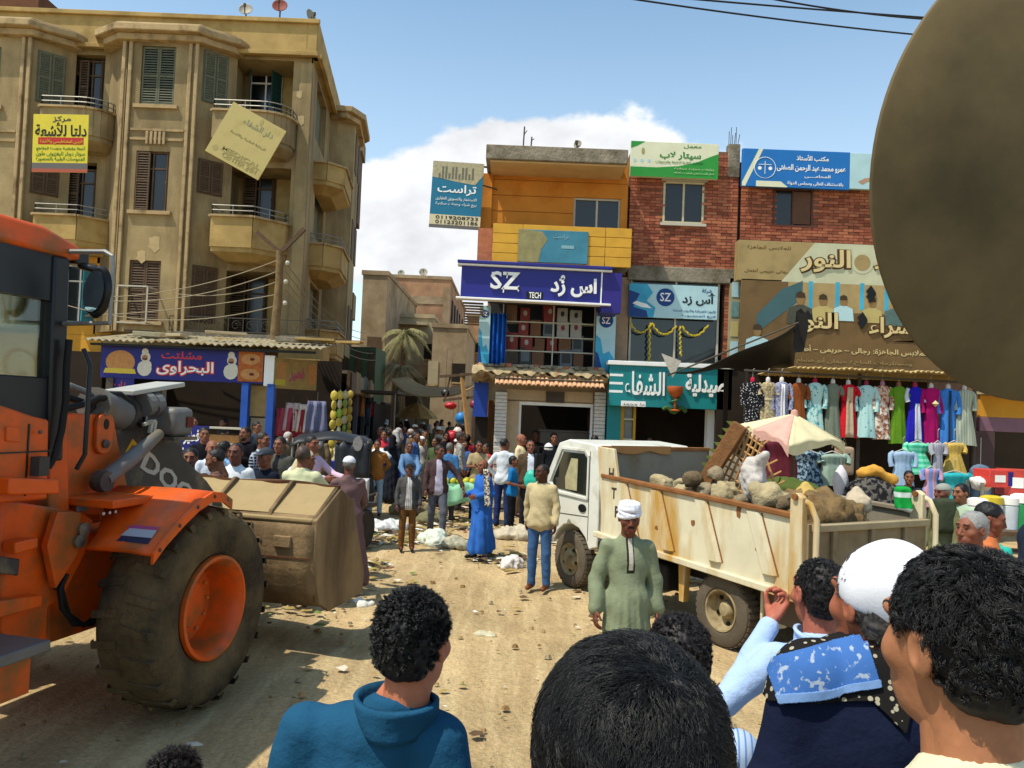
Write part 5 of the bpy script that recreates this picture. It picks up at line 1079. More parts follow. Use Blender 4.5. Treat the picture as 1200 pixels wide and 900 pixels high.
for px, py in ((1010, 376), (946, 374), (1060, 366), (1020, 345)):
    x, z = f195.pt(px, py); decal(rt, 'torn_hole', [(x-rt.location[0]+.13*(1+.4*math.sin(i*2.7))*math.cos(i*PI/4), z-rt.location[2]+.13*(1+.4*math.cos(i*3.1))*math.sin(i*PI/4)*1.2) for i in range(8)], BLACK, -.034, .002)
# rooftop whip antennas and old poles
for px, py, hh, Y, lb in ((613, 170, .5, 21, 'thin rusty rod sticking up from the orange building roof, taller of two'), (622, 170, .22, 21, 'short rusty rod beside the taller one on the orange building roof')):
    p = P(px, py, Y); o = empty('roof_rod', (p[0], p[1], p[2]), 0, lb, 'rod'); m = MB(); m.tube([(0, 0, -.3), (.02, 0, hh)], .02, 6); m.tube([(0, 0, hh*.5), (.09, 0, hh*.8)], .012, 5); m.build('rod', IRON, o)
# ---------------------------------------------------------------- far street
def block(label, X0, X1, Y0, Y1, z1, mat, wins=(), band=None, roofmat=None, side=None):
    b = empty('street_building', ((X0+X1)/2, Y0, 0), 0, label, 'building'); w = (X1-X0)/2; D = Y1-Y0
    m = MB(); wallq(m, -w, w, 0, z1, [], y=0); m.box(-w, w, .01, D, 0, z1); m.build('wall', mat, b, fixn=False)
    m = MB(); m.box(-w-.08, w+.08, -.08, D, z1, z1+.25); m.build('parapet', band or mat, b)
    for face, a, z, ww, hh, mm in wins:
        m = MB()
        if face == 'f': m.box(a, a+ww, -.06, .05, z, z+hh)
        elif face == 'r': m.box(w-.05, w+.06, a, a+ww, z, z+hh)
        else: m.box(-w-.06, -w+.05, a, a+ww, z, z+hh)
        o = m.build('window', mm, b)
        m = MB()
        if face == 'f': m.box(a-.08, a+ww+.08, -.14, -.061, z-.1, z-.01)
        elif face == 'r': m.box(w+.061, w+.14, a-.08, a+ww+.08, z-.1, z-.01)
        else: m.box(-w-.14, -w-.061, a-.08, a+ww+.08, z-.1, z-.01)
        m.build('sill', TRIM, o)
    return b
FBR = mt('far_brick', 'a67e5e', .95, .25, 1.5, .4, 20, dirt='7a5a44', dsc=.6, damt=.5); FTN = mt('far_render', 'a08a6c', .95, .25, 1.2, .4, 20, dirt='7a6648', dsc=.5); FCR = mt('far_cream', 'a89878', .9, .2, 1.5)
def px2(px, Y): return P(px, 420, Y)[0]
bb = block('large far brick building with flat roof closing the market lane', px2(430, 62), px2(524, 62), 62, 82, P(480, 326, 62)[2], FBR, [('r', a, z, 1.3, 1.7, DARK) for a in (2, 5, 8, 11, 15) for z in (3.5, 6.5, 9.5)]+[('f', -.1, 4, 1, 1.2, DARK)], band=FTN)
m = MB(); w_ = (px2(524, 62)-px2(430, 62))/2
for z in (P(480, 345, 62)[2]-.0,): m.box(-w_-.05, w_+.05, -.05, 0.005, z-.7, z-.1)
m.box(w_-.5, w_+.05, -.06, 0.005, 0, P(480, 335, 62)[2]); m.build('concrete_frame', FTN, bb)
b2 = block('cream balconied house below the far brick building', px2(455, 52), px2(506, 52), 52, 60, P(480, 372, 52)[2], FCR, [('f', -1.2, 6.3, .9, .7, DARK), ('f', .9, 5.6, .5, 1., DARK), ('f', -.2, 2.2, .8, 1.3, WOODB)])
m = MB(); w_ = (px2(506, 52)-px2(455, 52))/2; m.box(-w_-.1, w_-.3, -.9, .0, 7.75, 7.95); m.build('eave', FCR, b2); m = MB(); m.box(-w_+.8, w_-.2, -1.0, 0, 4.3, 5.2); m.build('balcony', FTN, b2, bev=.03)
block('plain brown house in the lane right of the cream balconied house', px2(506, 47), px2(546, 47), 47, 60, 7.2, FTN, [('f', .2, 4, .8, 1.1, DARK), ('f', -1.2, 3.8, .6, 1.4, FCR)], band=FTN)
block('far pale house squeezed beside the blue corner sign', px2(546, 58), px2(575, 58), 58, 70, P(560, 372, 58)[2], FBR, [('f', -.3, 6.6, .9, .7, DARK)], band=FCR)
block('low shop building left of the market lane past the tan building', px2(421, 46), px2(450, 46), 46, 60, P(435, 322, 46)[2], FTN, [('f', -.3, 5, .8, 1.4, WOODB), ('f', -.3, 2.2, .9, 1.2, DARK)])
block('narrow brown house far down the left of the lane', px2(440, 50.5), px2(457, 50.5), 50.5, 60, P(447, 338, 50)[2], FTN, [('f', -.3, 6, .7, 1, DARK)])
block('closing wall of houses at the far end of the lane', -22, 16, 84, 90, 9, FTN, [('f', x, 5, 1, 1.4, DARK) for x in range(-20, 14, 3)])
# green metal sheds and first floors along the left of the lane
m0 = mt('shed_green', '4a5a40', .8, .3, 3)
for i, (px, Y, h_, lb) in enumerate(((428, 38, 5.2, 'greenish shed front on the left of the lane just past the tan building'), (440, 43, 4.6, 'brown shed front farther down the left of the lane'))):
    o = empty('lane_shed', (px2(px, Y), Y, 0), 0, lb, 'shed'); m = MB(); m.box(-1.2, .5, 0, 3, 2.6, h_); m.build('upper_wall', m0 if i == 0 else FTN, o); m = MB(); m.box(-1.3, .8, -1.0, 0.2, 2.5, 2.6); m.build('awning', IRON, o); m = MB(); m.box(-1.2, .5, .1, 3, 0, 2.5); m.build('shop_opening', DARK, o)
    for k in range(5): m = MB(); m.box(-1.1+.32*k, -.85+.32*k, -.03, -.001, 2.8, h_-.2); m.build('panel', (WOODB, m0)[(k+i) % 2], o)
# palm tree
def palm(px, pyc, Y, label, n=26, L=2.1, col='5a6a34', droop=1.):
    c = P(px, pyc, Y); o = empty('palm_tree', (c[0], c[1], 0), 0, label, 'tree'); m = MB(); H = c[2]
    m.tube([(.1*math.sin(k*.8), 0, H*k/10) for k in range(11)], [.24-.008*k+.02*(k % 2) for k in range(11)], 10); m.build('trunk', mt('palm_trunk', '5c4830', .95, .4, 9, .8, 20), o)
    rg = random.Random(px); fm = mt('palm_leaf_'+col, col, .7, .35, 4)
    for k in range(n):
        a = k*2.4; el = rg.uniform(-.5, 1.1); LL = L*rg.uniform(.75, 1.1); m = MB(); pts = []
        for j in range(8):
            t = j/7; r = LL*t*math.cos(el*(1-.3*t)); z = LL*t*math.sin(el)-droop*LL*.75*t*t; pts.append(Vector((r*math.cos(a), r*math.sin(a), H+z)))
        m.tube(pts, [.025-.003*j for j in range(8)], 4)
        for j in range(1, 8):
            for q in range(3):
                p = pts[j-1].lerp(pts[j], q/3); d = (pts[j]-pts[j-1]).normalized(); s = d.cross(Vector((0, 0, 1))).normalized()
                for sg in (1, -1):
                    e = p+d*.22+s*sg*.34*(1-.07*j)-Vector((0, 0, .16+.1*rg.random())); m.add([p, p+d*.05, e], [(0, 1, 2)])
        m.build('frond', fm, o, fixn=False)
palm(474, 392, 44, 'green palm crown rising in front of the cream balconied house', 34, 1.55, '8c8658')
palm(470, 432, 41, 'shorter brownish palm with drooping fronds below the green one', 30, 1.5, '8c7850', 1.3)
# ---------------------------------------------------------------- street pole and wires
pb = P(321, 392, 22.8); o = empty('utility_pole', (pb[0], pb[1], 0), 0, 'crooked wooden utility pole with Y shaped arms beside the balconies', 'utility pole')
top = P(329, 294, 22.8)
m = MB(); n = 9; m.tube([(pb[0]*0+(top[0]-pb[0])*max(0, (k/n-.45))/.55+.02*math.sin(k*1.9), .02*math.cos(k), top[2]*k/n) for k in range(n+1)], [.17-.008*k+.008*(k % 2) for k in range(n+1)], 10); m.build('post', mt('old_pole_wood', '7a6444', .95, .35, 7, .9, 25), o, smooth=60)
for px, py in ((301, 272), (357, 268)):
    q = P(px, py, 22.8); m = MB(); m.bar((top[0]-pb[0], 0, top[2]-.05), (q[0]-pb[0], q[1]-22.8, q[2]), .11); m.build('arm', WOODB, o)
for px, py in ((337, 308), (335, 330), (334, 355)): q = P(px, py, 22.7); m = MB(); m.lathe([(.05, -.06), (.07, 0), (.04, .06)], 8, c=(q[0]-pb[0], -.1, q[2])); m.build('insulator', ALU, o)
WIRE = mt('old_cable_pale', '8c8068', .8, 0); WIRB = mt('cable_black', '14120f', .6, 0)
def wire(label, a, b, sag, mat=WIRE, r=.014, group=None, n=16):
    a, b = Vector(a), Vector(b); o = empty('cable', a, 0, label, 'cable', group); m = MB(); m.tube([(b-a)*(k/n)-Vector((0, 0, sag*4*(k/n)*(1-k/n))) for k in range(n+1)], r, 5); m.build('strand', mat, o)
for i, (x0, y0, x1, y1, s_) in enumerate(((120, 348, 325, 305, .25), (120, 352, 325, 318, .3), (205, 344, 325, 330, .2), (100, 370, 325, 345, .1), (60, 352, 325, 358, .5))):
    wire('sagging pale cable running from the utility pole to the left, %s of five' % ('topmost', 'second', 'middle', 'fourth', 'lowest')[i], P(x0, y0, 23.2), P(x1, y1, 22.8), s_, group='cables left of the pole')
for i in range(5):
    wire('sagging pale cable from the utility pole down the lane, %s of five' % ('topmost', 'second', 'middle', 'fourth', 'lowest')[i], P(334, 306+i*11, 22.8), P(428+i*3, 390+i*8, 38), .5, group='cables right of the pole')
for i, (a, b_, s_) in enumerate((((800, -2), (1180, 27), .02), ((735, -2), (1120, 45), .05), ((890, -4), (1180, 26), .12))):
    wire('black overhead power line crossing the upper right sky, %s of three' % ('middle', 'lowest', 'uppermost')[i], P(*a, 14), P(*b_, 16), s_, WIRB, .018, 'overhead power lines')
# ---------------------------------------------------------------- food kiosk at the foot of the tan building
def corr(m, x0, x1, ya, za, yb, zb, n=60, amp=.03, wob=.03, seed=1):
    r = random.Random(seed)
    w = [r.uniform(-wob, wob) for _ in range(n*4+1)]
    def f(u, v):
        i = int(u*n*4+.5); x = x0+(x1-x0)*u; return (x, ya+(yb-ya)*v+w[i]*v*.6, za+(zb-za)*v+amp*math.sin(u*n*2*PI)+w[i//8*8]*.5*v)
    m.sheet(f, n*4, 4)
TIN = mt('pale_corrugated_sheet', 'b4aa8c', .7, .3, 3, .2, 30, dirt='86724c', dsc=3, damt=.6)
KBL = mt('kiosk_sign_blue', '1c2070', .5, .12, 2); LRD = mt('letter_red', 'c8342c', .5, 0)
BRD = mt('bread_print', 'b8824a', .6, .25, 12); CHF = mt('chef_print', 'c8c4b4', .6, .15, 12)
KF = Face((0, 20.6), 0)
def kiosk():
    x0, x1, z0, z1 = KF.rect(118, 408, 309, 446); o = empty('food_kiosk', ((x0+x1)/2, 20.6, 0), 0, 'food kiosk with blue sign, corrugated roof and dark interior under the balconies', 'kiosk')
    ox = (x0+x1)/2; w = x1-x0; h = z1-z0; zb = z0
    m = MB(); m.box(-w/2, w/2, 0, .1, zb, z1); s_ = m.build('sign_board', KBL, o, bev=.008)
    T = Matrix.Translation((0, 0, zb))
    for st, bx, mm, bo in (('مشلتت', (.37, .62, .66, .9), LRD, .02), ('البحراوى', (.34, .7, .12, .62), LRD, .09), ('البحراوى', (.345, .695, .16, .6), WHITE, .02)):
        text('lettering', st, (-w/2+bx[0]*w, -w/2+bx[1]*w, zb+bx[2]*h, zb+bx[3]*h), mm, o, y=-.002 if mm is LRD else -.012, bold=bo, ext=.004)
    D = lambda pts: [(-w/2+a*w, zb+b*h) for a, b in pts]
    decal(o, 'flatbread_print', [(p[0], p[1]) for p in disc(-w/2+.12*w, zb+.5*h, .36*h, 24, .45*h)], BRD, -.002); decal(o, 'tray_print', D([(.02, .15), (.22, .15), (.21, .3), (.03, .3)]), mt('print_yellow', 'c8b040', .6, .1), -.006)
    for u in (.27, .8):
        for dx, dz, r in ((0, -.15, .3), (.02, .2, .2), (0, .36, .14), (-.06, -.1, .2), (.07, -.05, .2)): decal(o, 'cook_print', disc(-w/2+u*w+dx*h, zb+(.48+dz)*h, r*h*.8, 12, r*h*.75), CHF, -.002-abs(dx)*.05-r*.004)
        decal(o, 'face_print', disc(-w/2+u*w, zb+.66*h, .09*h, 10), mt('print_face_tan', 'a07050', .6, .1), -.012)
        m = MB(); m.box(-w/2+u*w-.08*h, -w/2+u*w+.08*h, -.017, -.014, zb+.6*h, zb+.64*h); m.build('beard_print', BLACK, o)
    m = MB(); m.box(w/2-.155*w, w/2-.002*w, -.012, -.001, zb+.05*h, zb+.97*h); m.build('food_photo_panel', mt('print_orange', 'a85a20', .6, .3, 10), o)
    for v in (.28, .74): decal(o, 'pie_print', disc(w/2-.08*w, zb+v*h, .17*h, 16, .3*h), BRD, -.013); decal(o, 'filling_print', disc(w/2-.07*w, zb+v*h, .05*h, 8, .08*h), mt('print_dark_red', '5a1c14', .6, 0), -.017)
    # side sign
    a = KF.pt(309, 435)[0]-ox; b_ = KF.pt(321, 435)[0]-ox; c = KF.pt(371, 437, 1.2)[0]-ox
    m = MB(); m.box(a+.01, b_, 0, .1, zb-.05, z1-.1); m.build('white_panel', WHITE, o)
    L = math.hypot(c-b_, 1.2); m = MB(); m.box(0, L, 0, .08, zb-.1, z1-.14); q = m.build('side_sign', mt('side_sign_tan', 'a08850', .6, .3, 5), o, loc=(b_+.01, 0, 0), rot=(0, 0, math.atan2(1.2, c-b_)))
    text('lettering', 'فطير', (.35*L, .7*L, zb+.1, z1-.35), mt('letter_pink', 'b04868', .6, 0), q, y=-.002, bold=.03)
    for u in (.06, .78): m = MB(); m.box(u*L, (u+.2)*L, -.01, -.001, zb+.05, z1-.25); m.build('bread_print', BRD, q)
    m = MB(); m.box(.02*L, .25*L, -.014, -.0105, zb-.02, zb+.14); m.build('yellow_tag', mt('print_yellow2', 'b8a838', .6, 0), q)
    # small signs
    x_, _, zz, z2 = KF.rect(126, 443, 156, 478); m = MB(); m.box(x_-ox, x_-ox+.66, .02, .06, zz, z2); q = m.build('small_sign', KBL, o); text('lettering', 'مشلتت', (x_-ox+.08, x_-ox+.58, zz+.42, zz+.7), mt('letter_pink', 'b04868', .6, 0), q, y=.018, bold=.04)
    # roof
    m = MB(); corr(m, -w/2-.3, c+.5, 2.4, z1+.5, -.35, z1+.12, 34); m.build('roof_sheet', TIN, o, solid=.012, fixn=False)
    m = MB(); m.box(-w/2-.2, c+.3, -.2, -.1, z1-.02, z1+.04); m.build('roof_beam', BLACK, o)
    for px, py, r in ((127, 444, 1), (286, 455, 1), (316, 455, 0)):
        X = KF.pt(px, 480)[0]-ox
        m = MB(); m.box(X-.08, X+.1, -.05, .15, 0, zb); m.build('post', mt('post_blue', '1c4a9a', .6, .2, 4) if px > 200 else IRON, o)
    m = MB(); m.box(KF.pt(289, 460)[0]-ox, KF.pt(313, 460)[0]-ox, .3, .34, zb-.85, zb-.05); m.build('plywood_panel', mt('plywood', 'a88c58', .8, .2, 6), o)
    m = MB(); m.box(KF.pt(289, 500)[0]-ox, KF.pt(308, 500)[0]-ox, .3, .34, 0, zb-.9); m.build('pale_board', FCR, o)
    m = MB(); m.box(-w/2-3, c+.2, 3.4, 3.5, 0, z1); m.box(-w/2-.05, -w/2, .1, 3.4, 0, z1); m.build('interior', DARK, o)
    # clutter on the roof
    rg = random.Random(4)
    for i in range(15):
        t = empty('roof_plank', (ox-w/2+.3+rg.random()*(w+1.6), 20.9+rg.random()*1.5, z1+.25+.2*rg.random()), rg.uniform(-.4, .4)); m = MB(); L = rg.uniform(.5, 1.5); m.box(-L/2, L/2, -.12, .12, 0, rg.uniform(.04, .14)); t.parent = o; t.location.x -= ox; t.location.y -= 20.6; m.build('roof_scrap', (FCR, WOODB, TIN, CONC, PLAS2)[i % 5], t, bev=.01)
    return o, ox, w, zb
KO, KX, KW, KZ = kiosk()
def simple(name, label, cat, loc, rz=0, group=None): return empty(name, loc, rz, label, cat, group)
# food cabinet, oven, small counter sign
p = G(250, 570); p = P(252, 545, 19.9)
o = simple('display_cabinet', 'glass food cabinet with steel shelves on a counter inside the kiosk', 'cabinet', (p[0], 20.3, 0))
m = MB(); m.box(-.7, .7, 0, .6, 0, .85); m.build('counter', STEEL, o, bev=.02)
for z in (.85, 1.25, 1.65): m = MB(); m.box(-.6, .6, 0, .5, z, z+.04); m.build('shelf', ALU, o)
for x in (-.6, .56): m = MB(); m.box(x, x+.04, 0, .04, .89, 1.65); m.build('post', ALU, o)
m = MB(); m.box(-.5, .4, .1, .4, 1.29, 1.5); m.build('tray_of_bread', BRD, o, bev=.03)
p = P(219, 545, 19); o = simple('menu_board', 'little blue board with red lettering beside the men at the kiosk', 'sign', (p[0], 19.2, 0)); m = MB(); m.box(-.4, .4, 0, .04, .9, 1.75); m.build('board', KBL, o); text('lettering', 'فطير\nمشلتت', (-.3, .3, 1., 1.65), WHITE, o, y=-.002, bold=.03); m = MB(); m.box(-.35, -.3, .04, .08, 0, .9); m.build('leg', IRON, o); m = MB(); m.box(.3, .35, .04, .08, 0, .9); m.build('leg', IRON, o)
# ---------------------------------------------------------------- shops on the street side of the tan building
def shopfront():
    S = LS; O = S.o; o = empty('side_shops', (O[0], O[1], 0), LA, 'brown boarded shopfronts with dark openings along the side of the tan building', 'shops')
    m = MB(); m.box(.2, 18, -1.6, -1.5, 2.75, 3.5); f = m.build('fascia', WOODB, o)
    for i in range(9): m = MB(); m.box(.3+i*1.95, 2.15+i*1.95, -1.66, -1.605, 2.8, 3.45+.1*(i % 2)); m.build('fascia_board', (WOODB, PLAS, FTN, WOODG)[i % 4], f, bev=.01)
    m = MB(); m.box(.2, 18, -1.5, -.05, 3.4, 3.5); m.build('roof_slab', CONC, o)
    m = MB(); m.box(.2, 18, -.1, -.04, 0, 3.4); m.build('dark_back', DARK, o)
    for t in (.3, 4, 8, 12, 16): m = MB(); m.box(t, t+.15, -1.6, -1.45, 0, 2.75); m.build('post', mt('post_grey_blue', '5a6470', .6, .2), o)
shopfront()
BAGS = [mt('snack_green', '7a9a30', .4, .2, 9), mt('snack_yellow', 'b8a03c', .4, .2, 9), mt('snack_pale', 'b8b48c', .4, .2, 9)]
def at_side(px, py, out): # point in front of the side facade
    t, z = LS.pt(px, py, -out); c, s = math.cos(LA), math.sin(LA); return Vector((LS.o[0]+c*t+s*out, LS.o[1]+s*t-c*out, z))
k = 0
for px in (392, 399, 405, 411):
    t = at_side(px, 457, 1.75); o = simple('snack_string', 'vertical string of %s snack bags hanging at the side shop, %s of four' % (('yellowish', 'green', 'green', 'pale green')[k], ('leftmost', 'second', 'third', 'rightmost')[k]), 'snack bags', t, 0, 'strings of snack bags'); m = MB(); m.tube([(0, 0, .0), (0, 0, -1.7)], .01, 4); m.build('string', WHITE, o)
    for i in range(7):
        V, Q = sdf([ell((0, 0, 0), (.1, .05, .13))], .03); l = link('snack_bag', mesh_np('snack_bag', V, Q, BAGS[(i+k) % 3 if k % 3 else 1]), o, (0, 0, -.14-.235*i), (0, 0, i*1.3))
    k += 1
rg = random.Random(9)
HC = [cloth(c) for c in ('b04a5a', 'c8b0a8', '8a2c34', 'd0c4b4', '6a6a80', 'a87850', '40506a')]
for i, (px, py) in enumerate(((334, 478), (343, 472), (352, 480), (360, 474), (372, 470), (420, 465), (426, 478), (433, 470), (441, 480), (448, 474))):
    q = at_side(px, py, 1.5) if px > 365 else Vector(P(px, py, 21.2)); o = simple('hanging_garment', '%s garment hanging in the shade of the side shops, %s' % (('pink', 'pale', 'dark red', 'cream', 'grey blue', 'tan', 'slate')[i % 7], ('left of the blue post', 'above the canopy', 'second above the canopy', 'third above the canopy', 'before the snack strings', 'after the snack strings', 'near the lane corner', 'beside the lane awning', 'low by the lane awning', 'farthest down')[i]), 'garment', q, 0, 'garments hanging by the side shops')
    m = MB(); m.sheet(lambda u, v: ((u-.5)*(.42+.1*v), .05*math.sin(u*14+v*2+i), -v*.75), 10, 6); m.build('cloth', HC[i % 7], o, solid=.01, smooth=60)
    m = MB(); m.tube([(0, 0, 0), (0, .02, .2)], .01, 4); m.build('hook', IRON, o)
# ---------------------------------------------------------------- market lane props
def pts(px, py, Y): return Vector(P(px, py, Y))
q = pts(488, 481, 36); o = simple('straw_umbrella', 'straw coloured market umbrella down the lane', 'umbrella', (q.x, 36, 0)); m = MB(); m.lathe([(1.0, q.z-.35), (.7, q.z-.05), (.35, q.z+.2), (.02, q.z+.35)], 10, cap=False); m.build('canopy', mt('straw_cloth', 'b09a68', .9, .3, 5), o, solid=.03); m = MB(); m.tube([(0, 0, 0), (0, 0, q.z+.3)], .03, 6); m.build('pole', WOODB, o)
a, b_ = pts(456, 444, 33), pts(562, 447, 29); o = simple('lane_tarpaulin', 'brown sagging tarpaulin slung across the market lane', 'tarpaulin', a); m = MB(); m.sheet(lambda u, v: (lambda p: (p.x, p.y+v*6, p.z-.75*math.sin(PI*u)*(1-.3*v)-.08*math.sin(9*u)+v*.35))((b_-a)*u), 20, 8); m.build('cloth', mt('tarp_brown', '8a6c40', .9, .3, 1.5, .4), o, solid=.02, smooth=60)
a, b_ = pts(421, 458, 32), pts(468, 462, 30); o = simple('lane_awning', 'dark flat awning on thin posts left side of the lane', 'awning', (a.x, 31, 0)); m = MB(); m.box(0, b_.x-a.x, -1.5, 3, a.z-.1, a.z); m.build('roof', IRON, o)
for x in (.1, b_.x-a.x-.1): m = MB(); m.tube([(x, -1.4, 0), (x, -1.4, a.z-.1)], .04, 6); m.build('post', STEEL, o)
a, b_ = pts(560, 517, 21), pts(541, 438, 22); o = simple('leaning_ladder', 'rough wooden pole frame leaning at the corner by the crowd', 'ladder', (a.x, 21, 0))
m = MB(); m.bar((0, 0, 0), (b_.x-a.x, 1, b_.z), .1, .08); m.build('pole', mt('raw_wood', 'a07848', .85, .3, 8, .4), o); 
for z_, L in ((b_.z-.1, 1.0), (b_.z-.75, .8)): m = MB(); m.bar((b_.x-a.x-L*.6, 1, z_), (b_.x-a.x+L*.5, .9, z_+.12), .07); m.build('crosspiece', WOODB, o)
m = MB(); m.bar((b_.x-a.x-.45, 1, b_.z-.8), (b_.x-a.x-.3, 1, b_.z-.05), .05); m.build('upright', WOODB, o)
for px, py, Y, r, c, lb in ((528, 475, 24, .28, 'b01c20', 'bright red plastic bag hanging at the lane entrance'), (556, 474, 23, .2, '8a2c34', 'dark pink ball hanging by the pillar'), (541, 490, 23, .27, '2a7ab8', 'sky blue balloon ball above the crowd'), (530, 512, 22, .28, 'a81c28', 'red sack held up in the crowd'), (522, 460, 24, .2, '20242c', 'dark bag hanging above the lane'), (536, 505, 24, .2, 'c0b8b0', 'pale bundle held up in the crowd')):
    q = pts(px, py, Y); o = simple('hanging_bag' if 'ball' not in lb else 'ball', lb, 'bag' if 'ball' not in lb else 'ball', (q.x, q.y, q.z)); r *= .72; blob('body', [ell((0, 0, 0), (r, r*.8, r*(.6 if 'red plastic' in lb else .95)))], .05, mt('plastic_'+c, c, .4, .15, 5), o, noise=.04 if 'ball' not in lb else 0)
    m = MB(); m.tube([(0, 0, r*.5), (0, 0, r+1.2)], .008, 4); m.build('string', IRON, o)
# blue cart with sacks, green table
q = G(432, 585); o = simple('market_cart', 'blue handcart loaded with pale sacks and grain behind the man in mustard', 'cart', (P(425, 570, 20)[0], 20.3, 0))
BLC = mt('cart_blue', '1c2c88', .5, .2, 4); m = MB(); m.box(-1.0, 1.0, -.5, .5, .45, 1.0); m.build('box', BLC, o, bev=.02)
for x in (-.8, .8): m = MB(); m.tube([(x-.0, -.55, .28), (x, -.5, .28)], .28, 14); m.build('wheel', BLACK, o)
blob('grain_heap', [ell((0, 0, 1.0), (.75, .45, .4))], .05, mt('grain', 'b08448', .95, .3, 12, .6, 40), o, noise=.05)
for i, (px, py, c, lb) in enumerate(((406, 540, 'c8bca8', 'cream sack slumped on the left of the blue cart'), (447, 533, 'c4ccd0', 'white sack heaped at the right of the blue cart'))):
    q = pts(px, py, 19.6); s_ = simple('sack', lb, 'sack', (q.x, 20.0, .98)); blob('cloth', [ell((0, 0, .16), (.42, .3, .22))], .04, cloth(c), s_, noise=.06)
q = pts(548, 565, 17.2); o = simple('produce_table', 'wooden crate table with pale green cloth and yellow fruit in the crowd', 'table', (q.x, 17.4, 0)); gm = mt('cloth_palegreen', '8cc09a', .8, .2, 4)
m = MB(); m.box(-.55, .5, -.4, .4, .75, .8); m.build('top', gm, o); m = MB(); m.sheet(lambda u, v: (-.55+1.05*u, -.42-.03*math.sin(u*20), .8-v*.42-.05*math.sin(u*9)), 20, 4); m.build('cloth', gm, o, solid=.01, smooth=60)
for x in (-.5, .45):
    for y in (-.35, .35): m = MB(); m.box(x, x+.06, y, y+.06, 0, .75); m.build('leg', WOODB, o)
for i in range(14): 
    rr_ = simple('fruit', 'yellow green fruit %s in the %s row on the pale green cloth' % (('leftmost', 'second from left', 'third from left', 'in the middle', 'third from right', 'second from right', 'rightmost')[i % 7], ('front', 'back')[i//7]), 'fruit', (q.x-.45+.14*(i % 7), 17.1+.25*(i//7), .86), 0, 'fruit on the green table'); m = MB(); m.lathe([(.001, -.07), (.06, -.05), (.08, 0), (.05, .06), (.001, .07)], 8); m.build('flesh', mt('fruit_yellow', 'b8b030', .5, .2, 4), rr_, smooth=60)
# ---------------------------------------------------------------- dress stall on the right
DY = 17.0; DF = Face((0, DY), 0)
x0, x1, z0, z1 = DF.rect(872, 437, 1150, 443); DX = (x0+x1)/2; w = x1-x0
o = empty('dress_stall', (DX, DY, 0), 0, 'dress stall with tin awning and dark shaded interior under the big poster', 'stall')
m = MB(); corr(m, KF.pt(925, 430)[0]*17/20.6-DX, x1-DX+.2, 2.5, z1+.0, -.3, z1+.05, 40, .02, .03, 3); m.build('tin_awning', mt('tin_yellowed', 'c8b078', .7, .3, 3, dirt='9a7c48', dsc=3), o, solid=.015, fixn=False)
m = MB(); m.box(-w/2, w/2, 2.2, 2.3, 0, z1+.1); m.build('back_shade_sheet', DARK, o); m = MB(); m.box(-w/2-.1, -w/2, 1.2, 1.25, 0, z1); m.build('side_shade_sheet', DARK, o)  # dark sheets stand in for the shade inside the stall
m = MB(); m.tube([(-w/2, 0, z1-.05), (w/2, 0, z1-.12)], .025, 8); m.build('hanging_rail', IRON, o)
for x in (-w/2+.1, 0, w/2-.05): m = MB(); m.tube([(x, .15, 0), (x, .15, z1)], .04, 8); m.build('post', IRON, o)
def dress(px, pt, pb_, label, mat, neck='c8c0b8', sl=.8, flare=.2, w0=.36, panel=None, belt=None, bow=None, Y=DY, grp='dresses hung in a row under the awning', sleeve=None):
    t = P(px, pt, Y); b_ = P(px, pb_, Y); H = t[2]-b_[2]; o = empty('dress', (t[0], Y, b_[2]), random.uniform(-.15, .15), label, 'dress', grp)
    W0 = w0/2
    def wd(v): # v 0 top .. 1 hem
        if v < .06: return W0*(.55+.45*v/.06)
        if v < .34: return W0*(1-.28*((v-.06)/.28))
        return W0*(.72+(.28+flare)*((v-.34)/.66)**.9)
    ph = random.random()*6
    def f(u, v):
        a = 2*PI*u; fo = 1+.10*min(1, v*1.4)*math.sin(a*7+ph+2*v)+.05*math.sin(a*13+ph); W = wd(v); return (W*math.cos(a)*(.7+.3*fo), -W*.48*math.sin(a)*fo-.02, H*(1-v)-.01*math.cos(2*a))
    m = MB(); m.sheet(f, 48, 22); m.build('skirt_and_bodice', mat, o, smooth=80, fixn=False)
    for s in (-1, 1):
        L = sl*H*.5; m = MB(); m.tube([(s*W0*.82, 0, H*.965), (s*(W0+.02), .0, H*.9), (s*(W0+.035), -.03, H*.95-L*.6), (s*(W0+.01), -.05, H*.95-L)], [.05, .055, .05, .055], 8); m.build('sleeve', sleeve or mat, o, smooth=60)
    m = MB(); m.lathe([(.045, -.03), (.05, .04), (.04, .1), (.001, .12)], 10, c=(0, 0, H)) if grp.startswith('dresses') else m.tube([(-W0*.8, 0, H*.96), (0, 0, H+.05), (W0*.8, 0, H*.96)], .01, 5); m.build('neck_form' if grp.startswith('dresses') else 'hanger', cloth(neck), o, smooth=60)
    m = MB(); m.tube([(0, 0, H+.1), (.0, 0, H+.26), (.03, 0, H+.3)], .008, 5); m.build('hook', STEEL, o)
    if panel:
        m = MB(); pm, pw, v0, v1 = panel; m.sheet(lambda u, v: ((u-.5)*2*pw*(1+.6*v), -wd(v0+(v1-v0)*v)*.53-.03-.012*math.sin(u*8), H*(1-v0-(v1-v0)*v)), 8, 10); m.build('front_panel', pm, o, solid=.006, smooth=60)
    if belt: m = MB(); m.lathe([(wd(.33)*1.12, -.02), (wd(.33)*1.12, .025)], 20, T=Matrix.Translation((0, -.02, H*.67)) @ Matrix.Scale(.52, 4, (0, 1, 0))); m.build('belt', belt, o)
    if bow: m = MB(); m.lathe([(.001, -.07), (.07, 0), (.001, .07)], 10, c=(0, -.16, H*.72)); m.build('bow', bow, o)
    return o
FL = patt
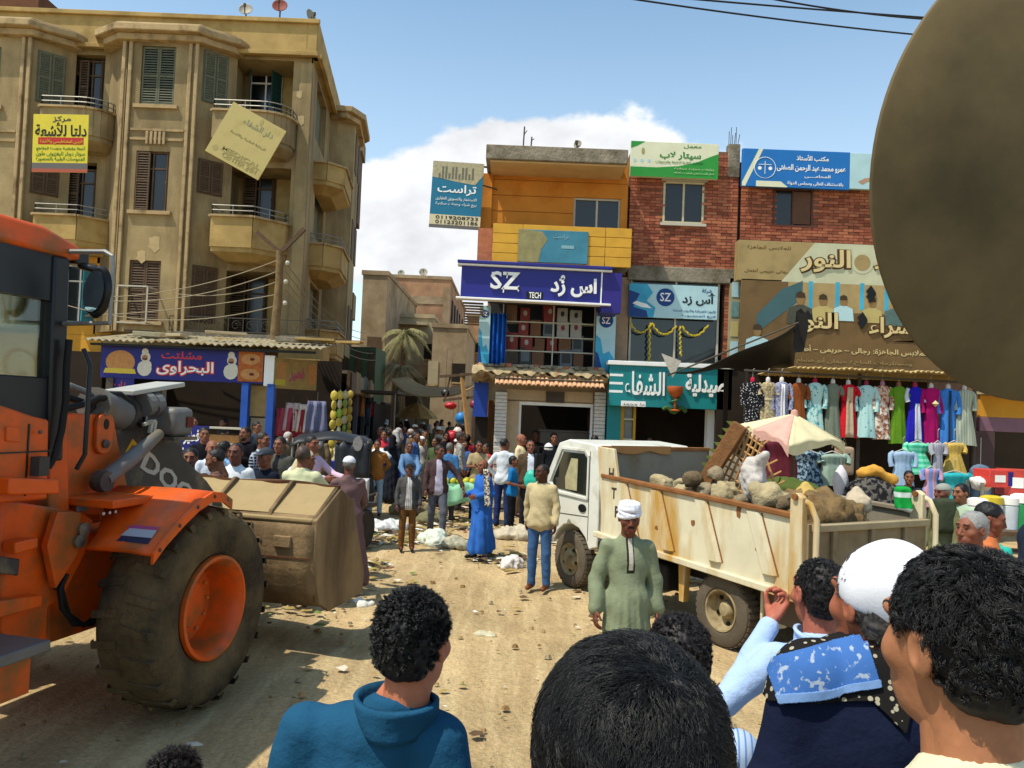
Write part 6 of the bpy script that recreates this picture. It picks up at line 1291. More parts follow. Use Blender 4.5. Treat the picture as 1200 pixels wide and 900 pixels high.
dress(882, 448, 512, 'black and white spotted long dress at the left end of the row', FL('d_spot', '1c1c20', 'c8c4c0', 'spots', 26, None, .28), neck='b02440')
dress(900, 448, 508, 'tan belted dress second from the left end of the row', FL('d_tan', '8c7c5c', 'b8a884', 'blot', 24), belt=cloth('c8b898'), sl=.4)
dress(916, 448, 510, 'grey violet open robe dress with a white front strip', FL('d_viol', '6a6c88', '9a9cb0', 'blot', 30), panel=(cloth('d0ccd0'), .035, .04, .98), sl=.95)
dress(936, 449, 512, 'plain rust brown long dress', cloth('7c4422'), sl=.5, w0=.34)
dress(955, 449, 515, 'aqua and white floral dress left of the grey dress', FL('d_aqua1', 'a8c8c0', '2c6a78', 'spots', 16, '5a9aa0', .22), neck='b02440', w0=.38)
dress(976, 450, 516, 'plain grey sage maxi dress left of the red gown', cloth('6c7464'), sl=.3, flare=.3, w0=.32)
dress(994, 451, 513, 'scarlet open gown over a beige underdress', cloth('c01c28'), panel=(cloth('b09c80'), .055, .05, .99), belt=cloth('8a1018'), sl=.3, w0=.36)
dress(1015, 452, 513, 'aqua dress dotted with small dark flowers right of the red gown', FL('d_aqua2', 'a4c8c4', '3c6470', 'spots', 12, None, .17), neck='8a3444', w0=.38, sl=.9)
dress(1034, 452, 515, 'peach and brown floral dress left of the green one', FL('d_peach', 'c0a08a', '8a5440', 'blot', 15, 'dcd0c0'), neck='a07080', w0=.34)
dress(1053, 453, 520, 'plain grass green gown with short sleeves', cloth('5c8420'), neck='8a5a48', sl=.25, w0=.34, flare=.15)
dress(1072, 454, 518, 'royal blue gown over a white front with white collar', cloth('2420a0'), neck='a03050', panel=(cloth('c4c4d0'), .05, .3, .99), sleeve=cloth('c4c4d0'), w0=.36, sl=.45, flare=.3)
dress(1091, 455, 520, 'magenta gown with a round cream pendant', cloth('a0145c'), bow=cloth('d8b888'), w0=.38, flare=.05, sl=.8)
dress(1111, 456, 522, 'cornflower blue long coat dress edged in white', cloth('3c78c0'), panel=(cloth('28405c'), .02, .03, .97), w0=.38, sl=.8, flare=.0, belt=None)
dress(1130, 457, 522, 'pale sage ruffled dress at the right end of the row', FL('d_sage', '8c9484', 'a8ac98', 'stripes', 18), w0=.36, flare=.45, sl=.65)
_dr = dress
def dress(px, a, b, *r, w0=.36, sl=.5, **k): return _dr(px, a-3, b+4, *r, w0=w0*1.25, sl=max(sl, .5), **k)
G2 = 'smaller clothes hung below the dress row'
dress(1075, 522, 552, 'small mint green tiered dress hung below the royal blue gown', FL('d_mint', '48b88c', '7cd4b0', 'hstripes', 9), w0=.36, flare=.6, sl=.1, Y=16.6, grp=G2)
dress(1118, 522, 553, 'small mustard yellow dress hung below the sage dress', cloth('c0a050'), w0=.3, flare=.5, sl=.1, Y=16.6, grp=G2)
dress(1119, 557, 592, 'turquoise shirt hung low beside the jeans', cloth('2c9ca0'), w0=.5, flare=.1, sl=.35, Y=15.9, grp=G2)
dress(1058, 532, 565, 'pale blue blouse hung left of the mint dress', cloth('90a8c0'), w0=.34, flare=.1, sl=.8, Y=16.2, grp=G2)
dress(1099, 522, 560, 'thin grey and white scarf dress beside the mint dress', cloth('9a98a0'), w0=.2, flare=.0, sl=.1, Y=16.4, grp=G2)
dress(1091, 552, 590, 'pink and blue striped child dress hung low', FL('d_pinkblue', 'b88898', '6a84b8', 'stripes', 7), w0=.24, flare=.8, sl=.1, Y=15.8, grp=G2)
dress(943, 532, 565, 'dark floral blouse hung under the pink umbrella', FL('d_dkfl', '2c3c50', '88a0b0', 'blot', 20), w0=.46, flare=.2, sl=.5, Y=13.6, grp='clothes hung under the umbrella')
dress(975, 535, 565, 'pale green blouse hung under the umbrella edge', cloth('8ca090'), w0=.4, flare=.1, sl=.3, Y=13.6, grp='clothes hung under the umbrella')
dress(918, 518, 572, 'long maroon cloth gown hanging under the pink umbrella', cloth('5c2430'), w0=.5, flare=.1, sl=.5, Y=13.6, grp='clothes hung under the umbrella')
q = pts(989, 540, 14); o = simple('tan_bag', 'flat tan handbag with two dark studs hanging off the umbrella corner', 'bag', (q.x, 14, q.z)); blob('bag', [bxx((0, 0, 0), (.11, .04, .2), .05)], .03, cloth('a08870'), o); m = MB(); m.tube([(-.06, 0, .2), (0, 0, .4), (.06, 0, .2)], .01, 5); m.build('strap', IRON, o)
for dx in (-.05, .05): m = MB(); m.lathe([(.001, 0), (.02, 0), (.001, .02)], 8, T=TR((dx, -.09, .12), rx=PI/2)); m.build('stud', BLACK, o)
q = pts(985, 565, 13); o = simple('folded_parasol', 'closed white parasol standing upright behind the truck tail', 'parasol', (q.x, 13, 0)); m = MB(); m.lathe([(.02, q.z-.6), (.05, q.z-.4), (.13, q.z), (.1, q.z+.15), (.02, q.z+.28)], 10); m.build('cloth', cloth('c8c4c8'), o, smooth=60); m = MB(); m.tube([(0, 0, 0), (0, 0, q.z+.4)], .015, 6); m.build('stick', STEEL, o)
# jeans, goods tables, boxes
q = pts(1149, 548, 16); o = simple('hung_jeans', 'pair of pale blue jeans hanging right of the turquoise shirt', 'jeans', (q.x, 16, q.z-.9)); L = [ell((0, 0, .85), (.2, .09, .12))]+[seg((s*.1, 0, .8), (s*.12, 0, .02), .1, .09) for s in (-1, 1)]; blob('denim', L, .03, cloth('5c6c7c'), o, noise=.02)
m = MB(); m.tube([(0, 0, .95), (0, 0, 1.5)], .008, 4); m.build('hook', STEEL, o)
p = pts(1180, 640, 13); TBX = P(1160, 620, 13.5)[0]
o = simple('goods_table', 'long low wooden goods table at the right of the dress stall', 'table', (TBX, 13.6, 0)); m = MB(); m.box(-1.0, 1.8, -.5, .6, .68, .75); m.build('top', WOODB, o)
for x in (-.95, 1.7):
    for y in (-.45, .5): m = MB(); m.box(x, x+.07, y, y+.07, 0, .68); m.build('leg', WOODB, o)
goods = [(1146, 600, .32, .5, 'd8d4d0', 'white tall plastic tub at the left end of the goods table', 0), (1162, 590, .34, .55, 'c8b030', 'clear tub with a yellow lid on the goods table', 1), (1182, 606, .3, .55, 'c4ccd0', 'silvery plastic bottle pack right of the yellow lid tub', 0), (1165, 560, .5, .3, 'c84038', 'red printed carton stacked behind the tubs', 2), (1190, 565, .5, .45, 'b84034', 'larger red carton with white print at the right frame edge', 2), (1196, 600, .3, .6, '2c8c50', 'green and white bag at the far right of the goods table', 0), (1150, 566, .34, .3, 'd8d0c8', 'crumpled white bag on the stacked tubs', 3)]
for px, py, ww, hh, c, lb, kd in goods:
    Y = 13.5+(.35 if kd in (2, 3) else 0); q = pts(px, py, Y); zb = .752 if kd not in (2, 3) else max(.752, q.z-hh/2); o = simple(('plastic_tub', 'plastic_tub', 'carton', 'crumpled_bag')[kd], lb, ('tub', 'tub', 'carton', 'bag')[kd], (q.x, Y, zb), rg.uniform(-.2, .2)); mm = mt('goods_'+c, c, .4, .2, 6)
    if kd in (0, 1): m = MB(); m.lathe([(ww*.45, 0), (ww*.5, hh*.7), (ww*.42, hh*.75)], 16); m.build('body', mt('goods_white', 'd4d4d0', .4, .15, 6) if kd else mm, o, smooth=40); m = MB(); m.lathe([(ww*.52, hh*.75), (ww*.52, hh*.95), (ww*.3, hh)], 16); m.build('lid', mm if kd else WHITE, o, smooth=40)
    elif kd == 2: m = MB(); m.box(-ww/2, ww/2, -.2, .2, 0, hh); m.build('box', mm, o, bev=.01); m = MB(); m.box(-ww*.3, ww*.1, -.206, -.201, hh*.3, hh*.7); m.build('printed_panel', WHITE, o); m = MB(); m.box(ww*.2, ww*.42, -.206, -.201, hh*.1, hh*.9); m.build('side_print', KBL, o)
    else: blob('bag', [ell((0, 0, hh/2), (ww/2, .15, hh/2))], .03, mm, o, noise=.08)
# carrying stack of boxes under the red cartons
o = simple('shelf_rack', 'open metal rack holding the red cartons', 'rack', (P(1178, 600, 13.9)[0], 13.9, 0))
for x in (-.55, .75):
    for y in (-.22, .22): m = MB(); m.box(x, x+.04, y, y+.04, 0, 1.5); m.build('post', STEEL, o)
for z in (.3, 1.0): m = MB(); m.box(-.55, .79, -.24, .26, z, z+.03); m.build('shelf', STEEL, o)
q = pts(1028, 572, 12.6); o = simple('clothes_pile', 'mound of dark patterned clothes with a yellow scarf on top behind the truck tail', 'pile of clothes', (q.x, 12.8, 0)); blob('mound', [ell((0, 0, q.z-.3), (.5, .35, .5)), ell((-.1, 0, q.z-.9), (.55, .4, .7)), seg((0, 0, .3), (0, 0, q.z-.6), .45)], .05, patt('pile_cloth', '1c1c20', '5a5650', 'blot', 14), o, noise=.12, ns=5); blob('yellow_scarf', [seg((-.2, -.05, q.z+.2), (.0, -.1, q.z+.27), .08), seg((.0, -.1, q.z+.27), (.3, -.1, q.z+.12), .08)], .04, cloth('c89440'), o, noise=.05)
# mauve awning shop at the far right
x0, x1, z0, z1 = Face((0, 18), 0).rect(1148, 492, 1300, 508); o = simple('far_right_shop', 'shop with mauve fascia and tan boards at the far right edge', 'shop', ((x0+x1)/2, 18, 0)); w = x1-x0
m = MB(); m.box(-w/2, w/2, 0, .15, z0, z1); m.build('fascia', mt('mauve', '7a5a6a', .6, .2, 3), o, bev=.01); m = MB(); m.box(-w/2, w/2, .0, .1, z1+.02, z1+.5); m.build('board', OCHRE, o); m = MB(); m.box(-w/2-.05, w/2, -.6, .6, z1+.52, z1+.6); m.build('canopy', TIN, o); m = MB(); m.box(-w/2, w/2, 1.9, 1.95, 0, z0); m.build('interior', DARK, o); m = MB(); m.box(-w/2-.15, -w/2+.35, 0, .12, 0, z0); m.build('post', mt('mauve_brown', '4a3838', .7, .2), o)
# tarpaulins
a = [pts(790, 437, 17.0), pts(936, 378, 16.9), pts(930, 431, 18.4), pts(846, 432, 18.8)]; o = simple('black_tarpaulin', 'black tarpaulin stretched from its peak before the poster', 'tarpaulin', a[0])
m = MB(); m.sheet(lambda u, v: tuple((a[0].lerp(a[1], u).lerp(a[3].lerp(a[2], u), v))-a[0]+Vector((0, 0, -.16*math.sin(PI*u)*(1-.5*v)-.05*math.sin(u*9+v*4)))), 16, 8); m.build('sheet', mt('tarp_black', '1c1814', .7, .3, 3, .3), o, solid=.015, smooth=70, fixn=False)
q = pts(938, 384, 17) ; m = MB(); m.add([tuple(Vector(v)+q-a[0]) for v in ((-.15, 0, -.55), (.12, .1, -.5), (.1, 0, .3), (.0, 0, .42), (-.08, .05, .35), (.18, 0, .1))], [(0, 1, 5, 2, 3, 4)]); m.build('torn_peak', mt('tarp_black', '1c1814'), o, solid=.02)
m = MB(); m.tube([tuple(pts(782, 440, 17.4)-a[0]), (0, 0, 0), tuple(a[1]-a[0])], .02, 5); m.build('rope', IRON, o)
a = [pts(775, 414, 17.2), pts(798, 423, 17.2), pts(788, 443, 17.2)]; o = simple('pennant_cloth', 'small dirty white triangular cloth at the left tip of the black tarpaulin', 'cloth', a[0]); m = MB(); m.add([tuple(v-a[0]) for v in a], [(0, 1, 2)]); m.build('cloth', cloth('b8b0a0'), o, solid=.02)
# pink and cream market umbrella
ap = pts(931, 485, 12.2); o = simple('market_umbrella', 'faded cream and pink square market umbrella behind the truck bed', 'umbrella', (ap.x, ap.y, 0)); ob = Vector((ap.x, ap.y, 0))
L_, F_, R__, B_ = pts(858, 501, 12.5)-ob, pts(924, 523, 11.3)-ob, pts(990, 519, 12.2)-ob, pts(945, 505, 13.4)-ob; A_ = ap-ob
def pan(p, q, mat, dip=.12):
    m = MB(); m.sheet(lambda u, v: tuple(A_.lerp(p.lerp(q, u), v)+Vector((0, 0, .1*math.sin(PI*v)*0-dip*math.sin(PI*u)*v*-.35-.02*math.sin(u*14)*v))), 12, 10); m.build('canopy_panel', mat, o, solid=.012, smooth=60, fixn=False)
    m = MB(); m.sheet(lambda u, v: tuple(p.lerp(q, u)+Vector((0, 0, .042*math.sin(PI*u)-.02*math.sin(u*14)-v*(.1+.05*math.sin(u*7))))), 12, 2); m.build('valance', mat, o, solid=.01, fixn=False)
UC = cloth('d0c49c'); UP = cloth('cc9c8c'); LF_ = L_.lerp(F_, .4)+Vector((0, 0, .08)); pan(L_, LF_, UC); pan(LF_, F_, UP); pan(F_, R__, UC); pan(R__, B_, UC); pan(B_, L_, UC)
m = MB(); m.tube([(0, 0, 0), (0, 0, A_.z)], .03, 8); m.build('pole', WOODB, o)
m = MB(); m.lathe([(.06, -.03), (.05, .05), (.001, .07)], 10, c=A_); m.build('cap', UP, o)
# litter on the ground
def litter():
    rg = random.Random(21); m = MB(); mats = [mt('litter_paper', 'c8c0ac', .9, .2, 10), mt('litter_straw', '9a8448', .95, .3, 9), mt('litter_green', '6a7a38', .9, .3, 9), mt('litter_brown', '5c4630', .9, .3, 9), mt('litter_white', 'd8d8d4', .7, .1, 9), mt('litter_red', '8c3c30', .8, .2, 9)]
    n = 0
    while n < 4200:
        y = rg.uniform(5, 20); x = rg.uniform(-8, 6)
        q_ = float(vnoise(np.array([[x, y, 0.]]), .9, 7)[0])*2; den = (.05 if y < 9 else (.3 if y < 11.5 else 1.0))*(1 if -5 < x < 2.2 else .3)*min(1, max(.03, (q_+.15)*1.6))
        if rg.random() > den: continue
        n += 1; s = .012+.05*rg.random()**2.2*(2.4 if y > 11 and rg.random() < .3 else 1); m.mi = rg.choices(range(6), (4, 9, 3, 7, 1.5, .8))[0]
        a = rg.random()*6.3; k = 5; zz = gz(x, y)+.015; pp = [(x+s*(.6+.6*rg.random())*math.cos(a+i*2*PI/k)*1.4, y+s*(.6+.6*rg.random())*math.sin(a+i*2*PI/k), zz+rg.random()*s*.6) for i in range(k)]
        m.add(pp+[(x, y, zz+s*.5)], [(i, (i+1) % k, k) for i in range(k)])
    o = m.build('litter', mats, kind='stuff', fixn=False); o['label'] = 'scattered scraps of paper, straw and vegetable waste over the sandy ground'
litter()
for i, (px, py, w_, hh, c, lb) in enumerate(((437, 622, .5, .14, 'd0d0cc', 'crumpled white plastic sheet on the rubbish left of the men'), (462, 618, .42, .12, 'c4c8c4', 'flattened pale sheet right beside the crumpled one'), (510, 637, .36, .2, 'c8d0c0', 'bulging white plastic bag at the feet of the suited men'), (532, 640, .28, .14, 'a8a48c', 'dull translucent bag beside the bulging white one'), (600, 664, .26, .13, 'd0c8c0', 'small white plastic bag on bare sand before the blue robed man'), (595, 655, .2, .03, 'c8c0a8', 'flat scrap of paper by the shadow of the blue robe'), (428, 705, .16, .02, 'e0ddd0', 'white paper lying under the bucket corner'), (573, 741, .13, .02, 'c0b898', 'folded piece of paper on the sand in the middle'), (480, 600, .5, .22, '8a7c5c', 'heap of straw and cabbage leaves behind the brown trousered man'), (650, 632, .4, .2, 'b0a890', 'pile of pale rubbish left of the truck cab'), (608, 628, .5, .16, 'b8ac94', 'low heap of waste paper behind the blue robe'), (505, 610, .45, .15, '6c6848', 'dark leafy rubbish heap in the walkway'))):
    g_ = G(px, py); o = simple('rubbish', lb, 'rubbish', (g_[0], g_[1], gz(g_[0], g_[1])-.01), rg.random()*3); blob('crumple', [ell((0, 0, hh*.4), (w_, w_*.6, hh)), ell((w_*.4, .1, hh*.3), (w_*.5, w_*.5, hh*.7)), ('-', bxx((0, 0, -.5), (2, 2, .48), 0), .01)], .025, mt('rub_'+c, c, .8, .25, 14, .8, 30), o, noise=.09, ns=9, seed=i, k=.05)
o = simple('cardboard_flat', 'flat brown cardboard lying near the suited men', 'cardboard', tuple(G(520, 633))[:2]+(.03,), .4); m = MB(); m.box(-.35, .35, -.25, .25, 0, .03); m.build('sheet', mt('cardboard', 'a87848', .9, .15, 5), o)
# tuk-tuk with black hood
def tuktuk():
    g_ = G(392, 600); X = P(388, 560, 17.3)[0]; o = empty('tuk_tuk', (X, 17.3, 0), R_(8), 'three wheeled tuk-tuk with a sagging black canopy behind the bucket', 'tuk-tuk'); BK = mt('vinyl_black', '24262a', .5, .25, 5, .3, 20); BD = mt('tuk_paint', '15161a', .35, .1)
    m = MB()
    def f(u, v): x = -.82+1.66*u; return (x, -.62+1.24*v, 1.78-.05*((u-.5)*2)**2-.25*max(0, abs(u-.5)*2-.8)*2-.16*(abs(v-.5)*2)**3-.03*math.sin(u*9))
    m.sheet(f, 20, 10); m.build('canopy', BK, o, solid=.02, smooth=70, fixn=False)
    m = MB(); m.sheet(lambda u, v: (.1+.72*u, -.6+.02*math.sin(u*20), 1.6-.75*v), 12, 5); m.build('side_flap', BK, o, solid=.015, smooth=70); m = MB(); m.sheet(lambda u, v: (.82, -.6+1.2*u, 1.6-.8*v), 8, 5); m.build('rear_flap', BK, o, solid=.015)
    m = MB(); m.prism([(-.9, .35), (-1.0, .9), (-.8, 1.05), (-.6, .55), (.1, .45), (.15, .85), (.9, .9), (.95, .35)], -.6, .6, 'y'); m.build('body', BD, o, bev=.04)
    m = MB(); m.box(.1, .7, -.5, .5, .86, .98); m.build('seat', mt('seat_vinyl', '3a2a24', .6, .2), o, bev=.03)
    for x, y in ((-.8, -.5), (-.8, .5), (.8, -.55), (.8, .55)): m = MB(); m.tube([(x, y, .9), (x*.97, y, 1.65)], .025, 6); m.build('canopy_post', STEEL, o)
    for x, y in ((-.95, 0), (.55, -.55), (.55, .55)):
        m = MB(); m.lathe([(.12, -.06), (.24, -.06), (.27, -.03), (.27, .03), (.24, .06), (.12, .06)], 18, T=TR((x, y, .27), rx=PI/2)); w_ = m.build('wheel', BLACK, o, smooth=40); m = MB(); m.lathe([(.001, -.05), (.13, -.05), (.13, .05), (.001, .05)], 12, T=TR((x, y, .27), rx=PI/2)); m.build('rim', STEEL, w_)
    m = MB(); m.lathe([(.001, -.02), (.1, -.02), (.12, .06)], 12, T=TR((-1.02, 0, .85), ry=-PI/2)); m.build('headlight', ALU, o)
    m = MB(); m.prism([(-.84, 1.05), (-.62, 1.62), (-.6, 1.62), (-.8, 1.05)], -.5, .5, 'y'); m.build('windscreen', GLASS, o)
    q = pts(413, 520, 16.6)-Vector((X, 17.3, 0)); m = MB(); m.prism(disc(q.x, q.z, .16, 14, .1), -.64, -.63, 'y'); m.build('face_sticker', mt('sticker_grey', '8a8480', .6, .4, 20), o)
tuktuk()
# cargo tricycle with a tied white box
def trike():
    g_ = G(418, 645); o = empty('cargo_tricycle', (g_[0]-.25, g_[1]+.3, 0), R_(75), 'cargo tricycle wheel and rack behind the bucket end', 'tricycle')
    for y in (-.35, .35):
        m = MB(); m.lathe([(.27, -.02), (.31, -.03), (.33, 0), (.31, .03), (.27, .02)], 26, T=TR((0, y, .33), rx=PI/2)); w_ = m.build('wheel', mt('rubber_dusty', '3a342c', .9, .3, 6), o, smooth=40)
        for k in range(10): a = k*PI/10; m = MB(); m.bar((.28*math.cos(a), y, .33+.28*math.sin(a)), (-.28*math.cos(a), y, .33-.28*math.sin(a)), .008); m.build('spoke', STEEL, w_)
    m = MB(); m.tube([(0, -.35, .33), (0, .35, .33)], .025, 8); m.build('axle', IRON, o); m = MB(); m.box(-.35, .5, -.33, .33, .66, .72); m.build('rack', IRON, o)
    for x, y in ((-.3, -.3), (-.3, .3)): m = MB(); m.tube([(0, y, .33), (x, y, .66)], .02, 6); m.build('strut', IRON, o)
    for y in (-.3, .3): m = MB(); m.tube([(.4, y, .66), (1.2, 0, .8)], .02, 6); m.build('frame_tube', IRON, o)
    q = pts(422, 585, 11.9); b_ = empty('tied_carton', (g_[0]-.17, g_[1]+.3, .725), R_(6), 'white picture carton tied with green ribbon on the tricycle rack', 'carton'); m = MB(); m.box(-.28, .26, -.25, .22, 0, .42); m.build('box', mt('carton_picture', 'c0bcb8', .5, .25, 7), b_, bev=.01)
    m = MB(); m.box(-.02, .04, -.256, -.251, 0, .42); m.build('ribbon', mt('ribbon_green', '2c9a78', .5, 0), b_); m = MB(); m.tube([(.01+.16*math.sin(t)*math.cos(t/2), -.27, .28+.08*math.sin(2*t)) for t in [k*.35 for k in range(19)]], .012, 5); m.build('bow', mt('ribbon_green', '2c9a78'), b_); m = MB(); m.box(-.29, .27, -.262, -.2505, .18, .2); m.build('tape', mt('ribbon_pink', 'b09aa8', .5, 0), b_)
trike()
def pebbles():
    rg = random.Random(5); m = MB(); mats = [mt('pebble_tan', 'a88c60', .95, .3, 9), mt('pebble_grey', '948468', .95, .3, 9), mt('clod_brown', '8a6c44', .95, .3, 9)]
    for i in range(1300):
        y = 4.5+15*rg.random()**1.4; x = rg.uniform(-.75*y, .62*y); r = .006+.03*rg.random()**4; z = gz(x, y)+.012; m.mi = rg.randrange(3); k = 5; a = rg.random()*6
        lo = [(x+r*1.2*math.cos(a+j*1.257), y+r*math.sin(a+j*1.257), z-r*.3) for j in range(k)]; hi = [(x+r*.7*math.cos(a+.3+j*1.257), y+r*.6*math.sin(a+.3+j*1.257), z+r*(.5+.3*rg.random())) for j in range(k)]
        m.add(lo+hi, [(j, (j+1) % k, k+(j+1) % k, k+j) for j in range(k)]+[tuple(range(k, 2*k))])
    o = m.build('pebbles', mats, kind='stuff', fixn=False); o['label'] = 'small stones and clods of dry earth scattered on the sandy ground'
pebbles()
# ---------------------------------------------------------------- wheel loader
LA0 = np.array([-3.51, 6.5]); LRZ = R_(-14); _u = np.array([math.sin(R_(14)), math.cos(R_(14))]); _v = np.array([math.cos(R_(14)), -math.sin(R_(14))])
def LV(px, py, v): return PL(px, py, LA0+_v*v, R_(76))
ORA = mt('loader_orange', 'dc560c', .42, .12, 2.5, .15, 30, spec=.35, dirt='8c5428', dsc=3.0, damt=.6); ORD = mt('loader_orange_dusty', 'd07a2c', .6, .2, 3, .2, 30, dirt='a87848', dsc=2, damt=.6)
GRY = mt('loader_grey', '423e3a', .55, .2, 4, .2, 30, dirt='7a6a54', dsc=3, damt=.4); LGR = mt('loader_light_grey', '6a6a68', .5, .15, 5, .1, 30, dirt='6a6050', dsc=4); CABK = mt('cab_black', '16171a', .4, .15, 5, spec=.4); HOSE = mt('rubber_hose', '14120f', .7, .1)
TYR = mt('muddy_tyre', '342d22', .95, .35, 3, 1, 14, dirt='6c5a3c', dsc=1.6, damt=.75); BUK = mt('bucket_steel', '8a7250', .75, .3, 1.6, .6, 20, dirt='54402a', dsc=1.5, damt=.75, streak=True); BUKI = mt('bucket_dusty', 'a08a60', .85, .2, 2, .4, 20, dirt='86683c', dsc=2)
def loader():
    o = empty('wheel_loader', (LA0[0], LA0[1], 0), LRZ, 'orange wheel loader with black cab and dusty steel bucket at the left', 'wheel loader')
    def poly(name, pxs, v, th, mat, bev=.02, parent=None):
        P_ = [LV(x, y, v) for x, y in pxs]; m = MB(); m.prism(P_, v-th, v, 'x'); return m.build(name, mat, parent or o, bev=bev)
    # wheels
    def wheel(u, s):
        R = .775; c = s*1.04; T = TR((c, u, R), ry=PI/2*s); w = .25
        pr = [(.40, .20), (.44, .235), (.56, .26), (.68, .25), (.735, .215), (.762, .15), (.765, 0)]; pr = pr+[(r, -z) for r, z in pr[::-1][1:]]
        m = MB(); m.lathe([(r, z) for r, z in pr], 72, T=T, cap=False)
        # worn tread blocks
        for k in range(44):
            a = 2*PI*k/44; s2 = 1 if k % 2 else -1
            q = []
            for dz, da, rr in ((s2*.02, -.035, .772), (s2*.02, .035, .772), (s2*.235, .075, .752), (s2*.235, .005, .752)): q.append((rr, a+da, dz))
            for dz, da, rr in ((s2*.252, .08, .715), (s2*.252, .01, .715)): q.append((rr, a+da, dz))
            q2 = [(r+.014, aa, z*1.005) for r, aa, z in q]
            vs = [T @ Vector((r*math.cos(aa), r*math.sin(aa), z)) for r, aa, z in q+q2]
            m.add(vs, [(6, 7, 8, 9), (9, 8, 10, 11), (0, 1, 7, 6), (1, 2, 8, 7), (2, 4, 10, 8), (0, 3, 9, 6), (3, 5, 11, 9), (4, 5, 11, 10)])
        # sidewall mud and rim
        ty = m.build('tyre', TYR, o, smooth=35)
        m = MB(); m.lathe([(.405, .215), (.40, .25), (.375, .255), (.36, .235), (.335, .20), (.325, .10), (.31, .03), (.30, -.02), (.2, -.03), (.17, .02), (.001, .02)], 48, T=T, cap=False); m.build('rim', ORA, o, smooth=35)
        for k in range(12):
            a = k*PI/6; m = MB(); m.lathe([(.014, -.03), (.014, .0), (.001, .004)], 6, T=T @ Matrix.Translation((.25*math.cos(a), .25*math.sin(a), .0))); m.build('wheel_nut', ORD, o)
        return ty
    wheel(.08, 1); wheel(.08, -1); wheel(-2.95, 1); wheel(-2.95, -1)
    # axle and chassis
    m = MB(); m.tube([(-.85, .08, .775), (.85, .08, .775)], .2, 14); m.build('axle', ORA, o)
    m = MB(); m.box(-.5, .5, -.75, .9, .62, 1.35); m.build('front_frame', ORA, o, bev=.03)
    m = MB(); m.box(-.62, .62, -4.2, -1.35, .65, 1.6); m.build('rear_frame', ORA, o, bev=.03)
    m = MB(); m.box(-.75, .75, -4.4, -2.5, 1.5, 2.35); m.build('engine_hood', ORA, o, bev=.06)
    poly('body_side', [(-120, 470), (0, 474), (40, 488), (58, 492), (56, 585), (-120, 600)], .85, .6, ORA, .015)
    poly('body_ledge', [(12, 560), (70, 562), (70, 579), (10, 580)], .98, .4, ORA, .012)
    poly('hatch_frame', [(8, 500), (24, 501), (24, 518), (8, 517)], .865, .02, ORA, .004)
    poly('joint_column', [(58, 505), (80, 486), (82, 600), (76, 650), (58, 650)], .6, .5, ORA, .015)
    poly('front_tower_side', [(78, 484), (133, 486), (141, 530), (150, 572), (151, 604), (74, 604)], .5, .12, ORA, .012); m = MB(); m.box(-.5, .38, -.62, -.14, 1.4, 2.24); m.build('front_tower', ORA, o, bev=.02)
    poly('lower_frame', [(0, 585), (98, 600), (110, 610), (100, 650), (75, 700), (57, 712), (55, 760), (22, 762), (0, 742)], .62, .3, ORA, .015)
    poly('hinge_plate', [(68, 600), (96, 600), (92, 650), (66, 690), (56, 640)], .72, .06, ORA, .008)
    for x, y in ((97, 620), (92, 634)): u, z = LV(x, y, .73); m = MB(); m.lathe([(.04, -.02), (.05, .02), (.001, .03)], 12, T=TR((.73, u, z), ry=PI/2)); m.build('pin', GRY, o)
    poly('cross_arm', [(-10, 706), (50, 697), (50, 711), (-10, 727)], .72, .1, ORA, .01); poly('cross_arm', [(18, 636), (45, 630), (45, 642), (18, 650)], .75, .1, ORA, .01)
    for px in ((-60, 740, 58, 750), ): 
        u0, z0 = LV(-40, 772, 1.0); u1, z1 = LV(52, 758, 1.0); m = MB(); m.box(.55, 1.05, u0-.6, u1, z1-.02, z1+.05); m.build('step', LGR, o, bev=.01); m = MB(); m.box(.6, 1.0, u1-.4, u1-.1, z1-.25, z1-.02); m.build('step_bracket', ORA, o)
    poly('wiring_cover', [(0, 652), (24, 655), (22, 675), (0, 672)], .7, .05, GRY, .01)
    # cab
    cu = -1.08; x0, x1 = -.72, .74; zr = 3.30; zf = 1.95
    def post(n, pts_, w=.1): m = MB(); [m.bar(a, b, w, w) for a, b in zip(pts_, pts_[1:])]; return m.build(n, CABK, o, bev=.015)
    for s in (x0, x1):
        post('front_post', [(s, cu, zf), (s, cu-.04, zr)], .13); post('rear_post', [(s, cu-1.45, zf), (s, cu-1.5, zr)], .1); post('mid_post', [(s, cu-.78, zf), (s, cu-.8, zr)], .07)
        m = MB(); m.box(s-.04, s+.04, cu-1.45, cu, 1.9, 2.5); m.build('door_panel', CABK, o, bev=.01)
        m = MB(); m.box(s-.045, s+.045, cu-1.45, cu, zr-.3, zr-.0); m.build('door_head', CABK, o)
        g = MB(); g.box(s-.01, s+.01, cu-1.4, cu-.05, 2.5, zr-.3)
        gl = mt('cab_glass', 'c8d4cc', .03, 0, spec=.5, trans=1.0); g.build('side_window', gl, o)
    m = MB(); m.box(x0+.05, x1-.05, cu-.01, cu+.01, 2.2, zr-.1); m.build('windscreen', mt('cab_glass', 'c8d4cc'), o)
    m = MB(); m.box(x0, x1, cu-.04, cu+.05, 1.9, 2.2); m.build('front_panel', CABK, o, bev=.01)
    m = MB(); m.prism([(cu+.12, zr+.0), (cu+.1, zr+.1), (cu-.2, zr+.17), (cu-1.4, zr+.17), (cu-1.65, zr+.08), (cu-1.65, zr)], x0-.06, x1+.07, 'x'); m.build('cab_roof', ORA, o, bev=.03)
